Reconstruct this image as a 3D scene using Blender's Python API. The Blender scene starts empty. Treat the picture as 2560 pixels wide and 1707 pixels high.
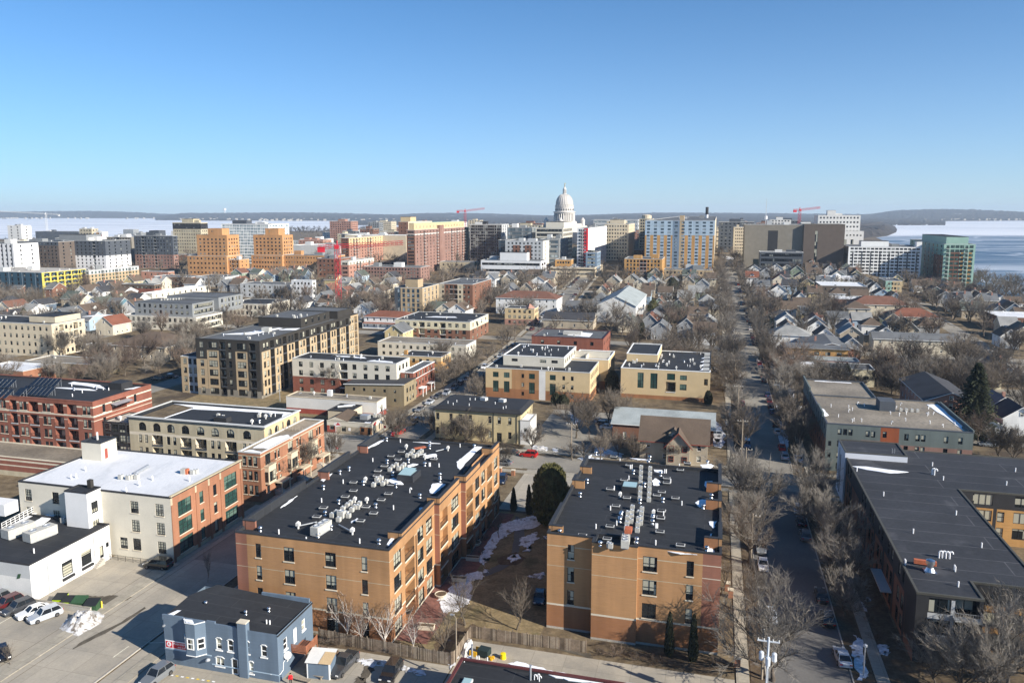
import bpy,math,random
from math import sin,cos,pi,atan,atan2,sqrt,hypot,radians
R = random.Random(7)
SC = bpy.context.scene
COL = SC.collection
# ------------------------------------------------------------------ camera
F,PX,PY,HC,HOR = 1920.,1280.,800.,62.,530.
PITCH = atan((PY - HOR) / F); CP,SP = cos(PITCH),sin(PITCH)
AZ = atan(515 / hypot(F,PY - HOR)); CA,SA = cos(AZ),sin(AZ)
cam = bpy.data.cameras.new('camera'); cam.sensor_width = 36; cam.lens = F * 36 / 2560
cam.shift_y = -(853.5 - PY) / 2560; cam.clip_start = 1; cam.clip_end = 40000
camo = bpy.data.objects.new('camera',cam); COL.objects.link(camo)
camo.location = (0,0,HC); camo.rotation_euler = (pi / 2 - PITCH,0,0); SC.camera = camo
# ------------------------------------------------------------------ sky + sun
SUN_AZ = (0.83,-0.56); SUN_EL = radians(27)
SKY_TINT = (.56,1.12,1.12)      # pale winter air low down, clear blue above
w = bpy.data.worlds.new('World'); SC.world = w; w.use_nodes = True
nt = w.node_tree; bg = nt.nodes['Background']
sky = nt.nodes.new('ShaderNodeTexSky'); sky.sky_type = 'NISHITA'; sky.sun_disc = False
sky.sun_elevation = SUN_EL; sky.sun_rotation = atan2(SUN_AZ[0],SUN_AZ[1])
sky.altitude = 1500; sky.air_density = .75; sky.dust_density = 0.; sky.ozone_density = 8.
tcw = nt.nodes.new('ShaderNodeTexCoord'); spw = nt.nodes.new('ShaderNodeSeparateXYZ'); nt.links.new(tcw.outputs['Generated'],spw.inputs[0])
tin = nt.nodes.new('ShaderNodeMixRGB'); tin.blend_type = 'MULTIPLY'; tin.inputs[0].default_value = 1; tin.inputs[2].default_value = (SKY_TINT[0],SKY_TINT[1],SKY_TINT[2],1); nt.links.new(sky.outputs[0],tin.inputs[1])
hz_ = nt.nodes.new('ShaderNodeMath'); hz_.operation = 'MULTIPLY'; hz_.inputs[1].default_value = -7.5; nt.links.new(spw.outputs['Z'],hz_.inputs[0])
ex_ = nt.nodes.new('ShaderNodeMath'); ex_.operation = 'EXPONENT'; nt.links.new(hz_.outputs[0],ex_.inputs[0])
ck_ = nt.nodes.new('ShaderNodeMath'); ck_.operation = 'MULTIPLY'; ck_.use_clamp = True; ck_.inputs[1].default_value = .9; nt.links.new(ex_.outputs[0],ck_.inputs[0])
hm_ = nt.nodes.new('ShaderNodeMixRGB'); hm_.inputs[2].default_value = (4.0,4.65,5.2,1); nt.links.new(ck_.outputs[0],hm_.inputs[0]); nt.links.new(tin.outputs[0],hm_.inputs[1])
nt.links.new(hm_.outputs[0],bg.inputs[0]); bg.inputs[1].default_value = 0.085
sl = bpy.data.lights.new('sun','SUN'); sl.energy = 5.0; sl.angle = radians(0.5); sl.color = (1,.93,.82)
so = bpy.data.objects.new('sun',sl); COL.objects.link(so)
from mathutils import Vector,Matrix
_h = hypot(*SUN_AZ)
so.rotation_euler = Vector((SUN_AZ[0] / _h * cos(SUN_EL),SUN_AZ[1] / _h * cos(SUN_EL),sin(SUN_EL))).to_track_quat('Z','Y').to_euler()
SC.view_settings.view_transform = 'Standard'; SC.view_settings.look = 'None'
SC.view_settings.gamma = 1; SC.view_settings.use_curve_mapping = False
SC.view_settings.exposure = 0.80
SC.render.engine = 'CYCLES'
SC.cycles.volume_bounces = 0; SC.cycles.max_bounces = 6; SC.cycles.diffuse_bounces = 3; SC.cycles.use_denoising = True

# ------------------------------------------------------------------ site maths: s runs along the cross street (right), t along the long streets (away)
def ss(a,b,x):
    k = max(0.,min(1.,(x - a) / (b - a))); return k * k * (3 - 2 * k)
TS = [-60,0,30,60,90] + list(range(110,1000,10)) + list(range(1000,2000,50)) + [2000,2300,2700,3200,4000,5000,6500,8500,11000,14000]
SS_ = [-9000,-6000,-4000,-2800,-2000,-1400,-1000,-800,-600] + list(range(-500,300,20)) + [300,350,420,500,650,900,1300,2000,3000,4500,7000,10000]
def gt(t): return 17 * ss(250,850,t) * (1 - ss(1250,1900,t))
def gs(s): return (1 - ss(90,200,s)) * ss(-1000,-600,s)
def _interp(L,f,x):
    lo,hi = 0,len(L) - 1
    if x <= L[0]: return f(L[0])
    if x >= L[-1]: return f(L[-1])
    while hi - lo > 1:
        m = (lo + hi) // 2
        if L[m] <= x: lo = m
        else: hi = m
    k = (x - L[lo]) / (L[hi] - L[lo]); return f(L[lo]) * (1 - k) + f(L[hi]) * k
def gz(s,t): return _interp(TS,gt,t) * _interp(SS_,gs,s)
def W(s,t,z=0.): return (s * CA + t * SA,-s * SA + t * CA,z)
def ST(x,y): return (x * CA - y * SA,x * SA + y * CA)
def at(u,v,z=0.):
    a,b = (u - PX) / F,-(v - PY) / F
    r = (a,CP + b * SP,-SP + b * CP); k = (z - HC) / r[2]
    return ST(r[0] * k,r[1] * k)
def G(u,v,dz=0.):
    z = 0.
    for i in range(60):
        s,t = at(u,v,z + dz); z = .5 * z + .5 * gz(s,t)
    return s,t
def proj(s,t,z):
    x,y,_ = W(s,t); d = y * CP + (HC - z) * SP
    return PX + F * x / d,PY - F * ((z - HC) * CP + y * SP) / d
def inv_s(t,z,u):
    k = (u - PX) / F; D = (HC - z) * SP
    return (k * (CP * t * CA + D) - t * SA) / (CA + k * CP * SA)
def inv_t(s,z,u):
    k = (u - PX) / F; D = (HC - z) * SP
    return (s * CA - k * (-s * SA * CP + D)) / (k * CP * CA - SA)

# ------------------------------------------------------------------ materials
MATS = {}
def mat(name,col,rough=.85,var=.18,scale=.35,metal=0.,fine=6.,spec=.3,stretch=None):
    if name in MATS: return MATS[name]
    m = bpy.data.materials.new(name); m.use_nodes = True; n = m.node_tree; L = n.links
    b = n.nodes['Principled BSDF']; b.inputs['Roughness'].default_value = rough; b.inputs['Metallic'].default_value = metal
    b.inputs['Specular IOR Level'].default_value = spec
    geo = n.nodes.new('ShaderNodeNewGeometry')
    src = geo.outputs['Position']
    if stretch:
        mp = n.nodes.new('ShaderNodeMapping'); mp.inputs['Scale'].default_value = stretch; L.new(src,mp.inputs[0]); src2 = mp.outputs[0]
    else: src2 = src
    def noise(sc,det,s=src):
        t = n.nodes.new('ShaderNodeTexNoise'); t.inputs['Scale'].default_value = sc; t.inputs['Detail'].default_value = det
        L.new(s,t.inputs['Vector']); return t.outputs[0]
    a = noise(scale,4); f = noise(fine,2,src2)
    ma = n.nodes.new('ShaderNodeMapRange'); ma.inputs[1].default_value = .3; ma.inputs[2].default_value = .7
    ma.inputs[3].default_value = 1 - var; ma.inputs[4].default_value = 1 + var; L.new(a,ma.inputs[0])
    mb = n.nodes.new('ShaderNodeMapRange'); mb.inputs[1].default_value = .3; mb.inputs[2].default_value = .7
    mb.inputs[3].default_value = 1 - var * .7; mb.inputs[4].default_value = 1 + var * .7; L.new(f,mb.inputs[0])
    if stretch and stretch[2] > 8:
        ms = n.nodes.new('ShaderNodeMapping'); ms.inputs['Scale'].default_value = (1.,1.,.07); L.new(src,ms.inputs[0]); sr = n.nodes.new('ShaderNodeMapRange'); sr.inputs[1].default_value = .35; sr.inputs[2].default_value = .7; sr.inputs[3].default_value = 1.07; sr.inputs[4].default_value = .86
        L.new(noise(.7,5,ms.outputs[0]),sr.inputs[0]); mm = n.nodes.new('ShaderNodeMath'); mm.operation = 'MULTIPLY'; L.new(ma.outputs[0],mm.inputs[0]); L.new(sr.outputs[0],mm.inputs[1]); ma = mm
    mu = n.nodes.new('ShaderNodeMath'); mu.operation = 'MULTIPLY'; L.new(ma.outputs[0],mu.inputs[0]); L.new(mb.outputs[0],mu.inputs[1])
    vm = n.nodes.new('ShaderNodeVectorMath'); vm.operation = 'SCALE'; vm.inputs[0].default_value = col; L.new(mu.outputs[0],vm.inputs['Scale'])
    L.new(vm.outputs[0],b.inputs['Base Color'])
    MATS[name] = m; return m
def brick(name,col,var=.13):
    return mat(name,col,.9,var,.12,fine=1.2,stretch=(.6,.6,14.))
def siding(name,col): return mat(name,col,.7,.07,.2,fine=1.0,stretch=(.3,.3,9.))
def glass_mat(name,dark,blind,share):
    if name in MATS: return MATS[name]
    m = bpy.data.materials.new(name); m.use_nodes = True; n = m.node_tree; L = n.links; b = n.nodes['Principled BSDF']
    b.inputs['Roughness'].default_value = .06; b.inputs['Specular IOR Level'].default_value = .6
    oi = n.nodes.new('ShaderNodeObjectInfo'); geo = n.nodes.new('ShaderNodeNewGeometry')
    sep = n.nodes.new('ShaderNodeSeparateXYZ'); tc = n.nodes.new('ShaderNodeTexCoord'); L.new(tc.outputs['Object'],sep.inputs[0])
    wn = n.nodes.new('ShaderNodeTexWhiteNoise'); wn.noise_dimensions = '4D'
    mp = n.nodes.new('ShaderNodeVectorMath'); mp.operation = 'SNAP'; mp.inputs[1].default_value = (2.9,2.9,3.1); L.new(geo.outputs['Position'],mp.inputs[0])
    L.new(mp.outputs[0],wn.inputs['Vector']); L.new(oi.outputs['Random'],wn.inputs['W'])
    cmp = n.nodes.new('ShaderNodeMath'); cmp.operation = 'LESS_THAN'; cmp.inputs[1].default_value = share; L.new(wn.outputs['Value'],cmp.inputs[0])
    frac = n.nodes.new('ShaderNodeMath'); frac.operation = 'GREATER_THAN'
    rr = n.nodes.new('ShaderNodeMath'); rr.operation = 'MULTIPLY'; rr.inputs[1].default_value = 1.9; L.new(wn.outputs['Value'],rr.inputs[0])
    L.new(sep.outputs['Z'],frac.inputs[0]); L.new(rr.outputs[0],frac.inputs[1])
    mul = n.nodes.new('ShaderNodeMath'); mul.operation = 'MULTIPLY'; L.new(cmp.outputs[0],mul.inputs[0]); L.new(frac.outputs[0],mul.inputs[1])
    mx = n.nodes.new('ShaderNodeMixRGB'); mx.inputs[1].default_value = (*dark,1); mx.inputs[2].default_value = (*blind,1)
    L.new(mul.outputs[0],mx.inputs[0]); L.new(mx.outputs[0],b.inputs['Base Color'])
    MATS[name] = m; return m
def roofmat(name,col,seam,bw=14.,bh=2.4,seamw=.012,var=.16):
    if name in MATS: return MATS[name]
    m = mat(name,col,.8,var,.09,fine=1.5,spec=.35); n = m.node_tree; L = n.links; b = n.nodes['Principled BSDF']
    old = b.inputs['Base Color'].links[0].from_socket
    tc = n.nodes.new('ShaderNodeTexCoord'); bt = n.nodes.new('ShaderNodeTexBrick')
    bt.inputs['Color1'].default_value = (0,0,0,1); bt.inputs['Color2'].default_value = (.12,.12,.12,1); bt.inputs['Mortar'].default_value = (1,1,1,1)
    bt.inputs['Scale'].default_value = 1; bt.inputs['Brick Width'].default_value = bw; bt.inputs['Row Height'].default_value = bh
    bt.inputs['Mortar Size'].default_value = seamw * 5; bt.inputs['Mortar Smooth'].default_value = .3
    L.new(tc.outputs['Object'],bt.inputs['Vector'])
    nz = n.nodes.new('ShaderNodeTexNoise'); nz.inputs['Scale'].default_value = .4; L.new(tc.outputs['Object'],nz.inputs['Vector'])
    ml = n.nodes.new('ShaderNodeMath'); ml.operation = 'MULTIPLY'; L.new(bt.outputs['Color'],ml.inputs[0]); L.new(nz.outputs[0],ml.inputs[1])
    mx = n.nodes.new('ShaderNodeMixRGB'); mx.inputs[2].default_value = (*seam,1); L.new(ml.outputs[0],mx.inputs[0]); L.new(old,mx.inputs[1])
    # a few soft ponding stains
    st = n.nodes.new('ShaderNodeTexNoise'); st.inputs['Scale'].default_value = .16; st.inputs['Detail'].default_value = 6; L.new(tc.outputs['Object'],st.inputs['Vector'])
    rp = n.nodes.new('ShaderNodeMapRange'); rp.inputs[1].default_value = .60; rp.inputs[2].default_value = .72; rp.inputs[4].default_value = .35; L.new(st.outputs[0],rp.inputs[0])
    m2 = n.nodes.new('ShaderNodeMixRGB'); m2.inputs[2].default_value = (*seam,1); L.new(rp.outputs[0],m2.inputs[0]); L.new(mx.outputs[0],m2.inputs[1])
    L.new(m2.outputs[0],b.inputs['Base Color']); return m
def mixmat(name,c1,c2,scale,lo,hi,c3=None,scale3=.02,rough=.9,lo3=.5,hi3=.6,stretch=None,grain=.22,slab=0.):
    """two colours mixed by a ragged noise, a third by a larger one, plus fine grain"""
    if name in MATS: return MATS[name]
    m = bpy.data.materials.new(name); m.use_nodes = True; n = m.node_tree; L = n.links; b = n.nodes['Principled BSDF']
    b.inputs['Roughness'].default_value = rough; b.inputs['Specular IOR Level'].default_value = .25
    geo = n.nodes.new('ShaderNodeNewGeometry'); src = geo.outputs['Position']
    if stretch:
        mp = n.nodes.new('ShaderNodeMapping'); mp.inputs['Rotation'].default_value = (0,0,AZ); mp.inputs['Scale'].default_value = stretch; L.new(src,mp.inputs[0]); src = mp.outputs[0]
    def nz(sc,a,bb,det=8):
        t = n.nodes.new('ShaderNodeTexNoise'); t.inputs['Scale'].default_value = sc; t.inputs['Detail'].default_value = det; t.inputs['Roughness'].default_value = .62; L.new(src,t.inputs['Vector'])
        r = n.nodes.new('ShaderNodeMapRange'); r.inputs[1].default_value = a; r.inputs[2].default_value = bb; L.new(t.outputs[0],r.inputs[0]); return r.outputs[0]
    mx = n.nodes.new('ShaderNodeMixRGB'); mx.inputs[1].default_value = (*c1,1); mx.inputs[2].default_value = (*c2,1); L.new(nz(scale,lo,hi),mx.inputs[0]); o = mx.outputs[0]
    if c3:
        m3 = n.nodes.new('ShaderNodeMixRGB'); m3.inputs[2].default_value = (*c3,1); L.new(o,m3.inputs[1]); L.new(nz(scale3,lo3,hi3),m3.inputs[0]); o = m3.outputs[0]
    if slab:      # sawn joints between poured slabs
        mp = n.nodes.new('ShaderNodeMapping'); mp.inputs['Rotation'].default_value = (0,0,AZ); L.new(geo.outputs['Position'],mp.inputs[0])
        bt = n.nodes.new('ShaderNodeTexBrick'); bt.offset = 0.; bt.inputs['Color1'].default_value = (0,0,0,1); bt.inputs['Color2'].default_value = (.22,.22,.22,1); bt.inputs['Mortar'].default_value = (.55,.55,.55,1); bt.inputs['Scale'].default_value = 1.; bt.inputs['Brick Width'].default_value = slab; bt.inputs['Row Height'].default_value = slab; bt.inputs['Mortar Size'].default_value = .05; bt.inputs['Mortar Smooth'].default_value = .4; L.new(mp.outputs[0],bt.inputs['Vector'])
        sm = n.nodes.new('ShaderNodeMixRGB'); sm.inputs[2].default_value = (c1[0] * .45,c1[1] * .45,c1[2] * .45,1); L.new(bt.outputs['Color'],sm.inputs[0]); L.new(o,sm.inputs[1]); o = sm.outputs[0]
    g = n.nodes.new('ShaderNodeMapRange'); t = n.nodes.new('ShaderNodeTexNoise'); t.inputs['Scale'].default_value = 2.5; t.inputs['Detail'].default_value = 5; L.new(src,t.inputs['Vector'])
    L.new(t.outputs[0],g.inputs[0]); g.inputs[1].default_value = .3; g.inputs[2].default_value = .7; g.inputs[3].default_value = 1 - grain; g.inputs[4].default_value = 1 + grain
    vm = n.nodes.new('ShaderNodeVectorMath'); vm.operation = 'SCALE'; L.new(o,vm.inputs[0]); L.new(g.outputs[0],vm.inputs['Scale']); L.new(vm.outputs[0],b.inputs['Base Color'])
    MATS[name] = m; return m

brick('tan_brick',(.39,.215,.10)); brick('rust_brick',(.27,.12,.08)); brick('base_brick',(.31,.145,.068))
brick('red_brick',(.24,.09,.06)); brick('orange_brick',(.33,.155,.09)); brick('brown_brick',(.20,.10,.065)); brick('salmon_brick',(.36,.195,.145))
brick('yellow_stone',(.52,.43,.25)); brick('stone_tan',(.46,.40,.28)); brick('ochre_brick',(.46,.26,.095)); brick('orange_tower',(.47,.25,.11))
brick('mauve_brick',(.26,.155,.125)); brick('olive_brick',(.26,.21,.13))
mat('cream',(.56,.48,.35),.9,.08); mat('cream_warm',(.56,.43,.25),.9,.06); mat('cream_pale',(.60,.56,.47),.9,.06); mat('ivory',(.62,.56,.40),.9,.05)
mat('white_paint',(.70,.70,.70),.8,.04); mat('off_white',(.66,.65,.62),.8,.06); mat('pale_grey',(.45,.46,.46),.85,.06); mat('concrete',(.42,.39,.34),.9,.15,.2)
mat('mid_grey',(.22,.23,.235),.8,.06); mat('slate_grey',(.075,.085,.10),.7,.08); mat('dark_siding',(.040,.036,.031),.7,.1); mat('brown_panel',(.12,.095,.078),.8,.08)
mat('charcoal',(.03,.03,.032),.7,.12); mat('tan_panel',(.42,.32,.20),.9,.08); mat('tan_gray',(.22,.20,.165),.9,.08); mat('bluegrey',(.17,.235,.31),.8,.06)
siding('blue_siding',(.125,.17,.225)); siding('sage',(.125,.15,.142)); siding('white_siding',(.74,.74,.72)); siding('cream_siding',(.60,.54,.42)); siding('grey_siding',(.30,.31,.32)); siding('tan_siding',(.42,.36,.27)); siding('yellow_siding',(.58,.47,.25)); siding('teal_siding',(.12,.22,.27)); siding('green_siding',(.22,.27,.20)); siding('rust_panel',(.27,.075,.03)); siding('red_siding',(.30,.07,.05)); siding('light_blue',(.36,.46,.55))
mat('stone_trim',(.62,.55,.43),.9,.08); mat('white_trim',(.82,.82,.80),.6,.04); mat('dark_frame',(.022,.023,.025),.5,.1); mat('black_cope',(.035,.037,.042),.6,.1); mat('light_cope',(.55,.55,.53),.6,.08)
mat('shaded_green',(.13,.30,.25),.5,.08); mat('pale_green',(.30,.46,.38),.6,.06); mat('steel',(.62,.63,.65),.32,.08,metal=1.); mat('galv',(.50,.52,.54),.5,.1,metal=.6); mat('rust_pipe',(.45,.13,.06),.6,.15)
mat('unit_white',(.46,.45,.41),.7,.1,2.); mat('pvc',(.82,.82,.82),.5,.03); mat('red_metal',(.50,.02,.035),.5,.08); mat('crane_white',(.7,.7,.68),.5,.08)
roofmat('membrane',(.023,.025,.029),(.06,.062,.066),15,2.3); roofmat('dark_membrane',(.030,.032,.038),(.14,.14,.15),30,4.6,.02,.22); roofmat('grey_membrane',(.10,.105,.11),(.2,.2,.2),18,3); roofmat('gravel_roof',(.22,.19,.15),(.30,.27,.22),60,60,.002,.3)
mixmat('white_roof',(.68,.69,.71),(.52,.54,.57),.22,.52,.72,(.58,.59,.61),.09,.7,.55,.75,(1,.35,1),grain=.05)
def shingle(n,c): return mat(n,c,.9,.16,.25,fine=3.,stretch=(1,1,3))
shingle('shingle_brown',(.115,.085,.063)); shingle('shingle_grey',(.13,.135,.14)); shingle('shingle_dark',(.05,.05,.055)); shingle('shingle_red',(.165,.08,.055)); shingle('shingle_rust',(.20,.078,.048)); shingle('shingle_light',(.26,.26,.25)); shingle('shingle_green',(.085,.10,.085)); shingle('metal_grey',(.30,.33,.33))
glass_mat('glass',(.012,.016,.019),(.40,.39,.31),.55); glass_mat('glass_dark',(.010,.013,.017),(.25,.26,.24),.15); glass_mat('glass_green',(.025,.06,.052),(.10,.16,.13),.3); glass_mat('glass_blue',(.04,.07,.10),(.30,.36,.40),.3); glass_mat('glass_pale',(.16,.22,.25),(.4,.43,.42),.3)
mixmat('snow',(.72,.74,.78),(.50,.51,.54),1.1,.45,.68,(.22,.18,.13),.5,.8,.57,.64)
mat('clean_snow',(.86,.88,.92),.7,.05,.5)
mixmat('ground',(.115,.085,.052),(.195,.15,.092),.35,.4,.62,(.07,.052,.036),.05,.95,.5,.64)
mixmat('lawn',(.25,.19,.105),(.17,.13,.07),.5,.42,.62,(.11,.10,.05),.12,.95,.55,.7)
mixmat('concrete_road',(.41,.365,.295),(.335,.305,.255),.18,.42,.62,(.265,.245,.21),.06,.9,.52,.66,grain=.06,slab=4.6)
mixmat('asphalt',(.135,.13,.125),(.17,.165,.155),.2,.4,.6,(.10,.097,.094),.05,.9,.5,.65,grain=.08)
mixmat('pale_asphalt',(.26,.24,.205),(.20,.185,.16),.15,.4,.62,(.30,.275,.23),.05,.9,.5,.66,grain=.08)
mixmat('sidewalk_concrete',(.40,.36,.29),(.33,.30,.245),.4,.4,.6,grain=.08,slab=1.6)
mixmat('paver',(.23,.105,.08),(.17,.085,.07),1.2,.4,.6)
mixmat('dirt',(.085,.058,.036),(.13,.095,.06),.8,.4,.6,(.17,.16,.15),.3,.95,.62,.7)
mat('oil_stain',(.10,.085,.065),.9,.3,.8); mat('lane_paint',(.72,.68,.55),.8,.2,1.); mat('yellow_paint',(.72,.52,.06),.7,.15,1.)
mat('wood_fence',(.20,.155,.115),.9,.3,.8,fine=4.); mat('red_wood',(.30,.12,.065),.8,.2,1.); mat('pole_wood',(.30,.25,.19),.9,.15,1.); mat('plywood',(.52,.38,.22),.9,.1)
mat('bark',(.105,.085,.066),.95,.25,1.5); mat('twig',(.15,.125,.10),.95,.2,.08); mat('twig_grey',(.20,.18,.155),.95,.2,.08); mat('twig_red',(.16,.118,.092),.95,.2,.08); mat('birch_bark',(.55,.50,.45),.8,.15,2.)
mat('cedar_leaf',(.125,.120,.046),.9,.45,.9,fine=4.); mat('spruce_leaf',(.035,.042,.022),.9,.4,.8,fine=4.); mat('shrub_leaf',(.045,.048,.026),.9,.35,.8,fine=4.)
mat('car_glass',(.015,.018,.022),.05,.02,spec=.6); mat('tyre',(.015,.015,.015),.8,.1); mat('rim',(.4,.4,.42),.3,.05,metal=1.); mat('headlight',(.7,.7,.68),.15,.02); mat('taillight',(.35,.01,.01),.25,.02); mat('plate',(.6,.6,.58),.5,.02)
CARC = {'silver': (.42,.45,.49),'white': (.78,.78,.78),'black': (.012,.012,.014),'dark grey': (.045,.047,.052),'grey': (.16,.17,.18),'red': (.45,.012,.012),'dark red': (.09,.012,.014),'blue': (.03,.06,.14),'dark blue': (.012,.02,.045),'tan': (.30,.26,.20)}
for k,c in CARC.items():
    m = mat('paint_' + k.replace(' ','_'),c,.25,.03,.5,spec=.6); m.node_tree.nodes['Principled BSDF'].inputs['Coat Weight'].default_value = .6
mat('lime_plastic',(.45,.62,.01),.5,.08); mat('bin_green',(.035,.085,.04),.6,.1); mat('bin_lid',(.02,.022,.024),.6,.1); mat('jacket_red',(.70,.012,.02),.8,.08); mat('skin_tone',(.55,.33,.23),.6,.05); mat('trouser_black',(.012,.012,.014),.8,.1); mat('hair_dark',(.03,.02,.014),.8,.1)
mat('sign_red',(.55,.02,.03),.5,.03); mat('sign_blue',(.012,.018,.06),.5,.03); mat('sign_white',(.8,.8,.8),.5,.02); mat('barrel_wood',(.13,.085,.055),.8,.2,2.); mat('digger_yellow',(.75,.42,.02),.5,.1); mat('tarp_green',(.02,.035,.035),.6,.1); mat('bucket_yellow',(.85,.65,.01),.5,.03); mat('orange_trim',(.50,.17,.05),.6,.12); mat('maroon_trim',(.10,.03,.03),.6,.1); mat('skylight',(.35,.50,.52),.15,.05,spec=.6); mat('solar',(.012,.018,.030),.15,.05,spec=.6)
mat('cap_stone',(.56,.53,.49),.8,.05,.05); mat('cap_stone_dark',(.46,.44,.41),.8,.05); mat('yellow_wrap',(.55,.46,.09),.7,.05); mat('teal_wrap',(.03,.07,.10),.5,.1)  # capitol stone in two tones, the second a little darker

# ------------------------------------------------------------------ mesh builder
class MB:
    def __init__(s): s.v = []; s.f = []; s.m = []
    def quad(s,a,b,c,d,m=0):
        n = len(s.v); s.v += [a,b,c,d]; s.f.append((n,n + 1,n + 2,n + 3)); s.m.append(m)
    def poly(s,pts,m=0):
        n = len(s.v); s.v += list(pts); s.f.append(tuple(range(n,n + len(pts)))); s.m.append(m)
    def box(s,x0,x1,y0,y1,z0,z1,m=0,bottom=True,M=None):
        n = len(s.v); P = [(x0,y0,z0),(x1,y0,z0),(x1,y1,z0),(x0,y1,z0),(x0,y0,z1),(x1,y0,z1),(x1,y1,z1),(x0,y1,z1)]
        if M: P = [tuple(M @ Vector(p)) for p in P]
        s.v += P
        fs = [(4,5,6,7),(0,1,5,4),(1,2,6,5),(2,3,7,6),(3,0,4,7)] + ([(3,2,1,0)] if bottom else [])
        for f in fs: s.f.append(tuple(n + i for i in f)); s.m.append(m)
    def prism(s,pts,z0,z1,m=0,mtop=None,bottom=False):
        n = len(pts)
        s.poly([(p[0],p[1],z1) for p in pts],m if mtop is None else mtop)
        for i in range(n):
            a,b = pts[i],pts[(i + 1) % n]; s.quad((a[0],a[1],z0),(b[0],b[1],z0),(b[0],b[1],z1),(a[0],a[1],z1),m)
        if bottom: s.poly([(p[0],p[1],z0) for p in pts][::-1],m)
    def tube(s,pts,rad,n=6,m=0,cap=True):
        pts = [Vector(p) for p in pts]; base = len(s.v); k = len(pts)
        for i,p in enumerate(pts):
            d = (pts[min(i + 1,k - 1)] - pts[max(i - 1,0)]).normalized()
            a = d.orthogonal().normalized() if i == 0 else (prev - d * prev.dot(d)).normalized()
            prev = a; b = d.cross(a); r = rad[i] if isinstance(rad,(list,tuple)) else rad
            for j in range(n):
                th = 2 * pi * j / n; q = p + a * (r * cos(th)) + b * (r * sin(th)); s.v.append((q.x,q.y,q.z))
        for i in range(k - 1):
            for j in range(n):
                s.f.append((base + i * n + j,base + i * n + (j + 1) % n,base + (i + 1) * n + (j + 1) % n,base + (i + 1) * n + j)); s.m.append(m)
        if cap:
            s.f.append(tuple(base + j for j in range(n))[::-1]); s.m.append(m); s.f.append(tuple(base + (k - 1) * n + j for j in range(n))); s.m.append(m)
    def lathe(s,prof,n=16,m=0,c=(0,0)):
        base = len(s.v)
        for r,z in prof:
            for j in range(n): s.v.append((c[0] + r * cos(2 * pi * j / n),c[1] + r * sin(2 * pi * j / n),z))
        for i in range(len(prof) - 1):
            for j in range(n):
                s.f.append((base + i * n + j,base + i * n + (j + 1) % n,base + (i + 1) * n + (j + 1) % n,base + (i + 1) * n + j)); s.m.append(m)
        s.f.append(tuple(base + (len(prof) - 1) * n + j for j in range(n))); s.m.append(m)
    def add(s,o,M=None,moff=0):
        n = len(s.v); s.v += [tuple(M @ Vector(p)) for p in o.v] if M else o.v
        s.f += [tuple(i + n for i in f) for f in o.f]; s.m += [x + moff for x in o.m]
    def mesh(s,name,mats,smooth=False):
        me = bpy.data.meshes.new(name); me.from_pydata(s.v,[],s.f)
        for x in mats: me.materials.append(MATS[x] if isinstance(x,str) else x)
        if len(mats) > 1: me.polygons.foreach_set('material_index',s.m)
        if smooth: me.polygons.foreach_set('use_smooth',[True] * len(s.f))
        me.update(); return me
    def build(s,name,mats,parent=None,loc=(0,0,0),rz=0.,smooth=False):
        if isinstance(mats,str): mats = [mats]
        return link(name,s.mesh(name,mats,smooth),parent,loc,rz)
def link(name,data,parent=None,loc=(0,0,0),rz=0.):
    o = bpy.data.objects.new(name,data); COL.objects.link(o); o.location = loc
    if rz: o.rotation_euler = (0,0,rz)
    if parent: o.parent = parent
    return o
def tag(o,label=None,cat=None,group=None,kind=None):
    if label: o['label'] = label
    if cat: o['category'] = cat
    if group: o['group'] = group
    if kind: o['kind'] = kind
    return o
def empty(name,loc,rz=0.):
    o = bpy.data.objects.new(name,None); COL.objects.link(o); o.location = loc; o.rotation_euler = (0,0,rz); o.empty_display_size = .5; return o
FOOT = []     # (s0,s1,t0,t1) of everything that stands
MARK = []     # (phrase, s, t)
LATER = []    # things that get their label from where they stand

# ------------------------------------------------------------------ the ground, the lakes, the hills
def strip_pts(a,b,L): return [a] + [x for x in L if a < x < b] + [b]
def sheet(name,s0,s1,t0,t1,m,dz,bend=None,thick=0.,kind='structure'):
    mb = MB(); ts = strip_pts(t0,t1,TS); sv = strip_pts(s0,s1,SS_) if s1 - s0 > 25 else [s0,s1]
    for i in range(len(ts) - 1):
        for j in range(len(sv) - 1):
            q = []
            for (s,t) in ((sv[j],ts[i]),(sv[j + 1],ts[i]),(sv[j + 1],ts[i + 1]),(sv[j],ts[i + 1])):
                b = bend(t) if bend else 0
                q.append(W(s + b,t,gz(s + b,t) + dz))
            mb.quad(*q)
            if thick:
                for k in range(4):
                    a,c = q[k],q[(k + 1) % 4]; mb.quad(a,c,(c[0],c[1],c[2] - thick),(a[0],a[1],a[2] - thick))
    return tag(mb.build(name,m),kind=kind)
mb = MB(); nS = len(SS_)
for t in TS:
    for s in SS_: mb.v.append(W(s,t,gz(s,t)))
for i in range(len(TS) - 1):
    for j in range(nS - 1): mb.f.append((i * nS + j,i * nS + j + 1,(i + 1) * nS + j + 1,(i + 1) * nS + j)); mb.m.append(0)
tag(mb.build('ground','ground'),kind='structure')
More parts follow.
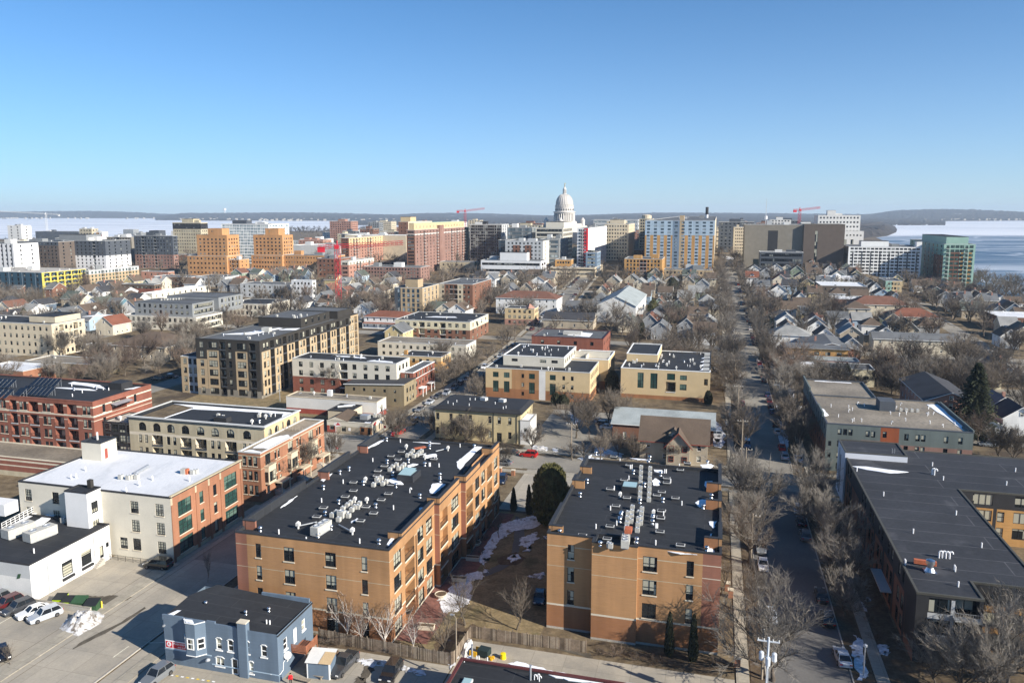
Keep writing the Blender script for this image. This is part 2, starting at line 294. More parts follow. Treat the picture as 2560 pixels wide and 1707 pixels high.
def lake_mat(name,far,near,scale):
    m = bpy.data.materials.new(name); m.use_nodes = True; n = m.node_tree; L = n.links; b = n.nodes['Principled BSDF']; MATS[name] = m
    geo = n.nodes.new('ShaderNodeNewGeometry'); mp = n.nodes.new('ShaderNodeMapping'); mp.inputs['Scale'].default_value = (.22,1.2,1); L.new(geo.outputs[0],mp.inputs[0])
    sp = n.nodes.new('ShaderNodeSeparateXYZ'); L.new(geo.outputs[0],sp.inputs[0])
    def nz(sc,det,s=mp.outputs[0],rough=.6):
        t = n.nodes.new('ShaderNodeTexNoise'); t.inputs['Scale'].default_value = sc; t.inputs['Detail'].default_value = det; t.inputs['Roughness'].default_value = rough; L.new(s,t.inputs['Vector']); return t.outputs[0]
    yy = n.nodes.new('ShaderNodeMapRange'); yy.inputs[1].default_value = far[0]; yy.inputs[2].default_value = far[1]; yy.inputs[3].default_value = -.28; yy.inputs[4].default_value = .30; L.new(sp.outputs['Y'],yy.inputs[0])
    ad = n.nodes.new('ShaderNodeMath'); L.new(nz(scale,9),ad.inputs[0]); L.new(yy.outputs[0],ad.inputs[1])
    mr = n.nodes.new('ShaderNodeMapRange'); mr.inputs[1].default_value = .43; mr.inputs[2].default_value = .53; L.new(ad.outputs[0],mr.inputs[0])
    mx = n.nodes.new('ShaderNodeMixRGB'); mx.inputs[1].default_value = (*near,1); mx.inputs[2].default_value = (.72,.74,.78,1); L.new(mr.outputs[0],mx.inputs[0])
    # pressure ridges: thin bright veins in the dark ice
    vo = n.nodes.new('ShaderNodeTexVoronoi'); vo.feature = 'DISTANCE_TO_EDGE'; vo.inputs['Scale'].default_value = .0045
    di = n.nodes.new('ShaderNodeVectorMath'); di.operation = 'ADD'; ns = n.nodes.new('ShaderNodeTexNoise'); ns.inputs['Scale'].default_value = .01; L.new(geo.outputs[0],ns.inputs['Vector'])
    sc_ = n.nodes.new('ShaderNodeVectorMath'); sc_.operation = 'SCALE'; sc_.inputs['Scale'].default_value = 90; L.new(ns.outputs['Color'],sc_.inputs[0]); L.new(geo.outputs[0],di.inputs[0]); L.new(sc_.outputs[0],di.inputs[1]); L.new(di.outputs[0],vo.inputs['Vector'])
    vr = n.nodes.new('ShaderNodeMapRange'); vr.inputs[1].default_value = .004; vr.inputs[2].default_value = .03; vr.inputs[3].default_value = .55; vr.inputs[4].default_value = 0; L.new(vo.outputs[0],vr.inputs[0])
    m2 = n.nodes.new('ShaderNodeMixRGB'); m2.inputs[2].default_value = (.6,.64,.7,1); L.new(vr.outputs[0],m2.inputs[0]); L.new(mx.outputs[0],m2.inputs[1])
    sg = n.nodes.new('ShaderNodeMapRange'); sg.inputs[1].default_value = .47; sg.inputs[2].default_value = .62; sg.inputs[4].default_value = .75; L.new(nz(.0055,8),sg.inputs[0])
    m3 = n.nodes.new('ShaderNodeMixRGB'); m3.inputs[2].default_value = (.42,.47,.53,1); L.new(sg.outputs[0],m3.inputs[0]); L.new(m2.outputs[0],m3.inputs[1])
    L.new(m3.outputs[0],b.inputs['Base Color']); b.inputs['Roughness'].default_value = .55; b.inputs['Specular IOR Level'].default_value = .3
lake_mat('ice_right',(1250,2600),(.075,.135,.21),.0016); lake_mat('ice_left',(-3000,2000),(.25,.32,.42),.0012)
def water(name,pts,m):
    mb = MB(); mb.poly([W(*at(u,v,.4),.4) for u,v in pts]); return tag(mb.build(name,m),kind='structure')
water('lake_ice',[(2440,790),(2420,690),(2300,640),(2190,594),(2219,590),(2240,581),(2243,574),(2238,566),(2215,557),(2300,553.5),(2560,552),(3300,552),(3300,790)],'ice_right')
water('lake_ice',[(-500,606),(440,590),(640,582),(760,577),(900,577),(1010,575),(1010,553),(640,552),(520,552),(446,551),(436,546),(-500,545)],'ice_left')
from mathutils import noise as NZ
def hills(name,k0,k1,n,y0,y1,ny,top,seed,m):
    mb = MB()
    for i in range(ny + 1):
        q = i / ny; y = y0 + (y1 - y0) * q
        for j in range(n + 1):
            k = k0 + (k1 - k0) * j / n; x = k * y
            e = ss(0,.12,j / n) * ss(0,.12,1 - j / n)
            h = top * ss(-.05,.85,q) * (.62 + .55 * NZ.noise((x / 1500 + seed,y / 2200,seed))) * (.35 + .65 * e)
            h += (9 if i else 3) * abs(NZ.noise((x / 55,y / 130,seed))) + 4 * NZ.noise((x / 20,y / 60,3.1))
            mb.v.append((x,y,max(h,.2 if i else 0)))
    for i in range(ny):
        for j in range(n): mb.f.append((i * (n + 1) + j,i * (n + 1) + j + 1,(i + 1) * (n + 1) + j + 1,(i + 1) * (n + 1) + j)); mb.m.append(0)
    return tag(mb.build(name,m),kind='structure')
mixmat('wooded_hill',(.040,.036,.033),(.070,.062,.052),.012,.4,.6,(.45,.46,.48),.0042,.95,.67,.71)
mixmat('wooded_shore',(.042,.036,.030),(.075,.062,.050),.05,.4,.6)
hills('hills',-.80,-.40,330,7950,9800,12,92,1.3,'wooded_hill')
hills('hills',-.46,-.10,330,5700,8600,14,66,5.1,'wooded_hill')
hills('hills',-.2,.56,420,3600,9500,24,66,9.7,'wooded_hill')
hills('hills',.44,.95,330,5450,8600,14,105,14.2,'wooded_hill')
# the wooded point on the right and the wooded near shore on the left
def point_land(name,base,h,m):
    mb = MB(); P = [at(u,v,0) for u,v in base]; cx = sum(p[0] for p in P) / len(P); cy = sum(p[1] for p in P) / len(P); K = 7
    rings = []
    for r in range(K + 1):
        q = r / K; ring = []
        for i in range(len(P) * 6):
            a,b = P[i // 6],P[(i // 6 + 1) % len(P)]; f = (i % 6) / 6
            s,t = a[0] + (b[0] - a[0]) * f,a[1] + (b[1] - a[1]) * f
            s,t = s + (cx - s) * q * .92,t + (cy - t) * q * .92
            x,y,_ = W(s,t); ring.append((x,y,(h * ss(0,.35,q) * (.6 + .5 * NZ.noise((x / 90,y / 160,2)))) + (5 * abs(NZ.noise((x / 14,y / 30,7))) if r else 0)))
        rings.append(ring)
    n = len(rings[0])
    for ring in rings: mb.v += ring
    for r in range(K):
        for i in range(n): mb.f.append((r * n + i,r * n + (i + 1) % n,(r + 1) * n + (i + 1) % n,(r + 1) * n + i)); mb.m.append(0)
    mb.f.append(tuple(K * n + i for i in range(n))); mb.m.append(0)
    return tag(mb.build(name,m),kind='structure')
point_land('wooded_point',[(1900,612),(2120,600),(2190,592),(2219,589),(2240,580),(2242,573),(2236,565),(2210,558),(1900,556)],17,'wooded_shore')
# ------------------------------------------------------------------ streets, paths, lots
def lbend(t): return -ss(300,640,t) * 17
def rbend(t): return -ss(300,800,t) * 4
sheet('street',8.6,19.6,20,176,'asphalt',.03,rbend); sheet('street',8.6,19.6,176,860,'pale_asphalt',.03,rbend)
sheet('street',-89,-78,20,640,'pale_asphalt',.03,lbend)
sheet('cross_street',-420,260,175.5,186,'pale_asphalt',.045)
sheet('cross_street',-420,230,350,359,'pale_asphalt',.06); sheet('cross_street',-500,200,520,529,'pale_asphalt',.06); sheet('cross_street',-500,180,690,699,'pale_asphalt',.06)
sheet('side_street',113,122,187,700,'pale_asphalt',.03); sheet('side_street',-196,-187,187,700,'pale_asphalt',.03); sheet('side_street',-300,-291,187,700,'pale_asphalt',.03)
for (a,b,bd) in ((4.6,6.3,rbend),(22.7,24.4,rbend),(-92.2,-90.2,lbend),(-75.6,-73.6,lbend)):
    for t0,t1 in ((40,173),(188.5,348),(361,518),(531,640)):
        sheet('sidewalk',a,b,t0,t1,'sidewalk_concrete',.12,bd,.12)
for t0,t1 in ((172,173.8),(188,189.8)):
    for s0,s1 in ((-190,-92.3),(-73.5,4.5),(24.5,110)): sheet('sidewalk',s0,s1,t0,t1,'sidewalk_concrete',.125,None,.12)
for s0,s1,t0,t1 in ((6.5,8.4,40,173),(19.8,22.5,40,173),(6.5,8.4,190,348),(19.8,22.5,190,348),(-77.9,-75.7,98,172)):
    sheet('grass_verge',s0,s1,t0,t1,'dirt',.06)
for t0,t1 in ((40,173),(189.9,348)):
    for a,c in ((8.42,8.6),(19.6,19.78),(-78.,-77.8)) + (((-89.2,-89.0),) if t0 > 100 else ()): sheet('kerb',a,c,t0,t1,'concrete',.13,lbend if a < -50 else rbend,.13)
for t in (175.3,186.0):
    for a,c in ((-190,-92),(-73,-44),(-30,6),(25,110)): sheet('kerb',a,c,t,t + .18,'concrete',.13,None,.13)
sheet('parking_lot',-135,-93.5,40,91.6,'concrete_road',.02)
sheet('loading_yard',-104,-93.5,92.0,118,'concrete_road',.022)
sheet('driveway',-93.4,-89.1,40,138,'concrete_road',.035)
sheet('road_patch',-89,-78,20,112,'concrete_road',.05)
sheet('parking_lot',-77.5,-33.2,40,92.8,'concrete_road',.02)
sheet('alley',-33,4.4,60,99.6,'concrete_road',.02)
sheet('parking_lot',-47.8,-23,190.2,233,'pale_asphalt',.02); sheet('lawn',-42.6,-23.2,101,148,'lawn',.024); sheet('lawn',-42.6,-33.1,93.5,100.99,'lawn',.024); sheet('driveway',-42.6,-30.5,149,175.3,'concrete_road',.03)
sheet('brick_patio',-43.4,-38.5,97,147,'paver',.05)
sheet('shop_forecourt',-92,-90,186.2,192,'sidewalk_concrete',.06); sheet('parking_lot',-110,-92.3,186.4,191.2,'concrete_road',.03)
sheet('lawn',-170,-112,205,300,'lawn',.02); sheet('parking_lot',40,105,226,236,'pale_asphalt',.02); sheet('parking_lot',90,110,236,300,'pale_asphalt',.02)
sheet('terrace_path',24.5,28,60,172,'dirt',.03)
def patch(name,pts,m,dz,kind='structure',jag=.0,z0=None,thick=.05):
    """irregular flat patch with a thin edge; pts in s,t"""
    rr = random.Random(len(pts) * 13 + int(abs(pts[0][0] * 31))); q = []
    n = len(pts)
    for i in range(n):
        a,b = pts[i],pts[(i + 1) % n]; K = 9 if jag > .2 else 4
        for k in range(K):
            f = k / K; j = jag * (1.3 if k % 3 == 0 else .7); q.append((a[0] + (b[0] - a[0]) * f + rr.uniform(-j,j),a[1] + (b[1] - a[1]) * f + rr.uniform(-j,j)))
    mb = MB(); z = (gz(*pts[0]) if z0 is None else z0) + dz
    P = [W(s,t)[:2] for s,t in q]; mb.prism(P,z - thick,z,0)
    return tag(mb.build(name,m),kind=kind)
def px(*uv): return [G(u,v) for u,v in uv]
for pts in ([(0,1592),(150,1600),(262,1606),(150,1640),(60,1632)],[(280,1500),(345,1478),(330,1500),(285,1520)],[(245,1420),(290,1432),(310,1436),(275,1440),(258,1440)]): pass
for pts in ([(195,1487),(250,1490),(300,1486),(330,1492),(310,1503),(270,1510),(235,1502)],[(895,1690),(925,1650),(940,1655),(915,1707)],[(885,1700),(900,1690),(920,1707),(900,1720)],[(1210,1580),(1300,1590),(1480,1637),(1480,1645),(1300,1602),(1210,1592)]):
    patch('ground_stain',px(*pts),'oil_stain',.055,jag=.35,thick=.005)
patch('ground_stain',px((180,1625),(260,1585),(330,1545),(366,1520),(362,1517),(300,1556),(200,1605)),'oil_stain',.06,jag=.1,thick=.005)
for (a,b) in (((283,1643),(322,1615)),((365,1607),(410,1606))):
    s0,t0 = G(*a); s1,t1 = G(*b); d = hypot(s1 - s0,t1 - t0); nx,ny = -(t1 - t0) / d * .07,(s1 - s0) / d * .07
    patch('lane_marking',[(s0 + nx,t0 + ny),(s0 - nx,t0 - ny),(s1 - nx,t1 - ny),(s1 + nx,t1 + ny)],'lane_paint',.065,thick=.005)
for i in range(9):
    u = 425 + i * 13; s0,t0 = G(u,1688 + i * 2)
    patch('kerb_marking',[(s0,t0),(s0 + .42,t0),(s0 + .42,t0 + .22),(s0,t0 + .22)],'yellow_paint' if i % 2 else 'white_trim',.05,thick=.01)
for k,s0 in enumerate((-121,-117.5,-114,-110.5,-107,-103.5)):
    patch('bay_marking',[(s0,84.6),(s0 + .1,84.6),(s0 + .1,90.2),(s0,90.2)],'lane_paint',.04,thick=.01)
# thawing snow on the ground
SN = [[(1195,1400),(1215,1360),(1250,1310),(1290,1300),(1330,1290),(1365,1297),(1340,1320),(1285,1328),(1250,1350),(1228,1385),(1210,1415)],
      [(1100,1500),(1150,1440),(1195,1428),(1212,1440),(1180,1455),(1180,1500),(1140,1530),(1105,1530)],
      [(1300,1345),(1340,1330),(1345,1345),(1310,1380),(1325,1375),(1300,1362)],[(1268,1392),(1295,1385),(1305,1395),(1280,1405)],[(1320,1440),(1358,1430),(1358,1438),(1330,1445)],
      [(1330,1113),(1368,1118),(1368,1127),(1332,1122)],[(1428,1015),(1450,1018),(1458,1040),(1440,1060),(1425,1040)],[(1490,1115),(1560,1135),(1530,1142),(1485,1128)],[(1440,1145),(1500,1135),(1540,1140),(1470,1155)],
      [(1780,1050),(1800,1060),(1815,1090),(1790,1110),(1780,1080)],[(1785,900),(1802,905),(1802,935),(1787,930)],[(1780,1095),(1812,1100),(1805,1120),(1782,1115)],
      [(1940,1010),(1958,1020),(1972,1100),(1966,1150),(1950,1120)],[(1968,965),(1985,970),(1988,1050),(1975,1020)],[(1965,900),(1985,905),(1990,925),(1968,925)],
      [(890,1645),(960,1652),(1010,1665),(1065,1680),(1060,1690),(980,1672),(905,1660)],[(1110,1650),(1140,1630),(1150,1640),(1130,1670)],[(1185,1170),(1225,1165),(1235,1175),(1200,1182)],
      [(2125,1620),(2140,1590),(2155,1600),(2170,1690),(2150,1700)],[(2142,1505),(2150,1500),(2165,1525),(2155,1528)],[(2185,1615),(2215,1612),(2222,1635),(2195,1635)],[(1805,640),(1840,645),(1830,652),(1800,650)],
      [(2440,1170),(2465,1152),(2470,1165),(2450,1185)],[(2440,1076),(2450,1078),(2446,1084),(2438,1082)],[(1635,760),(1690,775),(1680,790),(1640,772)]]
rr = random.Random(2)
for i,q in enumerate(list(SN)):
    a = rr.choice(q)
    if i < 14 or i > 18: SN += [[(a[0] + 14 + rr.uniform(-3,3),a[1] - 6),(a[0] + 26 + rr.uniform(-4,4),a[1] - 4),(a[0] + 24,a[1] + 3),(a[0] + 15,a[1] + 2)]]
for i,q in enumerate(SN): patch('snow_patch',px(*q),'snow',.10,'stuff',.35)
# ------------------------------------------------------------------ windows, doors, balconies (shared meshes)
WM = {}
def window_mb(w,h,k,fr=0,gl=1,bar=.07):
    """k = 'nx,nz' panes. front faces -Y, origin bottom centre"""
    nx,nz = k; mb = MB(); t = bar; y0,y1 = -.07,.03
    mb.box(-w / 2,-w / 2 + t,y0,y1,0,h,fr); mb.box(w / 2 - t,w / 2,y0,y1,0,h,fr)
    mb.box(-w / 2 + t,w / 2 - t,y0,y1,0,t,fr); mb.box(-w / 2 + t,w / 2 - t,y0,y1,h - t,h,fr)
    for i in range(1,nx):
        x = -w / 2 + w * i / nx; mb.box(x - t / 2,x + t / 2,y0 + .01,y1,t,h - t,fr)
    for i in range(1,nz):
        z = h * i / nz; mb.box(-w / 2 + t,w / 2 - t,y0 + .015,y1,z - t / 2,z + t / 2,fr)
    mb.quad((-w / 2 + t,0,t),(w / 2 - t,0,t),(w / 2 - t,0,h - t),(-w / 2 + t,0,h - t),gl)
    return mb
def pane_mb(w,h,bar=.07):
    mb = MB(); mb.quad((-w / 2 + bar,0,bar),(w / 2 - bar,0,bar),(w / 2 - bar,0,h - bar),(-w / 2 + bar,0,h - bar)); return mb
def frame_mb(w,h,k,bar=.07):
    mb = window_mb(w,h,k,0,0,bar); mb.v = mb.v[:-4]; mb.f = mb.f[:-1]; mb.m = mb.m[:-1]; return mb
def shared(key,fn):
    if key not in WM: WM[key] = fn()
    return WM[key]
def rail_mb(w,d=0,hgt=1.05):
    """slab edge (1) and railing (0); d>0 projects outwards"""
    mb = MB()
    if d: mb.box(-w / 2,w / 2,-d,.1,-.22,0,1)
    else: mb.box(-w / 2 + .01,w / 2 - .01,-.10,.12,-.2,.04,1)
    y = -d + .05 if d else -.03
    def run(x0,y0,x1,y1):
        L = hypot(x1 - x0,y1 - y0); n = max(2,int(L / .28)); ux,uy = (x1 - x0) / L,(y1 - y0) / L
        for z in (hgt,.12):
            mb.box(min(x0,x1) - .025,max(x0,x1) + .025,min(y0,y1) - .025,max(y0,y1) + .025,z - .05,z,0)
        for i in range(n + 1):
            x,yy = x0 + (x1 - x0) * i / n,y0 + (y1 - y0) * i / n; mb.box(x - .014,x + .014,yy - .014,yy + .014,.12,hgt - .05,0)
    run(-w / 2 + .05,y,w / 2 - .05,y)
    if d: run(-w / 2 + .05,y,-w / 2 + .05,.05); run(w / 2 - .05,y,w / 2 - .05,.05)
    return mb
def facade(mb,O,U,L,z0,z1,rects,zones,mi,skin=None):
    N = (U[1],-U[0])
    def P(u,z,d=0.): return (O[0] + U[0] * u - N[0] * d,O[1] + U[1] * u - N[1] * d,z)
    rs = [(r[0] - r[2] / 2,r[0] + r[2] / 2,r[1],r[1] + r[3]) for r in rects if r[4][0] not in 'BPs']
    dep = [1.5 if r[4][0] == 'b' else .5 if r[4][0] == 'n' else .2 for r in rects if r[4][0] not in 'BPs']
    us = sorted({round(x,4) for x in [0,L] + [a for r in rs for a in r[:2]] + [a for z in zones for a in z[:2]] if 0 <= x <= L})
    zs = sorted({round(x,4) for x in [z0,z1] + [a for r in rs for a in r[2:]] + [a for z in zones for a in z[2:4]] if z0 <= x <= z1})
    def matof(u,z):
        m = mi
        for q in zones:
            if q[0] < u < q[1] and q[2] < z < q[3]: m = q[4]
        return m
    for j in range(len(zs) - 1):
        run = None
        for i in range(len(us) - 1):
            u,z = (us[i] + us[i + 1]) / 2,(zs[j] + zs[j + 1]) / 2
            hole = any(r[0] < u < r[1] and r[2] < z < r[3] for r in rs); m = None if hole else matof(u,z)
            if run and (m != run[2]):
                mb.quad(P(run[0],zs[j]),P(run[1],zs[j]),P(run[1],zs[j + 1]),P(run[0],zs[j + 1]),run[2]); run = None
            if m is not None: run = (run[0],us[i + 1],m) if run else (us[i],us[i + 1],m)
        if run: mb.quad(P(run[0],zs[j]),P(run[1],zs[j]),P(run[1],zs[j + 1]),P(run[0],zs[j + 1]),run[2])
    for r,d in zip(rs,dep):
        a,b,c,e = r; m = matof((a + b) / 2,min(e + .05,z1 - .01))
        mb.quad(P(a,c),P(a,c,d),P(a,e,d),P(a,e),m); mb.quad(P(b,c,d),P(b,c),P(b,e),P(b,e,d),m)
        mb.quad(P(a,c),P(b,c),P(b,c,d),P(a,c,d),m); mb.quad(P(a,e,d),P(b,e,d),P(b,e),P(a,e),m)
        if d > .3: mb.quad(P(a,c,d),P(b,c,d),P(b,e,d),P(a,e,d),m)
    for r in rects:
        if r[4][0] == 'a':                                   # arched head: fill the two spandrels
            R_ = r[2] / 2; zc = r[1] + r[3] - R_
            for sg in (-1,1):
                cor = P(r[0] + sg * R_,zc + R_); arc = [P(r[0] + sg * R_ * cos(q * pi / 12),zc + R_ * sin(q * pi / 12)) for q in range(7)]
                mb.poly([cor] + arc,matof(r[0],zc + R_ + .1))
    return P
def grid(L,n,fl,w,h,fh=3.1,sill=.9,k='w12',m=1.4,z0=0.,cols=None,skip=()):
    """evenly spaced windows: n columns over length L, fl storeys"""
    out = []; xs = cols or [m + (L - 2 * m) * (i + .5) / n for i in range(n)]
    for f in range(fl):
        for i,x in enumerate(xs):
            if (f,i) in skip: continue
            out.append((x,z0 + f * fh + sill,w,h,k))
    return out
class Bld:
    def __init__(s,name,label,cat='apartment building',group=None,phrase=None,near=1,loc=None,rz=0.,**k):
        s.near = near; s.mats = []; s.win = MB(); s.wmats = []
        if loc: s.s0,s.t0 = loc; s.w = k.get('w',10); s.d = k.get('d',10); s.h = k.get('h',8)
        else: s.site(**k)
        s.z = gz(s.s0 + s.w / 2,s.t0 + s.d / 2)
        s.root = tag(empty(name,W(s.s0,s.t0,s.z),-AZ + rz),label,cat,group)
        FOOT.append((s.s0,s.s0 + s.w,s.t0,s.t0 + s.d))
        if phrase: MARK.append((phrase,s.s0 + s.w / 2,s.t0 + s.d / 2))
    def site(s,side,u,vt,uo,ub=None,vb=None,h=None,d=None,w=None):
        z = 0.
        for i in range(60):
            a,t = at(u,vb,z) if vb else at(u,vt,z + h)
            z = .5 * z + .5 * gz(a,t)
        if vb and not h:
            lo,hi = 0.,160.
            for i in range(50):
                m = (lo + hi) / 2
                if proj(a,t,z + m)[1] > vt: lo = m
                else: hi = m
            h = lo
        if w is None: w = abs(inv_s(t,z + h,uo) - a)
        if d is None: d = max(4,inv_t(a,z + h,ub) - t)
        s.w,s.d,s.h = w,d,h; s.s0 = a - w if side == 'R' else a; s.t0 = t
    def mi(s,m):
        if m not in s.mats: s.mats.append(m)
        return s.mats.index(m)
    def block(s,x0,x1,y0,y1,z1,wall,F=(),Rt=(),Lf=(),Bk=(),z0=0.,zones=None,par=.5,roof='membrane',cope='black_cope',frame='dark_frame',glass='glass',sill=None,base=True,rail='dark_frame',slab='off_white',name='wall',bar=.07,ret=False,door='dark_frame'):
        """one box of the building with real openings, a roof and a parapet"""
        mb = MB(); zb = z0 - (1.5 if base and z0 == 0 else 0); zones = zones or {}
        mats = [wall]
        def m_(m):
            if m not in mats: mats.append(m)
            return mats.index(m)
        for key,O,U,L,rects in (('F',(x0,y0),(1,0),x1 - x0,F),('R',(x1,y0),(0,1),y1 - y0,Rt),('L',(x0,y1),(0,-1),y1 - y0,Lf),('B',(x1,y1),(-1,0),x1 - x0,Bk)):
            if rects is None: continue
            zn = [(a,b,c,d,m_(m)) for (a,b,c,d,m) in list(zones.get('A',[])) + list(zones.get(key,[]))]
            P = facade(mb,O,U,L,zb,z1,rects,zn,0)
            ang = atan2(U[1],U[0])
            for r in rects: s.opening(P,ang,r,frame,glass,sill,rail,slab,bar,door)
        if par is not None: 
            rm = MB(); rz = z1 - par
            rm.quad((x0 + .02,y0 + .02,rz),(x1 - .02,y0 + .02,rz),(x1 - .02,y1 - .02,rz),(x0 + .02,y1 - .02,rz)); rm.build('roof',roof,s.root)
            pm = MB(); t = .3; e = .06
            for (a,b,c,d) in ((x0 - e,x1 + e,y0 - e,y0 + t),(x0 - e,x1 + e,y1 - t,y1 + e),(x0 - e,x0 + t,y0 + t,y1 - t),(x1 - t,x1 + e,y0 + t,y1 - t)):
                pm.box(a,b,c,d,z1 - .16,z1 + .06,0)
            for (a,b,c,d) in ((x0 + .05,x1 - .05,y0 + .05,y0 + t - .02),(x0 + .05,x1 - .05,y1 - t + .02,y1 - .05),(x0 + .05,x0 + t - .02,y0 + t,y1 - t),(x1 - t + .02,x1 - .05,y0 + t,y1 - t)):
                pm.box(a,b,c,d,rz - .1,z1 - .16,1)
            pm.build('parapet',[cope,roof],s.root)
        return mb.build(name,mats,s.root)
    def opening(s,P,ang,r,frame,glass,sill,rail,slab,bar,door):
        u,z,w,h,k = r[:5]; c = k[0]
        def put(name,key,fn,mats,loc):
            return link(name,shared(key,lambda: fn().mesh(name,mats)),s.root,loc,ang)
        if c in 'wa':
            nx,nz = int(k[1]),int(k[2]); g = r[5] if len(r) > 5 else glass
            loc = P(u,z,.14)
            if s.near == 0:
                for mm in (frame,g):
                    if mm not in s.wmats: s.wmats.append(mm)
                M = Matrix.Translation(loc) @ Matrix.Rotation(ang,4,'Z')
                s.win.add(window_mb(w,h,(nx,nz),s.wmats.index(frame),s.wmats.index(g),bar),M)
            elif s.near == 2:
                o = put('window',('f',round(w,2),round(h,2),nx,nz,frame,bar),lambda: frame_mb(w,h,(nx,nz),bar),[frame],loc)
                link('pane',shared(('p',round(w,2),round(h,2),g,bar),lambda: pane_mb(w,h,bar).mesh('pane',[g])),o)
                if sill:
                    def sm(): 
                        q = MB(); q.box(-w / 2 - .08,w / 2 + .08,-.24,.0,-.16,0); return q.mesh('sill',[sill])
                    link('sill',shared(('s',round(w,2),sill),sm),o)
            else:
                put('window',('w',round(w,2),round(h,2),nx,nz,frame,g,bar),lambda: window_mb(w,h,(nx,nz),0,1,bar),[frame,g],loc)
        elif c == 'd': put('door',('d',round(w,2),round(h,2),door),lambda: window_mb(w,h,(1,1),0,1,.14),[door,glass if len(k) < 2 else door],P(u,z,.14))
        elif c == 'b':
            put('balcony_door',('bd',round(w * .8,2),round(h * .8,2),frame,glass),lambda: window_mb(w * .8,h * .8,(2,1),0,1,.09),[frame,glass],P(u,z + .02,1.44))
            if len(k) < 2: put('balcony',('br',round(w,2),rail,slab),lambda: rail_mb(w),[rail,slab],P(u,z,0))
        elif c == 'B':
            put('balcony',('BR',round(w,2),round(h,2),rail,slab),lambda: rail_mb(w,h),[rail,slab],P(u,z,0))
        elif c == 's':    # applied strip / band (proud)
            q = MB(); q.box(-w / 2,w / 2,-.07,.02,0,h); q.build('trim',r[5],s.root,P(u,z,0),ang)
        elif c == 'P':    # projecting bay
            q = MB(); q.box(-w / 2,w / 2,-r[6],.02,0,h); q.build('bay',r[5],s.root,P(u,z,0),ang)
    def part(s,name,m,fn,loc=(0,0,0),rz=0.,kind=None):
        q = MB(); fn(q); o = q.build(name,m,s.root,loc,rz)
        if kind: o['kind'] = kind
        return o
    def done(s):
        if s.win.f: tag(s.win.build('window',s.wmats,s.root),kind='stuff')
        return s
    def loc(s,u,v,z):
        a,t = at(u,v,z + s.z); return a - s.s0,t - s.t0
    def snow(s,pts,z,m='clean_snow',jag=.25,thick=.09):
        """snow lying on a roof: pts in the building's own x,y"""
        rr = random.Random(int(abs(pts[0][0] * 91 + pts[0][1] * 7))); q = []
        for i in range(len(pts)):
            a,b = pts[i],pts[(i + 1) % len(pts)]
            for k in range(4):
                f = k / 4; q.append((a[0] + (b[0] - a[0]) * f + rr.uniform(-jag,jag) * (k > 0),a[1] + (b[1] - a[1]) * f + rr.uniform(-jag,jag) * (k > 0)))
        mb = MB(); mb.prism(q,z + .005,z + thick); o = mb.build('snow_patch',m,s.root); o['kind'] = 'stuff'; return o
# rooftop fittings, shared
def vent_mb():
    q = MB(); q.lathe([(.34,0),(.34,.12),(.22,.16),(.22,.55),(.40,.6),(.45,.72),(.36,.92),(.16,1.02)],12); return q
def pipe_mb():
    q = MB(); q.tube([(0,0,0),(0,0,.75)],.10,7); return q
def hook_mb():
    q = MB(); q.tube([(0,0,0),(0,0,.7),(.06,0,.85),(.2,0,.9),(.32,0,.8),(.34,0,.62)],.09,6); return q
def cond_mb():
    q = MB(); q.box(-.36,.36,-.36,.36,0,.1,1); q.box(-.42,.42,-.42,.42,.1,.95,0)
    q.lathe([(.34,.95),(.34,1.02),(.28,1.02),(.26,.97),(.08,.97)],12,1); return q
def hatch_mb():
    q = MB(); q.box(-.62,.62,-.42,.42,0,.42,0); q.box(-.66,.66,-.46,.46,.42,.50,1); q.box(-.54,.54,-.34,.34,.50,.53,2); return q
def louver_mb():
    q = MB(); q.tube([(0,0,0),(0,0,.5)],.16,8); q.box(-.28,.28,-.28,.28,.5,.95,0)
    q.poly([(-.28,-.28,.95),(.28,-.28,.95),(0,0,1.25)]); q.poly([(.28,-.28,.95),(.28,.28,.95),(0,0,1.25)]); q.poly([(.28,.28,.95),(-.28,.28,.95),(0,0,1.25)]); q.poly([(-.28,.28,.95),(-.28,-.28,.95),(0,0,1.25)]); return q
def ahu_mb():
    q = MB(); q.box(-.75,.75,-2.,2.,.25,1.7,0); q.box(-.6,.6,-1.8,1.8,0,.25,1)
    for y in (-1.2,0,1.2): q.lathe([(.5,1.7),(.5,1.8),(.42,1.8),(.4,1.72)],12,1,(0,y))
    return q
FIT = {'roof_vent': (vent_mb,['steel']),'vent_pipe': (pipe_mb,['pvc']),'vent_hook': (hook_mb,['pvc']),'condenser': (cond_mb,['unit_white','galv']),'skylight': (hatch_mb,['black_cope','light_cope','charcoal']),'chimney_cap': (louver_mb,['off_white']),'air_handler': (ahu_mb,['unit_white','galv'])}
def fit(b,kind,x,y,z,sc=1.,rz=0.):
    sc *= {'condenser': .82,'roof_vent': .8,'skylight': .9}.get(kind,1.)
    fn,ms = FIT[kind]; o = link(kind,shared(('fit',kind),lambda: fn().mesh(kind,ms,kind == 'roof_vent')),b.root,(x,y,z),rz)
    if sc != 1: o.scale = (sc,sc,sc)
    return o
def offset_poly(P,d):
    out = []; n = len(P)
    for i in range(n):
        a,b,c = P[i - 1],P[i],P[(i + 1) % n]
        d1 = (b[0] - a[0],b[1] - a[1]); d2 = (c[0] - b[0],c[1] - b[1]); l1,l2 = hypot(*d1),hypot(*d2)
        n1 = (d1[1] / l1,-d1[0] / l1); n2 = (d2[1] / l2,-d2[0] / l2); k = 1 + n1[0] * n2[0] + n1[1] * n2[1]
        out.append((b[0] + (n1[0] + n2[0]) * d / max(k,.2),b[1] + (n1[1] + n2[1]) * d / max(k,.2)))
    return out
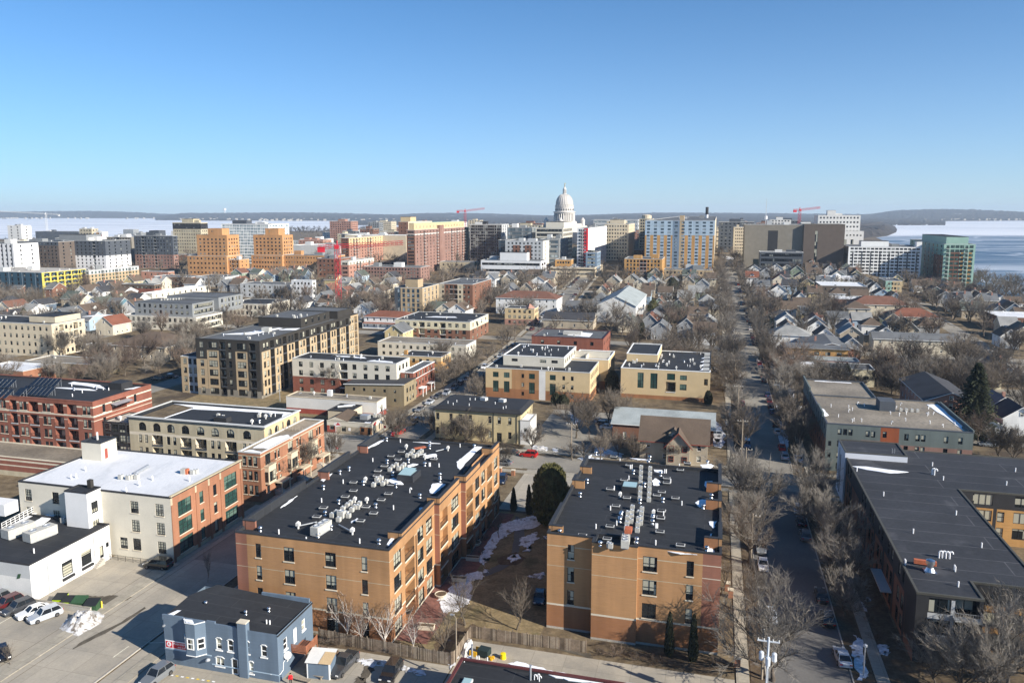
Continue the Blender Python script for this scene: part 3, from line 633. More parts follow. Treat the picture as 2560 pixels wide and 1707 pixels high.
def flat_roof(b,P,z1,par,roof,cope,skirt=.16):
    """counter-clockwise outline: one roof sheet and one coping ring"""
    rz = z1 - par; m = MB(); Q = offset_poly(P,-.02); m.poly([(x,y,rz) for x,y in Q]); m.build('roof',roof,b.root)
    q = MB(); o = offset_poly(P,.06); i_ = offset_poly(P,-.28); n = len(P)
    for k in range(n):
        a,c,e,f = o[k],o[(k + 1) % n],i_[(k + 1) % n],i_[k]; zt = z1 + .06
        q.quad((*a,zt),(*c,zt),(*e,zt),(*f,zt),0); q.quad((*a,z1 - skirt),(*c,z1 - skirt),(*c,zt),(*a,zt),0); q.quad((*f,zt),(*e,zt),(*e,rz - .05),(*f,rz - .05),1 if par > .2 else 0)
        q.quad((*P[k],z1 - skirt),(*P[(k + 1) % n],z1 - skirt),(*c,z1 - skirt),(*a,z1 - skirt),0)
    q.build('parapet',[cope,roof],b.root)
def clutter(b,x0,x1,y0,y1,z,n,kinds=('vent_pipe','roof_vent','skylight','condenser'),seed=1):
    rr = random.Random(seed)
    for i in range(n): fit(b,rr.choice(kinds),rr.uniform(x0 + 1.2,x1 - 1.2),rr.uniform(y0 + 1.2,y1 - 1.2),z)

def cr(ox,oy): return lambda x,y: (ox + x / 3.672,oy + y / 3.672)
C2,C3,C4 = cr(640,880),cr(1280,880),cr(1920,880); D2,D3,D4 = cr(640,1280),cr(1280,1280),cr(1920,1280)
# ================================================================== A: the long tan brick block, centre left
b = A = Bld('apartment_block','long tan brick apartment block with stepped sunlit balcony side and crowded black roof',side='R',u=978,vt=1374,uo=588,ub=1227,vb=1611,near=2,phrase='the long tan brick apartment block')
w_,d_,h_ = b.w,b.d,b.h; fl = [h_ - 3.7,h_ - 7.2,h_ - 10.7]; RZ = h_ - .45
xc = [w_ * q for q in ((647 - 588) / 390,(727 - 588) / 390,(833 - 588) / 390,(917 - 588) / 390)]
Fr = []
for z in fl: Fr += [(xc[0],z,.95,2.2,'w12'),(xc[1],z,1.75,2.2,'w22'),(xc[2],z,1.75,2.2,'w22'),(xc[3],z,.95,2.2,'w12')]
Fr += [(xc[1],.5,1.8,2.2,'w22'),(xc[2],.4,1.9,2.4,'w22'),(xc[3],.4,1.,2.4,'w12')]
bandz = 3.75
def yA(x): return inv_t(b.s0 + b.w,7.5,960 + .2806 * x) - b.t0
def bays(y0,items):
    out = []
    for kind,x0,x1 in items:
        a,c = yA(x0) - y0,yA(x1) - y0; u,wd = (a + c) / 2,c - a
        for i,z in enumerate(fl + [.35]):
            if kind == 'b':
                out.append((u,z - .75 if i < 3 else .1,wd,2.75,'b' if i < 3 else 'bn'))
            else: out.append((u,z - (.1 if i < 3 else 0),wd,2.3,'w%d2' % kind))
    return out
G0 = {'A': [(0,99,0,bandz,'base_brick'),(0,99,-2,.35,'concrete'),(0,99,bandz,bandz + .28,'stone_trim')],'F': [(0,1.9,bandz + .28,99,'rust_brick'),(0,99,h_ - 1.9,h_ - 1.8,'stone_tan'),(0,99,h_ - 5.4,h_ - 5.32,'stone_tan')],'R': [(0,99,h_ - 1.95,h_ - 1.85,'stone_tan')]}
y1,y2 = yA(452),yA(645)
common = dict(zones=G0,sill='stone_trim',slab='stone_trim')
b.block(0,w_,0,d_,h_,'tan_brick',F=Fr,Rt=bays(0,[(3,92,157),('b',189,272),(2,302,354),(2,378,430)]),par=None,**common)
b.block(w_ - .02,w_ + .9,y1,y2,h_,'tan_brick',Rt=bays(y1,[('b',458,524),(3,558,622)]),Lf=None,Bk=None,par=None,**common)
b.block(w_ - .02,w_ + 1.8,y2,d_,h_,'tan_brick',Rt=bays(y2,[('b',650,708),(2,732,769),(2,788,821),('b',841,884),(2,905,936)]),Lf=None,Bk=None,par=None,**common)
flat_roof(b,[(0,0),(w_,0),(w_,y1),(w_ + .9,y1),(w_ + .9,y2),(w_ + 1.8,y2),(w_ + 1.8,d_),(0,d_)],h_,.45,'membrane','black_cope')
# raised parapet runs along both long sides
def raised(b,x,y0,y1,z,hh=1.15,wall='tan_brick',t=.45):
    b.part('raised_parapet',[wall,'black_cope','membrane'],lambda q: (q.box(x - t,x + .03,y0,y1,z - .3,z + hh,0),q.box(x - t - .08,x + .1,y0 - .06,y1 + .06,z + hh,z + hh + .12,1),q.box(x - t - .05,x - t - .005,y0,y1,z - .3,z + hh,2)))
    b.part('raised_parapet',[wall,'black_cope','membrane'],lambda q: (q.box(x - 2.2,x - t - .1,y0,y0 + .4,z - .45,z + hh,0),q.box(x - 2.25,x - t - .1,y0 - .06,y0 + .46,z + hh,z + hh + .12,1)))
raised(b,w_,yA(165),y1 - .1,h_,.55); raised(b,w_ + .9,y1 + .1,y2 - 1,h_,.9); raised(b,w_ + 1.8,y2 + .2,y2 + 8.5,h_,.9); raised(b,w_ + 1.8,d_ - 5,d_ - .2,h_,.9)
for (p,q) in ((2,20),(25,37),(41,50)):
    b.part('raised_parapet',['rust_brick','black_cope','membrane'],lambda m,p=p,q=q: (m.box(-.03,.35,p,q,h_ - .3,h_ + .95,0),m.box(-.1,.45,p - .06,q + .06,h_ + .95,h_ + 1.07,1),m.box(.355,.40,p,q,h_ - .3,h_ + .94,2),m.box(.46,2.1,p,p + .4,h_ - .45,h_ + .95,0),m.box(.46,2.15,p - .06,p + .46,h_ + .95,h_ + 1.07,1)))
def ro(b,C,z,kind,pts,sc=1.,rz=0.):
    for p in pts:
        x,y = b.loc(*C(*p),z); fit(b,kind,x,y,z,sc,rz)
ro(b,C2,RZ,'condenser',[(1390,965),(1420,950),(1440,925),(1450,970),(1480,960),(1500,940),(1520,925),(1230,1095),(1255,1070),(1290,1050),(1310,1085),(1340,1070),(1360,1050),(1080,1235),(1120,1210),(1150,1175),(1165,1225),(1195,1205),(1110,1185),(840,1425),(870,1400),(910,1440),(950,1410),(880,1465),(800,1455),(940,1440),(700,1515),(740,1490),(760,1555),(830,1500),(850,1520)],.95)
ro(b,C2,RZ,'condenser',[(785,1520)],1.5)
ro(b,C2,RZ,'skylight',[(1240,970),(1305,1002),(1335,930),(1180,1063),(1120,1108),(1110,1152),(895,1213),(895,1290),(1215,1318),(820,1345),(1150,1375),(620,1448),(560,1530),(1010,1440),(1080,1498),(1240,1235),(1330,1170),(1635,998)],1.08,.1)
ro(b,C2,RZ,'roof_vent',[(1205,1020),(1400,1012),(1595,850),(1595,885),(855,1085),(770,1120),(620,1258),(985,1218),(1690,1145),(1690,1190),(1505,1338),(760,1390),(1100,1425),(635,1498),(1200,815),(2005,880),(1255,1130),(1550,1045),(1285,1240)])
ro(b,D2,RZ,'roof_vent',[(40,175),(1130,290),(690,160),(570,230)]); ro(b,D2,RZ,'vent_pipe',[(210,200),(462,270),(952,285)]); ro(b,D2,RZ,'chimney_cap',[(388,150),(885,205)]); ro(b,D2,RZ,'skylight',[(960,100)],1.08,.1)
ro(b,C2,RZ,'vent_pipe',[(1072,1005),(1325,830),(1873,872),(1680,1055),(800,1205),(602,1378),(1262,1445),(1600,1048),(1590,1048)]); ro(b,C2,RZ,'chimney_cap',[(1380,890),(1762,905),(1005,1195),(908,1380),(1018,1385),(1550,985)],.9); ro(b,C2,RZ,'vent_hook',[(1412,1290),(1640,995)])
x,y = b.loc(*D2(600,190),RZ); fit(b,'air_handler',x,y,RZ,.9,-.12)
x,y = b.loc(*C2(1400,1165),RZ)
b.part('roof_light',['black_cope','skylight'],lambda q: (q.box(x - 1.5,x + 1.5,y - 1.6,y + 2.2,RZ,RZ + 1.2,0),q.poly([(x - 1.4,y - 1.3,RZ + 1.25),(x + .9,y - 1.3,RZ + 1.25),(x + .9,y + 1.7,RZ + 1.6),(x - 1.4,y + 1.7,RZ + 1.6)],1),q.box(x - 1.45,x + .95,y - 1.35,y + 1.75,RZ + 1.2,RZ + 1.24,1)))
b.part('roof_pipe','rust_pipe',lambda q: q.box(-1.2,1.2,-.5,.5,.5,.62),(*b.loc(*C2(1505,900),RZ),RZ),.8)
for pts in ([(1480,960),(1560,940)],[(1650,920),(1750,895)],[(395,390 + 0),(420,380)]):
    P0,P1 = [b.loc(*C2(*p),RZ) for p in pts]; b.part('roof_pipe','galv',lambda q: q.tube([(*P0,RZ + .25),(*P1,RZ + .25)],.09,6))
for C,pts in ((D2,[(400,140),(560,105)]),(D2,[(760,130),(890,200)])):
    P0,P1 = [b.loc(*C(*p),RZ) for p in pts]; b.part('roof_pipe','galv',lambda q: q.tube([(*P0,RZ + .3),(*P1,RZ + .3)],.10,6))
for C,q in ((C2,[(960,912),(1100,835),(1175,800),(1180,808),(1110,850),(1060,870)]),(C2,[(1440,825),(1600,832),(1740,842),(1600,840)]),(C2,[(1840,1010),(1900,965),(1975,900),(2030,865),(2085,865),(2020,915),(1930,1010),(1870,1080),(1850,1060)]),(C2,[(1590,1270),(1620,1210),(1680,1205),(1740,1215),(1690,1262),(1640,1300),(1600,1295)]),(C2,[(1500,1430),(1570,1425),(1530,1470),(1500,1468)]),(C2,[(595,1180),(640,1130),(700,1115),(620,1190)]),(C2,[(225,1430),(300,1365),(380,1320),(280,1400)]),(C2,[(1200,1185),(1260,1155),(1330,1190),(1355,1215),(1280,1215)]),(C2,[(1385,1045),(1440,1025),(1490,1030),(1400,1062)]),(C2,[(1550,950),(1650,935),(1660,955),(1560,975)]),(D2,[(1200,300),(1240,240),(1280,215),(1250,290),(1225,315)]),(D2,[(870,90),(930,55),(940,70),(880,100)])):
    b.snow([b.loc(*C(*p),RZ) for p in q],RZ,jag=.12)
b.part('downpipe','dark_frame',lambda q: q.tube([(w_ + .1,yA(286),.3),(w_ + .1,yA(286),h_ - 2)],.05,5))
b.done()
# ================================================================== B: the tan block, centre right
b = B = Bld('apartment_block','tan brick apartment block with a windowless projecting bay and twin rows of roof condensers',side='L',u=1361,vt=1340,uo=1804,ub=1464,vb=1580,near=2,phrase='the tan block with the windowless bay')
w_,d_,h_ = b.w,b.d,b.h; d_ = b.d = 37.; RZ = h_ - .5; FOOT[-1] = (b.s0,b.s0 + w_,b.t0,b.t0 + d_)
xx = lambda u: w_ * (u - 1361) / 443.
zt = [h_ - 1.55,h_ - 5.1,h_ - 8.65]
G0 = {'A': [(0,99,0,bandz,'base_brick'),(0,99,-2,.35,'concrete'),(0,99,bandz,bandz + .28,'stone_trim')],'F': [(0,99,h_ - 2.0,h_ - 1.88,'stone_tan'),(0,99,h_ - 5.1,h_ - 5.02,'stone_tan')]}
Bc = dict(sill='stone_trim',slab='stone_trim',par=None)
FL_ = [(xx(1425),z - 2.25,1.,2.25,'w12') for z in zt]
xb0,xb1 = xx(1484),xx(1600)
b.block(0,xb0,1.5,d_,h_,'tan_brick',F=FL_,Lf=[],Rt=None,zones=G0,**Bc)
b.block(xb0,xb1,.0,1.5,h_,'tan_brick',F=[(xb1 - xb0 - 3.8,h_ - .9,.5,.35,'d')],Bk=None,zones=G0,**Bc)
Gz = dict(G0); Gz['F'] = G0['F'] + [(xx(1760) - xb1,99,bandz + .28,99,'rust_brick'),(xx(1760) - xb1,99,h_ - 2.0,h_ - 1.88,'stone_trim'),(xx(1760) - xb1,99,h_ - 3.9,h_ - 3.78,'stone_trim')]
FRr = []
for z in zt: FRr += [(xx(1631) - xb1,z - 2.25,2.0,2.25,'w22'),(xx(1730) - xb1,z - 2.25,1.,2.25,'w12')]
b.block(xb1,w_,.5,d_,h_,'tan_brick',F=FRr,Rt=grid(d_,6,4,1.6,2.2,3.5,.9,'w22'),Lf=None,zones=Gz,**Bc)
flat_roof(b,[(0,1.5),(xb0,1.5),(xb0,0),(xb1,0),(xb1,.5),(w_,.5),(w_,d_),(0,d_)],h_,.5,'membrane','black_cope')
b.part('raised_parapet',['black_cope','membrane'],lambda q: (q.box(xb0 + .3,xb1 - .3,3.0,3.35,h_ - .45,h_ + .02,0),q.box(xb0 + .28,xb0 + .55,.3,3.0,h_ - .3,h_ + .04,1),q.box(xb1 - .55,xb1 - .28,.3,3.0,h_ - .3,h_ + .04,1)))
for (p,q,x0,x1,hh) in ((3,9,w_ - .4,w_ + .03,1.1),(18,22,w_ - .4,w_ + .03,1.1),(26,36.8,w_ - .4,w_ + .03,1.1),(2.8,12,-.03,.4,.55),(22,25,-.03,.4,.9),(30,36.8,-.03,.4,.7)):
    left = x0 < 1
    b.part('raised_parapet',['tan_brick','black_cope','membrane'],lambda m: (m.box(x0,x1,p,q,h_ - .3,h_ + hh,0),m.box(x0 - .08,x1 + .08,p - .06,q + .06,h_ + hh,h_ + hh + .12,1),m.box(x1 + .005 if left else x0 - .05,x1 + .05 if left else x0 - .005,p,q,h_ - .3,h_ + hh - .02,2)))
    a0,a1 = (x1 + .1,x1 + 1.7) if left else (x0 - 2.,x0 - .1)
    b.part('raised_parapet',['tan_brick' if left else 'base_brick','black_cope'],lambda m: (m.box(a0,a1,p,p + .4,h_ - .5,h_ + hh,0),m.box(a0,a1,p - .05,p + .45,h_ + hh,h_ + hh + .12,1)))
CO = []
for i in range(7):
    CO += [(1185 - i * 2,1075 + i * 48),(1268 - i * 2,1085 + i * 48)]
for i in range(4): CO += [(1105 - i * 4,1445 + i * 42),(1192 - i * 4,1460 + i * 42)]
ro(b,C3,RZ,'condenser',CO,.95)
ro(b,D3,RZ,'condenser',[(1065,30),(1060,75),(1055,125),(1050,165),(1165,25),(1160,85),(1155,135),(1150,185),(905,330),(890,320)],.95)
ro(b,C3,RZ,'skylight',[(935,975),(1610,1035),(1075,1055),(1545,1098),(1030,1192),(1420,1175),(1420,1218),(900,1275),(1375,1302),(1330,1332),(1055,1355),(1500,1358),(955,1430),(1375,1475),(1365,1538)],1.08)
ro(b,D3,RZ,'skylight',[(645,235),(875,265),(900,150),(1365,75),(1358,200),(1547,325),(1370,10)],1.08)
ro(b,C3,RZ,'roof_vent',[(770,945),(1265,985),(1250,1030),(1795,1030),(690,1200),(600,1230),(625,1325),(1115,1115),(1365,1135),(1215,1235),(1175,1385),(1385,1375),(1000,1515),(990,1560),(1290,1545),(1755,1435),(1830,1340)])
ro(b,D3,RZ,'roof_vent',[(438,200),(1005,30),(990,80),(1295,60),(1290,110),(810,310),(1145,275),(1140,310),(1790,355)])
ro(b,C3,RZ,'vent_pipe',[(990,1010),(1535,1060),(1072,1170),(1455,1200),(938,1265),(1558,1405),(903,1450),(1390,1500),(1400,1110),(1415,1110),(1100,1070),(1085,1070)]); ro(b,D3,RZ,'vent_pipe',[(770,150),(1318,300),(1318,145),(1334,145),(1326,145),(960,120)]); ro(b,C3,RZ,'chimney_cap',[(992,1335),(1298,1500)],.9)
x,y = b.loc(*C3(1080,1270),RZ)
b.part('roof_light',['black_cope','skylight'],lambda q: (q.box(x - 1.3,x + 1.3,y - .8,y + 1.8,RZ,RZ + .9,0),q.box(x - 1.15,x + 1.15,y - .65,y + 1.65,RZ + .9,RZ + 1.0,1)))
x,y = b.loc(*D3(1035,330),RZ); fit(b,'air_handler',x,y + .9,RZ + .05,.75,.05)
b.part('roof_duct','rust_pipe',lambda q: q.box(-.5,.5,-.7,.7,1.4,2.0),(x + .2,y + 2.6,RZ))
for C,q in ((C3,[(670,1020),(700,960),(735,940),(720,980)]),(C3,[(1080,975),(1220,985),(1250,992),(1150,990)]),(C3,[(1730,1035),(1830,1030),(1850,1045),(1780,1095),(1745,1070)]),(C3,[(1770,1190),(1840,1185),(1840,1225),(1790,1250),(1765,1220)]),(C3,[(1680,1385),(1740,1355),(1795,1355),(1795,1410),(1720,1425)]),(C3,[(1285,1180),(1320,1160),(1360,1190),(1345,1225),(1300,1225)]),(C3,[(1300,1080),(1380,1085),(1390,1110),(1310,1100)]),(D3,[(1805,90),(1880,85),(1850,150),(1815,120)]),(D3,[(1400,355),(1560,375),(1700,392),(1540,385)]),(D3,[(1800,320),(1830,310),(1860,370),(1800,370)]),(D3,[(1800,270),(1820,200),(1835,200),(1815,275)])):
    b.snow([b.loc(*C(*p),RZ) for p in q],RZ,jag=.12)
b.part('downpipe','dark_frame',lambda q: q.tube([(xx(1460),2.5,1),(xx(1460),2.5,3.2)],.05,5))
b.done()
# ================================================================== C: the dark modern block on the right
b = Cb = Bld('apartment_block','dark modern apartment block with L-shaped charcoal roof and brick lower storeys',side='L',u=2279,vt=1480,uo=2462,ub=2112,vb=1652,near=2,phrase='the dark modern block')
h_ = b.h; b.w,b.d = 46,70; FOOT[-1] = (b.s0,b.s0 + 46,b.t0,b.t0 + 70)
RZ = h_ - .12
def leftcols():
    out = []
    for i in range(8):
        y = 5 + i * 7.6
        for dy in (0,2.6):
            out += [(y + dy,h_ - 2.5,1.3,2.,'w12'),(y + dy,3.7,1.7,2.4,'w22'),(y + dy,.6,1.7,2.3,'w22')]
    return out
zl = {'L': [(0,99,-2,h_ - 3.2,'brown_brick')],'F': []}
for i in range(9): zl['L'] += [(1.0 + i * 7.6,2.2 + i * 7.6,-2,h_ - 3.2,'charcoal')]
c_ = dict(par=None,frame='dark_frame',glass='glass')
mat('olive_cope',(.075,.072,.06),.6,.1)
Ff = []
for z in (h_ - 3.0,h_ - 6.1,h_ - 9.2): Ff += [(2.9,z + .35,2.7,2.1,'w21')]
Ff += [(6.3,h_ - 2.75,2.9,2.4,'bn'),(6.3,h_ - 5.85,2.9,2.4,'bn'),(6.3,h_ - 9,2.9,2.4,'bn')]
Ff += [(6.3,h_ - 2.8,3.4,1.2,'B'),(6.3,h_ - 5.9,3.4,1.2,'B')]
b.block(0,8.3,0,5.3,h_ - .1,'charcoal',F=Ff,Lf=[],zones={'L': [(0,5.3,-2,1.5,'brown_brick')],'F': [(1.5,4.3,h_ - 3.6,h_ - 2.7,'pale_grey'),(1.5,4.3,h_ - 6.7,h_ - 5.8,'pale_grey'),(4.35,4.8,.3,h_ - .6,'pale_grey')]},slab='pale_grey',rail='galv',**c_)
b.block(0,17.6,5.304,45.6,h_ - .1,'charcoal',F=[(12.5,.5,5,2.3,'w31'),(12.5,3.7,5,2.3,'w31')],Rt=grid(40,8,3,2.,1.9,3.2,.8,'w21'),Lf=[q for q in leftcols() if q[0] < 39.5],zones={**zl,'F': [(8.3,99,-2,h_ - 3.2,'ochre_brick')],'R': [(0,99,-2,h_ - 3.2,'ochre_brick')]},**c_)
courF = []
for i,x in enumerate((4,11,18,25)):
    for z in (h_ - 2.9,h_ - 6,h_ - 9.1): courF += [(x,z + .3,3.4,2.1,'w31')]
    for z in (h_ - 6,h_ - 9.1): courF += [(x + 3.2,z + .3,1.2,2.,'w12')]
b.block(0,46,45.604,69.5,h_ - .1,'charcoal',F=[(q[0] + 17.6,*q[1:]) for q in courF],Lf=[q for q in leftcols() if q[0] < 16],zones={**zl,'F': [(0,99,-2,h_ - 3.2,'ochre_brick')] + [(17.6 + x + 1.9,17.6 + x + 2.5,-2,h_ - 3.2,'charcoal') for x in (4,11,18,25)]},**c_)
b.block(-.3,11.8,60.5,70,h_ + 1.3,'white_panel' if mat('white_panel',(.62,.64,.68),.6,.03) else 0,Lf=[(4,.6,1.2,h_ - 1.5,'w14')],zones={'L': [(2,2.8,1,h_,'slate_grey')]},par=.12,roof='dark_membrane',cope='olive_cope')
flat_roof(b,[(0,0),(8.3,0),(8.3,5.3),(17.6,5.3),(17.6,45.6),(46,45.6),(46,69.5),(0,69.5)],h_,.1,'dark_membrane','olive_cope',.25)
ro(b,C4,RZ,'vent_pipe',[(1508,1045),(1608,1175),(1060,1320),(2270,1098),(2188,1222),(1726,1495),(815,1095)],1.1); ro(b,C4,RZ,'vent_hook',[(1505,1125),(1525,1130)],1.5)
ro(b,D4,RZ,'vent_pipe',[(1332,195),(1255,475),(1260,485),(1960,325),(1710,530),(1718,545),(1746,685)],1.1); ro(b,D4,RZ,'vent_hook',[(1568,420),(1598,420),(1630,425),(1665,428)],1.3)
x,y = b.loc(*D4(1485,545),RZ)
b.part('exhaust_fan','steel',lambda q: (q.box(x - .8,x + .8,y - .8,y + .8,RZ,RZ + .15),q.lathe([(.75,RZ + .15),(.45,RZ + .7),(.45,RZ + 1.2),(.62,RZ + 1.3),(.6,RZ + 1.75),(.3,RZ + 1.9)],16,0,(x,y))))
b.part('roof_duct','rust_pipe',lambda q: q.box(-1.5,1.5,-.3,.3,.25,.85),(x - .2,y + 1.9,RZ),-.1)
b.snow([b.loc(*C4(*p),RZ) for p in [(765,1048),(900,1052),(1100,1080),(1290,1102),(1200,1110),(1110,1112),(900,1080)]],RZ,jag=.06)
def ladder(q):
    for sx in (-.25,.25): q.tube([(sx,-.15,0),(sx,-.15,2.3),(sx,.3,2.3)],.03,5)
    for i in range(6): q.tube([(-.25,-.15,.3 + i * .33),(.25,-.15,.3 + i * .33)],.02,4)
b.part('roof_ladder','galv',ladder,(9.4,62.4,RZ))
b.part('canopy','pale_grey',lambda q: q.box(-1.6,0,14,22,3.0,3.25))
b.done()
# ================================================================== the low roof cut by the bottom edge
b = Bld('shop_building','low flat-roofed building with orange roof edge and a band of snow','building',side='L',u=1154,vt=1643,uo=1720,h=4.6,d=5,near=1,phrase='the low snow-banded roof')
b.t0 -= 26; b.d = 26; b.w = 34; FOOT[-1] = (b.s0,b.s0 + 34,b.t0,b.t0 + 26); b.root.location = W(b.s0,b.t0,0)
b.block(0,34,0,26,b.h,'brown_brick',Bk=[(6,.2,3,2.6,'d'),(14,1,1.5,1.4,'w22')],Lf=[(6,1,1.5,1.4,'w22'),(14,1,1.5,1.4,'w22')],par=.35,roof='membrane',cope='maroon_trim')
b.part('fascia','orange_trim',lambda q: (q.box(-.12,-.065,0,20.5,b.h - .5,b.h + .04),q.box(-.12,-.065,22.5,26,b.h - .5,b.h + .04)))
RZ = b.h - .35
E2 = lambda x,y: (1130 + x / 10.66,1560 + y / 10.66)
for p in ((660,950),(720,950),(945,990)): x,y = b.loc(*E2(*p),RZ); fit(b,'vent_pipe',x,y,RZ,.8)
for p in ((535,920),(2090,1480)):
    x,y = b.loc(*E2(*p),RZ); b.part('vent_stack','galv',lambda q: q.tube([(x,y,RZ),(x,y,RZ + 1.9),(x,y,RZ + 2.0)],[.13,.13,.17],8))
for p in ((205,1535),(235,1530),(250,1550)): x,y = b.loc(*D3(*p),RZ); fit(b,'vent_hook',x,y,RZ,.8)
x,y = b.loc(*E2(410,1550),RZ); b.part('skylight',['light_cope','skylight'],lambda q: (q.box(x - .6,x + .6,y - .8,y + .5,RZ,RZ + .3,0),q.box(x - .5,x + .5,y - .7,y + .4,RZ + .3,RZ + .36,1)))
b.snow([b.loc(*D3(*p),RZ) for p in [(-40,1390),(30,1375),(130,1390),(250,1425),(390,1465),(700,1520),(1000,1560),(1500,1640),(1500,1720),(900,1570),(640,1560),(400,1520),(250,1460),(120,1425),(0,1410)]],RZ,jag=.15)
b.snow([b.loc(*E2(*p),RZ) for p in [(320,1010),(400,880),(560,820),(500,920)]],RZ,jag=.03)
b.done()
# ================================================================== the white roofed cream building and its neighbours, left
b = Bld('office_building','three-storey cream building with snowy white roof and brick end with big green windows','building',side='R',u=436,vt=1244,uo=45,ub=603,vb=1408,near=2,phrase='the white-roofed cream building')
w_,d_,h_ = b.w,b.d,b.h
X = lambda u: w_ * (u - 45) / 391.
ff = [h_ - 3.6,h_ - 7.1,h_ - 10.6]
Fc = []
for z in ff: Fc += [(X(70),z,1.5,2.2,'w34'),(X(143),z,1.5,2.2,'w34'),(X(346),z,1.7,2.2,'w34'),(X(408),z,1.7,2.2,'w34')]
Fc += [(X(313),ff[2],1.6,2.1,'w34')]
Rc = []
for i,z in enumerate([h_ - 4.2,h_ - 7.7,h_ - 11.2]):
    Rc += [(3.6,z,3.6,2.7,'w33','glass_green'),(8.3,z + .2,1.1,2.2,'w12','glass_green'),(17.2,z,4.,2.7,'w33','glass_green')]
    Rc += [(12.3,z + .2,1.0,2.1,'w12')] if i != 2 else [(12.3,z - .3,1.1,2.6,'d')]
zz = {'R': [(0,99,-2,99,'orange_brick'),(0,99,-2,.8,'stone_tan')] + [(a,a + .5,h_ - 1.5,h_,'stone_tan') for a in (0,6.6,10.4,13.9,d_ - .6)],'F': [(w_ - .01,99,0,99,'orange_brick')]}
b.block(0,w_,0,d_,h_,'cream_pale',F=Fc,Rt=Rc,zones=zz,par=.2,roof='white_roof',cope='charcoal',sill='stone_trim',frame='dark_frame')
for a in (0,6.6,10.4,13.9,d_ - .6): b.part('pilaster','orange_brick',lambda q: q.box(w_ + .002,w_ + .14,a,a + .55,0,h_ - 1.5))
b.part('parapet_cap','stone_tan',lambda q: q.box(w_ - .25,w_ + .16,0,d_,h_ + .065,h_ + .32))
X3 = lambda x,y: b.loc(x / 3.672,880 + y / 3.672,h_)
x,y = X3(763,975); b.block(x - .2,x + 4.6,y,y + 4.2,h_ + 3.6,'cream_pale',z0=h_ - .2,base=False,par=.15,zones={'R': [(.9,1.7,h_,h_ + 2.1,'red_siding')]},name='penthouse')
b.part('roof_stack','off_white',lambda q: q.tube([(x + 2,y + 2,h_ + 3.5),(x + 2,y + 2,h_ + 5.1)],.2,8))
RZ = h_ - .2
for p in ((1110,1155),(1205,1155),(1255,1155),(1770,1110),(1800,1105),(1180,1160)): x,y = X3(*p); fit(b,'condenser',x,y,RZ,1.1)
for p in ((785,1080),(700,1145),(655,1155),(1280,1215),(1160,1275),(1400,1165),(1740,1175)): x,y = X3(*p); fit(b,'vent_pipe',x,y,RZ,1.2)
p0,p1 = X3(1240,1120),X3(1360,1055); b.part('roof_duct','galv',lambda q: q.tube([(*p0,RZ + .35),(*p1,RZ + .45)],.35,10))
x,y = X3(1700,1105); b.part('roof_fan',['rust_pipe','unit_white'],lambda q: (q.box(x - .7,x + .3,y - .5,y + .5,RZ,RZ + 1,1),q.box(x + .3,x + .7,y - .4,y + .4,RZ,RZ + 1,0)))
# white stair tower on its front
xt0,xt1 = X(207),X(263)
b.block(xt0,xt1,-3.2,0,h_ + .6,'white_paint',Rt=[(1.6,z,1.5,2.1,'w34') for z in ff],par=.15,roof='membrane',cope='charcoal',name='stair_tower')
b.part('chimney','dark_siding',lambda q: q.box(xt1 - 2,xt1 - 1.2,-.9,-.2,h_ + .6,h_ + 2.0))
b.part('handrail','dark_frame',lambda q: [q.tube([(xt1 + 1 + i * 1.6,-1.6,0),(xt1 + 1 + i * 1.6,-1.6,1.0)],.04,5) for i in range(9)] + [q.tube([(xt1 + 1,-1.6,z),(xt1 + 13.8,-1.6,z)],.035,5) for z in (.55,1.0)])
b.part('step','concrete',lambda q: [q.box(xt1 + .5,xt1 + 3.,-5.4 + i * .35,-5.4 + (i + 1) * .35,-.1,.18 * (i + 1)) for i in range(6)])
b.done()
b = Bld('workshop','low bright white workshop with two loading doors and big white roof units','building',side='R',u=82,vt=1411,uo=-160,ub=262,vb=1506,near=2,phrase='the low white workshop')
w_,d_,h_ = b.w,b.d,b.h; d_ = b.d = d_ + 1.0
b.block(0,w_,0,d_,h_,'white_paint',F=[(w_ - 1.6,h_ - 3.2,.01,.01,'d')],Rt=[(7.1,1.3,2.2,2.5,'w15'),(11.2,1.3,2.2,2.5,'w15'),(14.6,1.0,.9,2.2,'d'),(16.,2.4,.7,.9,'w11')],zones={'F': [(0,99,-2,4.0,'off_white'),(0,99,4,99,'pale_grey')]},par=.25,roof='membrane',cope='charcoal')
for y in (7.1,11.2): b.part('dock_bumper','charcoal',lambda q: q.box(w_,w_ + .35,y - 1.2,y + 1.2,.75,1.15))
for y in (3.2,12.9): b.part('downpipe','galv',lambda q: q.tube([(w_ + .1,y,0),(w_ + .1,y,h_ - .3)],.07,6))
RZ = h_ - .25
Y1 = lambda x,y: b.loc(x / 3.672,1280 + y / 3.672,RZ)
for (px_,sx) in (((120,230),1.),((320,260),1.)):
    x,y = Y1(*px_); b.part('roof_unit',['unit_white','galv'],lambda q: (q.box(-1.1,1.1,-2.4,2.4,.15,1.75,0),q.lathe([(.6,1.75),(.6,1.85),(.5,1.85),(.48,1.78)],12,1,(0,-1.2)),q.lathe([(.6,1.75),(.6,1.85),(.5,1.85),(.48,1.78)],12,1,(0,1.2)),q.box(-1,1,-2.2,2.2,0,.15,1)),(x,y + 1.2,RZ),-.2)
x,y = Y1(30,20); b.part('roof_unit','white_paint',lambda q: q.box(-2.2,2.2,-1.5,1.5,0,2.2),(x - 1,y + .8,RZ))
p0,p1 = Y1(20,165),Y1(440,-60)
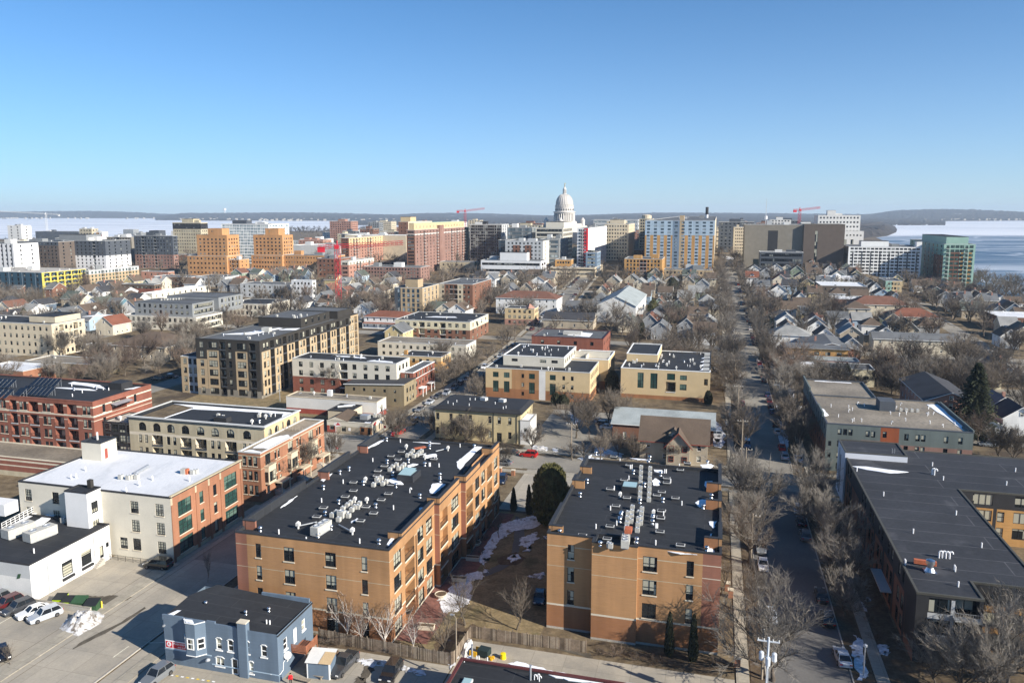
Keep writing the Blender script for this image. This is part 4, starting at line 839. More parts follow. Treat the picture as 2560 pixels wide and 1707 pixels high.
def rails(q):
    for i in range(12):
        f = i / 11; xx_,yy_ = p0[0] + (p1[0] - p0[0]) * f,p0[1] + (p1[1] - p0[1]) * f
        q.tube([(xx_,yy_,RZ),(xx_,yy_,RZ + 1.3)],.05,5)
    for z in (.45,.9,1.3): q.tube([(*p0,RZ + z),(*p1,RZ + z)],.05,5)
b.part('roof_railing','white_trim',rails)
b.part('roof_walkway','white_paint',lambda q: q.poly([(p0[0] - .1,p0[1],RZ + .1),(p0[0] + 1,p0[1] - .4,RZ + .1),(p1[0] + 1,p1[1] - .4,RZ + .1),(p1[0] - .1,p1[1],RZ + .1)]))
for p in ((570,95),(740,50),(700,80),(768,110),(313,375)): x,y = Y1(*p); fit(b,'vent_pipe',x,y,RZ,1.1)
x,y = Y1(590,95); fit(b,'condenser',x,y,RZ,1.3)
b.snow([Y1(*p) for p in [(200,190),(330,80),(440,20),(515,15),(420,95),(330,150),(240,215)]],RZ,jag=.15)
b.part('wall_emblem','bin_green',lambda q: q.poly([(-.5,0,-.4),(.2,0,-.2),(.5,0,.6),(-.1,0,.5)]),(w_ - 2.3,-.05,4.1))
b.done()
# ---- blue painted house with the sign
b = Bld('corner_house','slate-blue painted two-storey brick house with red sign and black roof','house',side='R',u=698,vt=1593,uo=408,ub=780,vb=1705,near=2,phrase='the slate-blue house')
w_,d_,h_ = b.w,b.d,b.h; h_ += .4
X = lambda u: w_ * (u - 411) / 288.
# px x of front openings at mid height: bay 468-522, windows 552, 581, 624, 665
up = h_ - 3.5
Fb = [(X(553),up,.95,1.65,'w12'),(X(582),up,.95,1.65,'w12'),(X(624),up + .1,.7,1.75,'w12'),(X(665),up,.95,1.65,'w12'),(X(553),.9,1.4,1.3,'w21'),(X(590),.0,1.0,2.3,'d'),(X(632),.6,.75,1.7,'w12')]
Rb = [(1.9,up + .3,.95,1.7,'w12'),(4.4,up - .2,.9,2.2,'dw'),(6.6,up + .5,.95,1.6,'w12')]
b.block(0,w_,0,d_,h_,'blue_siding',F=Fb,Rt=Rb,zones={'R': [(0,99,-2,99,'light_blue')]} if False else {},par=None,frame='white_trim',sill='white_trim',bar=.11,door='white_trim')
for q in Fb[:4] + Fb[4:]: b.part('window_arch','white_trim',lambda m: m.tube([(q[0] - q[2] / 2 - .05,-.03,q[1] + q[3] - .1),(q[0] - q[2] / 4,-.03,q[1] + q[3] + .12),(q[0] + q[2] / 4,-.03,q[1] + q[3] + .12),(q[0] + q[2] / 2 + .05,-.03,q[1] + q[3] - .1)],.06,4))
# stepped front parapet, flat black roof rising a little to the rear left
def broof(q):
    q.poly([(.0,.15,h_ - .1),(w_ - .05,.15,h_ - .35),(w_ - .05,d_ - .1,h_ - .2),(X(560),d_ - .05,h_ + .1),(2.2,d_ - .05,h_ + .55),(.0,d_ * .62,h_ + .35)])
    q.quad((.0,.15,h_ - .1),(0,d_ * .62,h_ + .35),(0,d_ * .62,h_ - .6),(0,.15,h_ - .6)); q.quad((2.2,d_ - .05,h_ + .55),(0,d_ * .62,h_ + .35),(0,d_ * .62,h_ - .6),(2.2,d_ - .05,h_ - .6))
b.part('roof','membrane',broof)
def steps(q):
    for (u0,u1,z) in ((408,462,.35),(462,523,.28),(523,545,.42),(545,598,.12),(598,621,.0),(621,698,-.15)): q.box(X(u0) + .01,X(u1) - .01,-.01,.25,h_ - .4,h_ + z)
b.part('parapet','blue_siding',steps)
b.part('parapet','blue_siding',lambda q: (q.box(w_ * .55,w_ - .3,d_ - .3,d_,h_ - .3,h_ + .45)))
b.part('gutter','charcoal',lambda q: q.box(w_ + .005,w_ + .16,-.05,d_,h_ - .3,h_ - .15))
b.part('chimney',['blue_siding','stone_trim'],lambda q: (q.box(X(605),X(626),-.35,.5,0,h_ + 1.0,0),q.box(X(605) - .06,X(626) + .06,-.41,.56,h_ + 1.0,h_ + 1.15,1)))
def bay(q):
    P = [(X(467),0),(X(481),-1.0),(X(505),-1.0),(X(521),0)]
    for i in range(3): q.quad((*P[i],2.4),(*P[i + 1],2.4),(*P[i + 1],h_ + .3),(*P[i],h_ + .3))
    q.poly([(*p,h_ + .3) for p in P]); q.poly([(*p,2.4) for p in P][::-1])
b.part('bay','blue_siding',bay)
for (xa,ya,xb_,yb) in ((X(467),0,X(481),-1.),(X(481),-1.,X(505),-1.),(X(505),-1.,X(521),0)):
    L_ = hypot(xb_ - xa,yb - ya); ww = min(1.15,L_ * .72); an = atan2(yb - ya,xb_ - xa); cx_,cy_ = (xa + xb_) / 2 + sin(an) * .06,(ya + yb) / 2 - cos(an) * .06
    o = link('window',shared(('bayw',round(ww,2)),lambda: window_mb(ww,1.6,(1,2),0,1,.13).mesh('window',['white_trim','glass'])),b.root,(cx_,cy_,up + .05),an)
b.part('bay_trim','white_trim',lambda q: [q.tube([(X(467),-.05,z),(X(481),-1.05,z),(X(505),-1.05,z),(X(521),-.05,z)],.06,4) for z in (2.4,h_ + .3)])
b.part('band','light_blue',lambda q: (q.box(0,X(532),-.06,-.002,2.15,2.3),q.box(X(532),w_,-.06,-.002,.95,1.08)))
b.part('deck','red_wood',lambda q: ([q.box(w_ + .05,w_ + 2.3,3.2,6.2,2.45,2.6)] + [q.box(w_ + .05,w_ + 2.3,3.15,3.2,2.75 + i * .2,2.87 + i * .2) for i in range(5)] + [q.box(w_ + 2.28,w_ + 2.33,3.2,6.2,2.75 + i * .2,2.87 + i * .2) for i in range(5)] + [q.box(x,x + .12,y,y + .12,0,3.7) for x in (w_ + 2.2,) for y in (3.2,6.1)]))
b.part('wall_lamp','galv',lambda q: q.box(-.1,.1,-.35,-.0,-.08,.12),(X(409) + .3,0,h_ - 1.2)); b.part('wall_vent','galv',lambda q: q.lathe([(.34,0),(.34,.1),(.15,.3)],10),(X(525),-.25,1.6))
b.part('conduit','white_trim',lambda q: q.tube([(w_ - 1.2,-.05,1.0),(w_ + .06,.2,1.05),(w_ + .06,1.0,1.2),(w_ + .06,1.1,2.2),(w_ + .06,1.9,2.5),(w_ + .06,2.0,1.8),(w_ + .06,2.7,2.0)],.05,5))
x,y = 6.2,5.; 
for (x,y) in ((3.6,4.4),(10.6,3.6),(13.2,5.2)): fit(b,'roof_vent',x,y,h_ - .1,.8)
for x in (14.6,15.1): fit(b,'vent_pipe',x,2.4,h_ - .3,.9)
b.snow([(.1,.4),(.9,.35),(1.7,3.4),(1.2,3.0)],h_ - .05,jag=.05); b.snow([(X(468),-.3),(X(483),-.9),(X(503),-.9),(X(490),-.2)],h_ + .3,jag=.05)
BH = b
b.done()
def text(name,body,size,m,parent,loc,ext=.012,rot=(pi / 2,0,0)):
    c = bpy.data.curves.new(name,'FONT'); c.resolution_u = 3; c.body = body; c.size = size; c.extrude = ext; c.align_x = 'CENTER'; c.align_y = 'CENTER'; c.materials.append(MATS[m])
    o = bpy.data.objects.new(name,c); COL.objects.link(o); dg = bpy.context.evaluated_depsgraph_get(); me = bpy.data.meshes.new_from_object(o.evaluated_get(dg)); bpy.data.objects.remove(o)
    if not me.materials: me.materials.append(MATS[m])
    o = link(name,me,parent,loc); o.rotation_euler = rot; return o
# sign board on the blue house
g = tag(empty('shop_sign',W(b.s0 + X(460),b.t0 - .06,2.95),-AZ),'long red and white sign board on the slate-blue house','sign')
wS = X(505) - X(413); q = MB(); q.box(-wS / 2,wS / 2,-.06,0,-.58,.58); q.build('board','sign_white',g)
x0 = -wS / 2
q = MB(); q.box(x0 + .1,x0 + 1.15,-.075,-.06,-.45,.45); q.box(x0 + 1.3,x0 + 3.75,-.075,-.06,-.45,.45); q.build('red_field','sign_red',g)
q = MB(); q.box(x0 + 3.95,x0 + wS - .3,-.075,-.06,-.45,.45); q.build('blue_field','sign_blue',g)
q = MB(); q.lathe([(.36,0),(.36,.01),(.27,.01)],20); o = q.build('emblem','sign_white',g,(x0 + .62,-.078,.05)); o.rotation_euler = (pi / 2,0,0)
text('letter','R',.5,'sign_red',g,(x0 + .62,-.10,.05))
text('lettering','MAIN DEPOT',.40,'sign_white',g,(x0 + 2.52,-.085,.2)); text('lettering','and Grill',.34,'sign_white',g,(x0 + 2.62,-.085,-.22))
q = MB(); q.box(-.42,.42,-.02,0,-.22,.2); q.build('emblem','sign_white',g,(x0 + 4.45,-.076,.05)); q = MB(); q.tube([(-.35,-.03,-.05),(-.1,-.03,.08),(.1,-.03,-.08),(.35,-.03,.06)],.05,5); q.build('stripe','sign_blue',g,(x0 + 4.45,-.076,.05))
# ---- arched cream building and orange row in front of it
b = Bld('apartment_building','cream brick building with a row of arched top windows and black roof',side='R',u=660,vt=1066,uo=321,ub=741,h=13.2,near=2,phrase='the arched cream building')
w_,d_,h_ = b.w,b.d,b.h; d_ = b.d = 15.5
Xs = [w_ * (u - 321) / 339. for u in (356,393,429,466,504,540,578,618)]
Fe = [(x,h_ - 3.4,2.1,2.1,'a22') for x in Xs]
for i,x in enumerate(Xs):
    for z in (h_ - 6.8,h_ - 9.9,h_ - 13):
        if i in (1,3,4,6): Fe.append((x,z,3.0,2.5,'b'))
        else: Fe += [(x - .85,z + .4,.95,2.,'w12'),(x + .85,z + .4,.95,2.,'w12')]
Re = [(y,h_ - 3.6,1.7,2.5,'a22') for y in (2.2,5.2,10.4,13.2)] + [(7.8,h_ - 3.4,.8,2.4,'w12')] + [(y,h_ - 6.9,1.2,2,'w12') for y in (2,4.5,9,12)]
b.block(0,w_,0,d_,h_,'cream_warm',F=Fe,Rt=Re,zones={'F': [(0,99,h_ - 4.5,h_ - 3.8,'stone_trim'),(0,99,-2,h_ - 4.5,'stone_tan'),(0,99,h_ - 3.8,99,'stone_tan')]},par=.7,roof='membrane',cope='light_cope',slab='slate_grey')
b.part('cornice',['light_cope','slate_grey'],lambda q: (q.box(-.45,w_ + .45,-.45,-.062,h_ - .18,h_ + .10,0),q.box(w_ + .062,w_ + .45,-.062,d_,h_ - .18,h_ + .10,0),q.box(-.3,w_ + .3,-.3,-.005,h_ - .5,h_ - .19,1)))
RZ = h_ - .7
b.part('planted_roof','ground',lambda q: q.poly([(1.5,.8,RZ + .06),(8,.8,RZ + .06),(8.6,d_ - 1.5,RZ + .06),(1.5,d_ - 1.5,RZ + .06)]))
b.snow([(9,11.5),(20,12.8),(34,13.5),(36.5,8),(36.8,14.9),(1,14.9),(8.5,13)],RZ,jag=.25); b.snow([(8.2,.6),(9,12),(8.6,12),(8,.8)],RZ,jag=.1)
for p in ((20,7),(22,6),(30,9)): fit(b,'condenser',*p,RZ)
b.part('roof_unit','charcoal',lambda q: q.box(22,25.5,2.4,4.4,RZ,RZ + 1.2)); clutter(b,28,37,2,13,RZ,8,('vent_pipe','roof_vent','chimney_cap'),3)
b.done()
b = Bld('row_house_block','orange brick row of three-storey townhouses with cream bay windows','townhouses',side='R',u=656,vt=1133,uo=595,ub=809,vb=1255,near=2,phrase='the orange brick townhouses')
w_,d_,h_ = b.w,b.d,b.h
Ff = []
for z in (h_ - 3.1,h_ - 6.3,h_ - 9.5): Ff += [(1.4,z + .1,.95,2.1,'w12'),(2.8,z + .1,.95,2.1,'w12'),(4.1,z + .1,.95,2.1,'w12')]
Rf = []
for k in range(3):
    y = .8 + k * 9.2
    for z in (h_ - 3.0,h_ - 6.2): Rf += [(y + 5.,z,.75,1.9,'w12'),(y + 6.3,z,.75,1.9,'w12')]
    Rf += [(y + 2.,h_ - 3.3,2.0,2.4,'w21'),(y + 5.,h_ - 9.2,1.1,2.2,'d'),(y + 6.8,h_ - 9.2,.9,2.,'w12'),(y + 1.8,h_ - 9.6,1.1,1.6,'w12')]
b.block(0,w_,0,d_,h_,'orange_brick',F=Ff,Rt=Rf,zones={'A': [(0,99,h_ - 3.7,h_ - 3.55,'stone_tan'),(0,99,h_ - .95,h_ - .7,'stone_tan')]},par=.4,roof='gravel_roof',cope='light_cope',sill='stone_trim')
for k in range(3):
    y = .8 + k * 9.2
    b.part('bay_window','cream',lambda q: (q.box(w_,w_ + 1.0,y + .6,y + 3.4,h_ - 7.4,h_ - 3.5),q.box(w_ + .005,w_ + 1.15,y + .5,y + 3.5,h_ - 3.5,h_ - 3.25)))
    for dy in (-.6,.6): link('window',shared(('bw2',),lambda: window_mb(1.0,2.2,(1,2)).mesh('window',['dark_frame','glass'])),b.root,(w_ + 1.03,y + 2 + dy,h_ - 6.8),pi / 2)
    link('window',shared(('bw3',),lambda: window_mb(.7,2.2,(1,2)).mesh('window',['dark_frame','glass'])),b.root,(w_ + .5,y + .57,h_ - 6.8),0)
    b.part('porch','cream',lambda q: (q.box(w_,w_ + 2.0,y + 4,y + 7.6,2.7,3.0),q.box(w_ + 1.75,w_ + 1.95,y + 4.1,y + 4.3,0,2.7),q.box(w_ + 1.75,w_ + 1.95,y + 7.3,y + 7.5,0,2.7)))
    b.part('stoop','concrete',lambda q: [q.box(w_,w_ + 2.4 - i * .35,y + 4.2,y + 6.,-.1 if i == 0 else .18 * i,.18 * (i + 1)) for i in range(5)])
    b.part('balcony_rail','dark_frame',lambda q: (q.box(w_ + .02,w_ + 1.05,y + .55,y + .6,h_ - 2.3,h_ - 2.25),q.box(w_ + 1.,w_ + 1.05,y + .55,y + 3.45,h_ - 2.3,h_ - 2.25),[q.box(w_ + 1.,w_ + 1.04,y + .6 + i * .28,y + .63 + i * .28,h_ - 3.24,h_ - 2.3) for i in range(11)]))
b.snow([(1,4),(4.5,5),(5.5,13),(3,15),(1,12)],h_ - .4); b.snow([(.5,.5),(4,.4),(5,2),(1,2.6)],h_ - .4)
b.part('roof_terrace','pole_wood',lambda q: ([q.box(.5,5,18,26,h_ - .36,h_ - .2)] + [q.box(.5 + i * .9,.6 + i * .9,18,18.1,h_ - .2,h_ + .8) for i in range(6)]))
b.done()
# ---- big red brick block far left, with podium and solar panels
b = Bld('apartment_building','large red brick apartment block with recessed balconies and solar panels on its roof',side='R',u=231,vt=1005,uo=-190,ub=377,h=16.6,near=2,phrase='the large red brick block')
w_,d_,h_ = b.w,b.d,b.h
X = lambda u: w_ * (u + 190) / 421.
Fg = []; fz = [h_ - 3.4,h_ - 6.7,h_ - 9.9,h_ - 13.1]
for i,z in enumerate(fz):
    for u in (88,149,181): Fg.append((X(u),z - .2,2.9,2.6,'b' if i else 'bn'))
    for u in (10,62,119,215,-40,-80,-130): Fg += [(X(u) - .65,z + .1,1.05,2.1,'w12'),(X(u) + .65,z + .1,1.05,2.1,'w12')]
    for u in (38,-105): Fg.append((X(u),z - .2,2.2,2.6,'b'))
Rg = [(3.4,z + .1,.9,2.0,'w12') for z in fz] + [(14.,fz[0] + .1,.9,2.,'w12')] + [(8.5,fz[0] - .4,5,2.6,'bn')]
zb = [(0,99,h_ - 1.6,h_ - 1.25,'stone_trim'),(0,99,h_ - 3.9,h_ - 3.5,'stone_trim'),(0,99,h_ - 14,h_ - 13.7,'stone_trim'),(0,99,h_ - 4.9,h_ - 4.75,'stone_trim')]
b.block(0,w_,0,d_,h_,'red_brick',F=Fg,Rt=Rg,zones={'A': zb},par=.5,roof='membrane',cope='red_brick',sill='stone_trim',slab='pale_grey')
b.block(0,w_ + 2.5,-9.5,0,4.6,'red_brick',F=[(X(10),.1,2.6,2.6,'d'),(X(-60),.6,1.6,1.6,'w21')],zones={'A': [(0,99,3.6,4.0,'stone_trim'),(0,99,2.4,2.7,'stone_trim'),(0,99,-2,1.2,'stone_tan')]},par=.15,roof='gravel_roof',cope='stone_trim',name='podium')
b.part('canopy','galv',lambda q: q.poly([(w_,5.5,h_ - 1.7),(w_ + 1.7,5.5,h_ - 2.1),(w_ + 1.7,11.5,h_ - 2.1),(w_,11.5,h_ - 1.7)]))
RZ = h_ - .5
for (u0,u1,v) in ((-20,30,992),(30,52,990),(-30,40,965),(44,62,985),(58,138,985),(75,155,962)):
    x0,y0 = b.loc(u0,v,RZ + .5); x1,_ = b.loc(u1,v,RZ + .5); n = max(2,int((x1 - x0) / 1.2))
    for i in range(n):
        xa = x0 + (x1 - x0) * i / n; link('solar_panel',shared('solar',lambda: (lambda q: (q.poly([(0,0,.5),(1.12,0,.5),(1.12,2.6,2.1),(0,2.6,2.1)],0),q.poly([(0,.02,.44),(0,2.62,2.04),(1.12,2.62,2.04),(1.12,.02,.44)],1),q.box(.1,.16,2.3,2.36,0,1.9,1),q.box(.95,1.01,2.3,2.36,0,1.9,1),q)[-1])(MB()).mesh('solar_panel',['solar','galv'])),b.root,(xa,y0,RZ))
b.part('roof_unit','charcoal',lambda q: q.box(w_ - 8,w_ - 4,d_ - 6,d_ - 2,RZ,RZ + 1.8))
b.snow([(w_ - 24,d_ - 1),(w_ - 14,d_ - 2.5),(w_ - 9,d_ - 6),(w_ - 14,d_ - 5),(w_ - 24,d_ - 3)],RZ); b.snow([(w_ - 26,d_ - 8),(w_ - 14,d_ - 7),(w_ - 10,d_ - 8),(w_ - 16,d_ - 8.6)],RZ); b.snow([(w_ - 4,d_ - 5),(w_ - 2,d_ - 4),(w_ - 1,d_ - 1),(w_ - 3,d_ - 2)],RZ)
clutter(b,w_ - 30,w_ - 4,3,d_ - 3,RZ,8,('vent_pipe','roof_vent'),5)
b.done()
G_ = b
sE = A
b = Bld('glass_link','dark glass link between the red brick block and the arched cream building','building',loc=(G_.s0 + G_.w + .2,G_.t0 + 2.5),w=9.0,d=9,near=1)
b.block(0,9,0,9,11.2,'charcoal',F=grid(9,4,4,1.9,2.2,2.8,.3,'w23',.3),par=.3,roof='concrete',cope='charcoal'); clutter(b,0,9,0,9,10.9,6,('condenser','chimney_cap'),2); b.done()
# ================================================================== middle distance, hand placed
def mid(name,label,phrase,side,u,vt,uo,ub=None,vb=None,h=None,d=None,w=None,wall='cream',fl=3,nF=6,nS=4,ww=1.3,wh=1.6,k='w12',near=1,zones=None,roof='membrane',cope='light_cope',par=.5,frame='dark_frame',glass='glass',bal=(),balS=(),pb=None,cl=6,cat='building',group=None,sill=None,bars=.07,skip0=False,mF=1.2,slab='off_white'):
    b = Bld(name,label,cat,group,phrase,near,side=side,u=u,vt=vt,uo=uo,ub=ub,vb=vb,h=h,d=d,w=w)
    fh = (b.h - .5) / fl; wh = min(wh,fh * .8)
    def faces(L,n,bl):
        out = []
        if not n: return out
        for f in range(fl):
            if skip0 and f == 0: continue
            for i in range(n):
                x = mF + (L - 2 * mF) * (i + .5) / n; z = f * fh + (fh - wh) * .55
                if i in bl:
                    bw = min((L - 2 * mF) / n * .9,3.)
                    if pb: out += [(x,f * fh + .25,bw * .7,fh * .72,'w21'),(x,f * fh + .2,bw,pb,'B')]
                    else: out.append((x,f * fh + .2,bw,fh * .82,'b'))
                else: out.append((x,z,ww,wh,k))
        return out
    S_ = faces(b.d,nS,balS)
    z = zones(b) if zones else None
    b.block(0,b.w,0,b.d,b.h,wall,F=faces(b.w,nF,bal),Rt=S_ if side == 'R' else (),Lf=S_ if side == 'L' else (),zones=z,par=par,roof=roof,cope=cope,frame=frame,glass=glass,sill=sill,bar=bars,slab=slab)
    if cl: clutter(b,0,b.w,0,b.d,b.h - par,cl,('vent_pipe','roof_vent','condenser','chimney_cap','skylight'),int(u))
    return b
def setback(b,x0,x1,y0,y1,dz,wall,F=(),S=(),side='R',**k):
    k.setdefault('par',.4)
    b.block(x0,x1,y0,y1,b.h + dz,wall,F=F,Rt=S if side == 'R' else (),Lf=S if side == 'L' else (),z0=b.h - k.get('par',.4),base=False,name='upper_storey',**k)
ALL = lambda *z: (lambda b: {'A': [(0,999,*q) for q in z]})
# D
b = mid('apartment_block','grey-green apartment block with tan gravel roof and rust-red recess','the grey-green block with gravel roof','L',2060,1057,2435,2010,vb=1175,wall='sage',fl=4,nF=0,nS=9,d=30,roof='gravel_roof',cope='slate_grey',par=.35,cl=0,cat='apartment building',near=2); b.done()
w_,h_ = b.w,b.h
b = b; Fd = []
for z in (h_ - 2.7,h_ - 5.6,h_ - 8.5,h_ - 11.2): Fd += [(3.0,z,.9,1.5,'w11'),(4.2,z,.9,1.5,'w11'),(5.4,z,.9,1.5,'w11')] + ([(.9,z,.7,1.2,'w11')] if z < h_ - 3 else [])
bpy.data.objects.remove([o for o in b.root.children if o.name.startswith('wall')][0])
Fd += [(9.2,h_ - 2.8,.9,1.5,'w12'),(10.4,h_ - 2.8,.9,1.5,'w12'),(9.8,h_ - 5.9,2.1,1.4,'w21'),(12.9,h_ - 2.7,.9,1.5,'w11'),(13,h_ - 5.7,.9,1.5,'w11'),(14.2,h_ - 5.7,.9,1.5,'w11')]
for x in (17.6,20.0,21.2,26.,29.): Fd += [(x,h_ - 3.,.95,1.6,'w11'),(x,h_ - 5.9,.95,1.6,'w11'),(x,h_ - 8.8,.95,1.6,'w11')]
b.block(0,w_,0,30,h_,'sage',F=Fd,Lf=grid(30,7,4,1.1,1.6,2.9,.8,'w12'),zones={'F': [(7.8,12,-2,h_ - 3.6,'mauve_brick'),(12,16,-2,h_,'rust_panel'),(16,99,-2,h_ - 4.2,'mauve_brick')],'L': [(0,99,-2,h_ - 4,'brown_brick')]},par=None)
b.block(0,16.5,30.004,51,h_,'sage',Lf=grid(21,5,4,1.1,1.6,2.9,.8,'w12'),zones={'L': [(0,99,-2,h_ - 4,'brown_brick')]},par=.35,roof='gravel_roof',cope='slate_grey')
for bx in ((-.3,.1,6,16,h_ - .3,h_ + 1.0),(-.3,.1,34,51,h_ - .3,h_ + 1.),(w_ - .2,w_ + .1,0,28,h_ - .3,h_ + .5)): b.part('raised_parapet','sage',lambda q: q.box(*bx))
b.part('stair_head','slate_grey',lambda q: q.box(14.8,18.5,17,22,h_ - .35,h_ + 2.2))
for i in range(4): fit(b,'condenser',20 + i * 1.3,18,h_ - .35)
rr = random.Random(4)
for i in range(26):
    x,y = rr.uniform(2,w_ - 2),rr.uniform(2,27) 
    fit(b,'vent_hook',x,y,h_ - .35,.9,rr.uniform(0,6))
b.snow([(w_ - 3.5,27),(w_ - .6,28),(w_ - .6,8),(w_ - 1.4,2),(w_ - 2.,12)],h_ - .35); b.snow([(.4,7),(1.6,9),(1.2,15),(.4,16)],h_ - .35); b.snow([(3,50),(13,49.5),(13,50.4),(3,50.6)],h_ - .35)
b.done()
# H  tan and charcoal apartments
b = Bld('apartment_block','long tan and charcoal apartment block with dark top storey and penthouse','apartment building',side='R',u=655,vt=853,uo=488,ub=895,vb=997,near=1,phrase='the tan and charcoal apartments')
w_,d_,h_ = b.w,b.d,b.h; fh = 3.15
Fh,Rh = [],[]
for f in range(6):
    z = f * fh + .35
    for x,kk,ww in ((2.2,'w22',1.5),(6.6,'w32',3.4),(10.4,'b',2.2),(13.2,'w12',1.2),(17.6,'w32',3.4),(21.8,'b',2.4)): Fh.append((x,z + .2,ww,2.2,kk) if kk != 'b' else (x,z,ww,2.6,'b'))
    y = 1.5
    for i in range(9):
        Rh += [(y + 1.2,z + .2,1.2,2.2,'w12'),(y + 3.2,z + .2,1.2,2.2,'w12'),(y + 5.9,z,2.4,2.6,'b')]; y += 7.9
zt_ = h_ - 3.9
zz = {'A': [(0,999,-2,99,'dark_siding')],'F': [(4.3,8.9,-2,zt_,'tan_panel'),(15.3,19.9,-2,zt_,'tan_panel'),(0,4.2,-2,h_ - 7,'tan_panel'),(0,99,-2,2.4,'tan_gray')],'R': [(1.0 + i * 7.9,6.2 + i * 7.9,-2,zt_,'tan_panel') for i in range(9)] + [(66,99,-2,99,'tan_panel'),(0,999,-2,1.0,'tan_gray')]}
b.block(0,w_,0,d_,h_,'dark_siding',F=Fh,Rt=Rh,zones=zz,par=.5,roof='grey_membrane',cope='dark_siding',slab='slate_grey')
b.block(-7.5,-.004,1.5,14,h_ - 6.8,'pale_grey',F=[(x,.6 + f * fh,1.4,2.,'w22') for f in range(4) for x in (1.6,3.6,5.8)],zones={'F': [(0,2.9,-2,99,'tan_panel')]},par=.4,roof='membrane',cope='light_cope')
b.block(3,21,33,55,h_ + 3.,'dark_siding',Rt=grid(22,4,1,1.5,1.8,3,.5,'w12',z0=h_),z0=h_ - .5,base=False,par=.3,roof='grey_membrane',cope='dark_siding',name='penthouse')
b.block(5,23,58,71,h_ + 2.6,'dark_siding',z0=h_ - .5,base=False,par=.3,roof='grey_membrane',cope='dark_siding',name='penthouse')
clutter(b,1,w_,2,32,h_ - .5,12,('vent_pipe','condenser','vent_pipe','roof_vent'),8); b.part('roof_unit','unit_white',lambda q: q.box(12,15,21,23,h_ - .5,h_ + 1)); clutter(b,4,20,34,54,h_ + 2.7,8,('condenser','vent_pipe'),9)
b.snow([(2,12),(12,14),(15,30),(13,31),(8,18)],h_ - .5); b.snow([(16,26),(22,28),(21,32),(17,30)],h_ - .5); b.done()
# I
b = mid('apartment_building','cream over red brick four-storey apartments behind a big bare tree','the cream-over-brick apartments','R',991,909,730,1024,vb=None,h=12.4,wall='cream_pale',fl=4,nF=9,nS=3,ww=1.5,wh=1.8,k='w22',zones=ALL((-2,6.2,'red_brick')),bal=(4,),frame='dark_frame',sill='white_trim',cat='apartment building',cl=12); b.snow([(10,9),(24,8),(22,10),(12,10.4)],b.h - .5); b.snow([(26,4),(36,3),(35,5),(28,6)],b.h - .5); b.done()
b2 = Bld('town_house','small red brick house wing with white porch by the left street','house',loc=(b.s0 + b.w + .2,b.t0 + 3),w=6,d=20,near=1)
b2.block(0,4.5,0,20,9,'red_brick',F=grid(4.5,2,3,1.,1.8,2.9),Rt=grid(20,6,3,1.1,1.8,2.9,.8,'w22'),zones=ALL((6.4,6.6,'white_trim'))(b2),par=.3,roof='grey_membrane',cope='white_trim')
b2.part('porch','white_trim',lambda q: [(q.box(4.5,6.4,4 + i * 8,7.4 + i * 8,2.7,2.95),q.box(6.1,6.3,4.1 + i * 8,4.3 + i * 8,0,2.7),q.box(6.1,6.3,7.1 + i * 8,7.3 + i * 8,0,2.7)) for i in range(2)]); b2.done()
# pink low building, the gabled hall behind it, the shop
b = mid('warehouse','low pale pink flat-roofed building with white roof stack','the low pale pink building','R',942,1005,715,965,h=5.2,wall='off_white',fl=1,nF=0,nS=1,ww=1.4,wh=2.2,roof='gravel_roof',cope='cream',zones=ALL((-2,1.6,'red_siding')),par=.2,cl=3); b.part('chimney','white_paint',lambda q: q.box(12,13.4,4,5.2,b.h - .3,b.h + 1.6)); b.done()
b = Bld('stone_hall','tan stone hall with low dark mono-pitch roof','building',side='R',u=1010,vt=968,uo=862,ub=1040,h=6.2,near=1,phrase='the tan stone hall')
b.block(0,b.w,0,b.d,b.h,'olive_brick',F=grid(b.w,5,2,.9,1.0,2.9,1.2,'w11'),Rt=grid(b.d,3,2,1.2,1.6,2.9),par=None); b.part('roof',['shingle_dark','white_trim'],lambda q: (q.poly([(-.4,-.4,b.h + .05),(b.w + .4,-.4,b.h + 1.1),(b.w + .4,b.d + .4,b.h + 1.1),(-.4,b.d + .4,b.h + .05)],0),q.poly([(-.4,-.41,b.h - .2),(b.w + .4,-.41,b.h + .85),(b.w + .4,-.41,b.h + 1.1),(-.4,-.41,b.h + .05)],1))); b.part('gable_wall','olive_brick',lambda q: (q.poly([(0,0,b.h),(b.w,0,b.h),(b.w,0,b.h + 1.0)]),q.quad((b.w,0,b.h),(b.w,b.d,b.h),(b.w,b.d,b.h + 1.),(b.w,0,b.h + 1.)))); b.done()
b = Bld('corner_shop','small tan and red corner shop with cream fascia and brown hipped roof','shop',side='R',u=930,vt=1059,uo=817,ub=964,vb=1088,near=1,phrase='the tan and red corner shop')
w_,d_,h_ = b.w,b.d,b.h
b.block(0,w_,0,d_,h_,'tan_siding',F=[(1.6,.8,1.4,1.3,'w21'),(5.2,.5,1.4,1.5,'w11'),(11,.8,1.1,1.1,'w21'),(13,0,.9,2.,'d')],Rt=[(2,.5,1.2,2,'w11'),(5,.4,.8,1.9,'d')],zones={'F': [(0,3.,-2,h_,'red_siding'),(0,99,h_ - 1.35,99,'cream_pale'),(10.2,14,-2,2.2,'base_brick')],'R': [(0,99,h_ - 1.35,99,'cream_pale')]},par=.3,roof='membrane',cope='cream_pale')
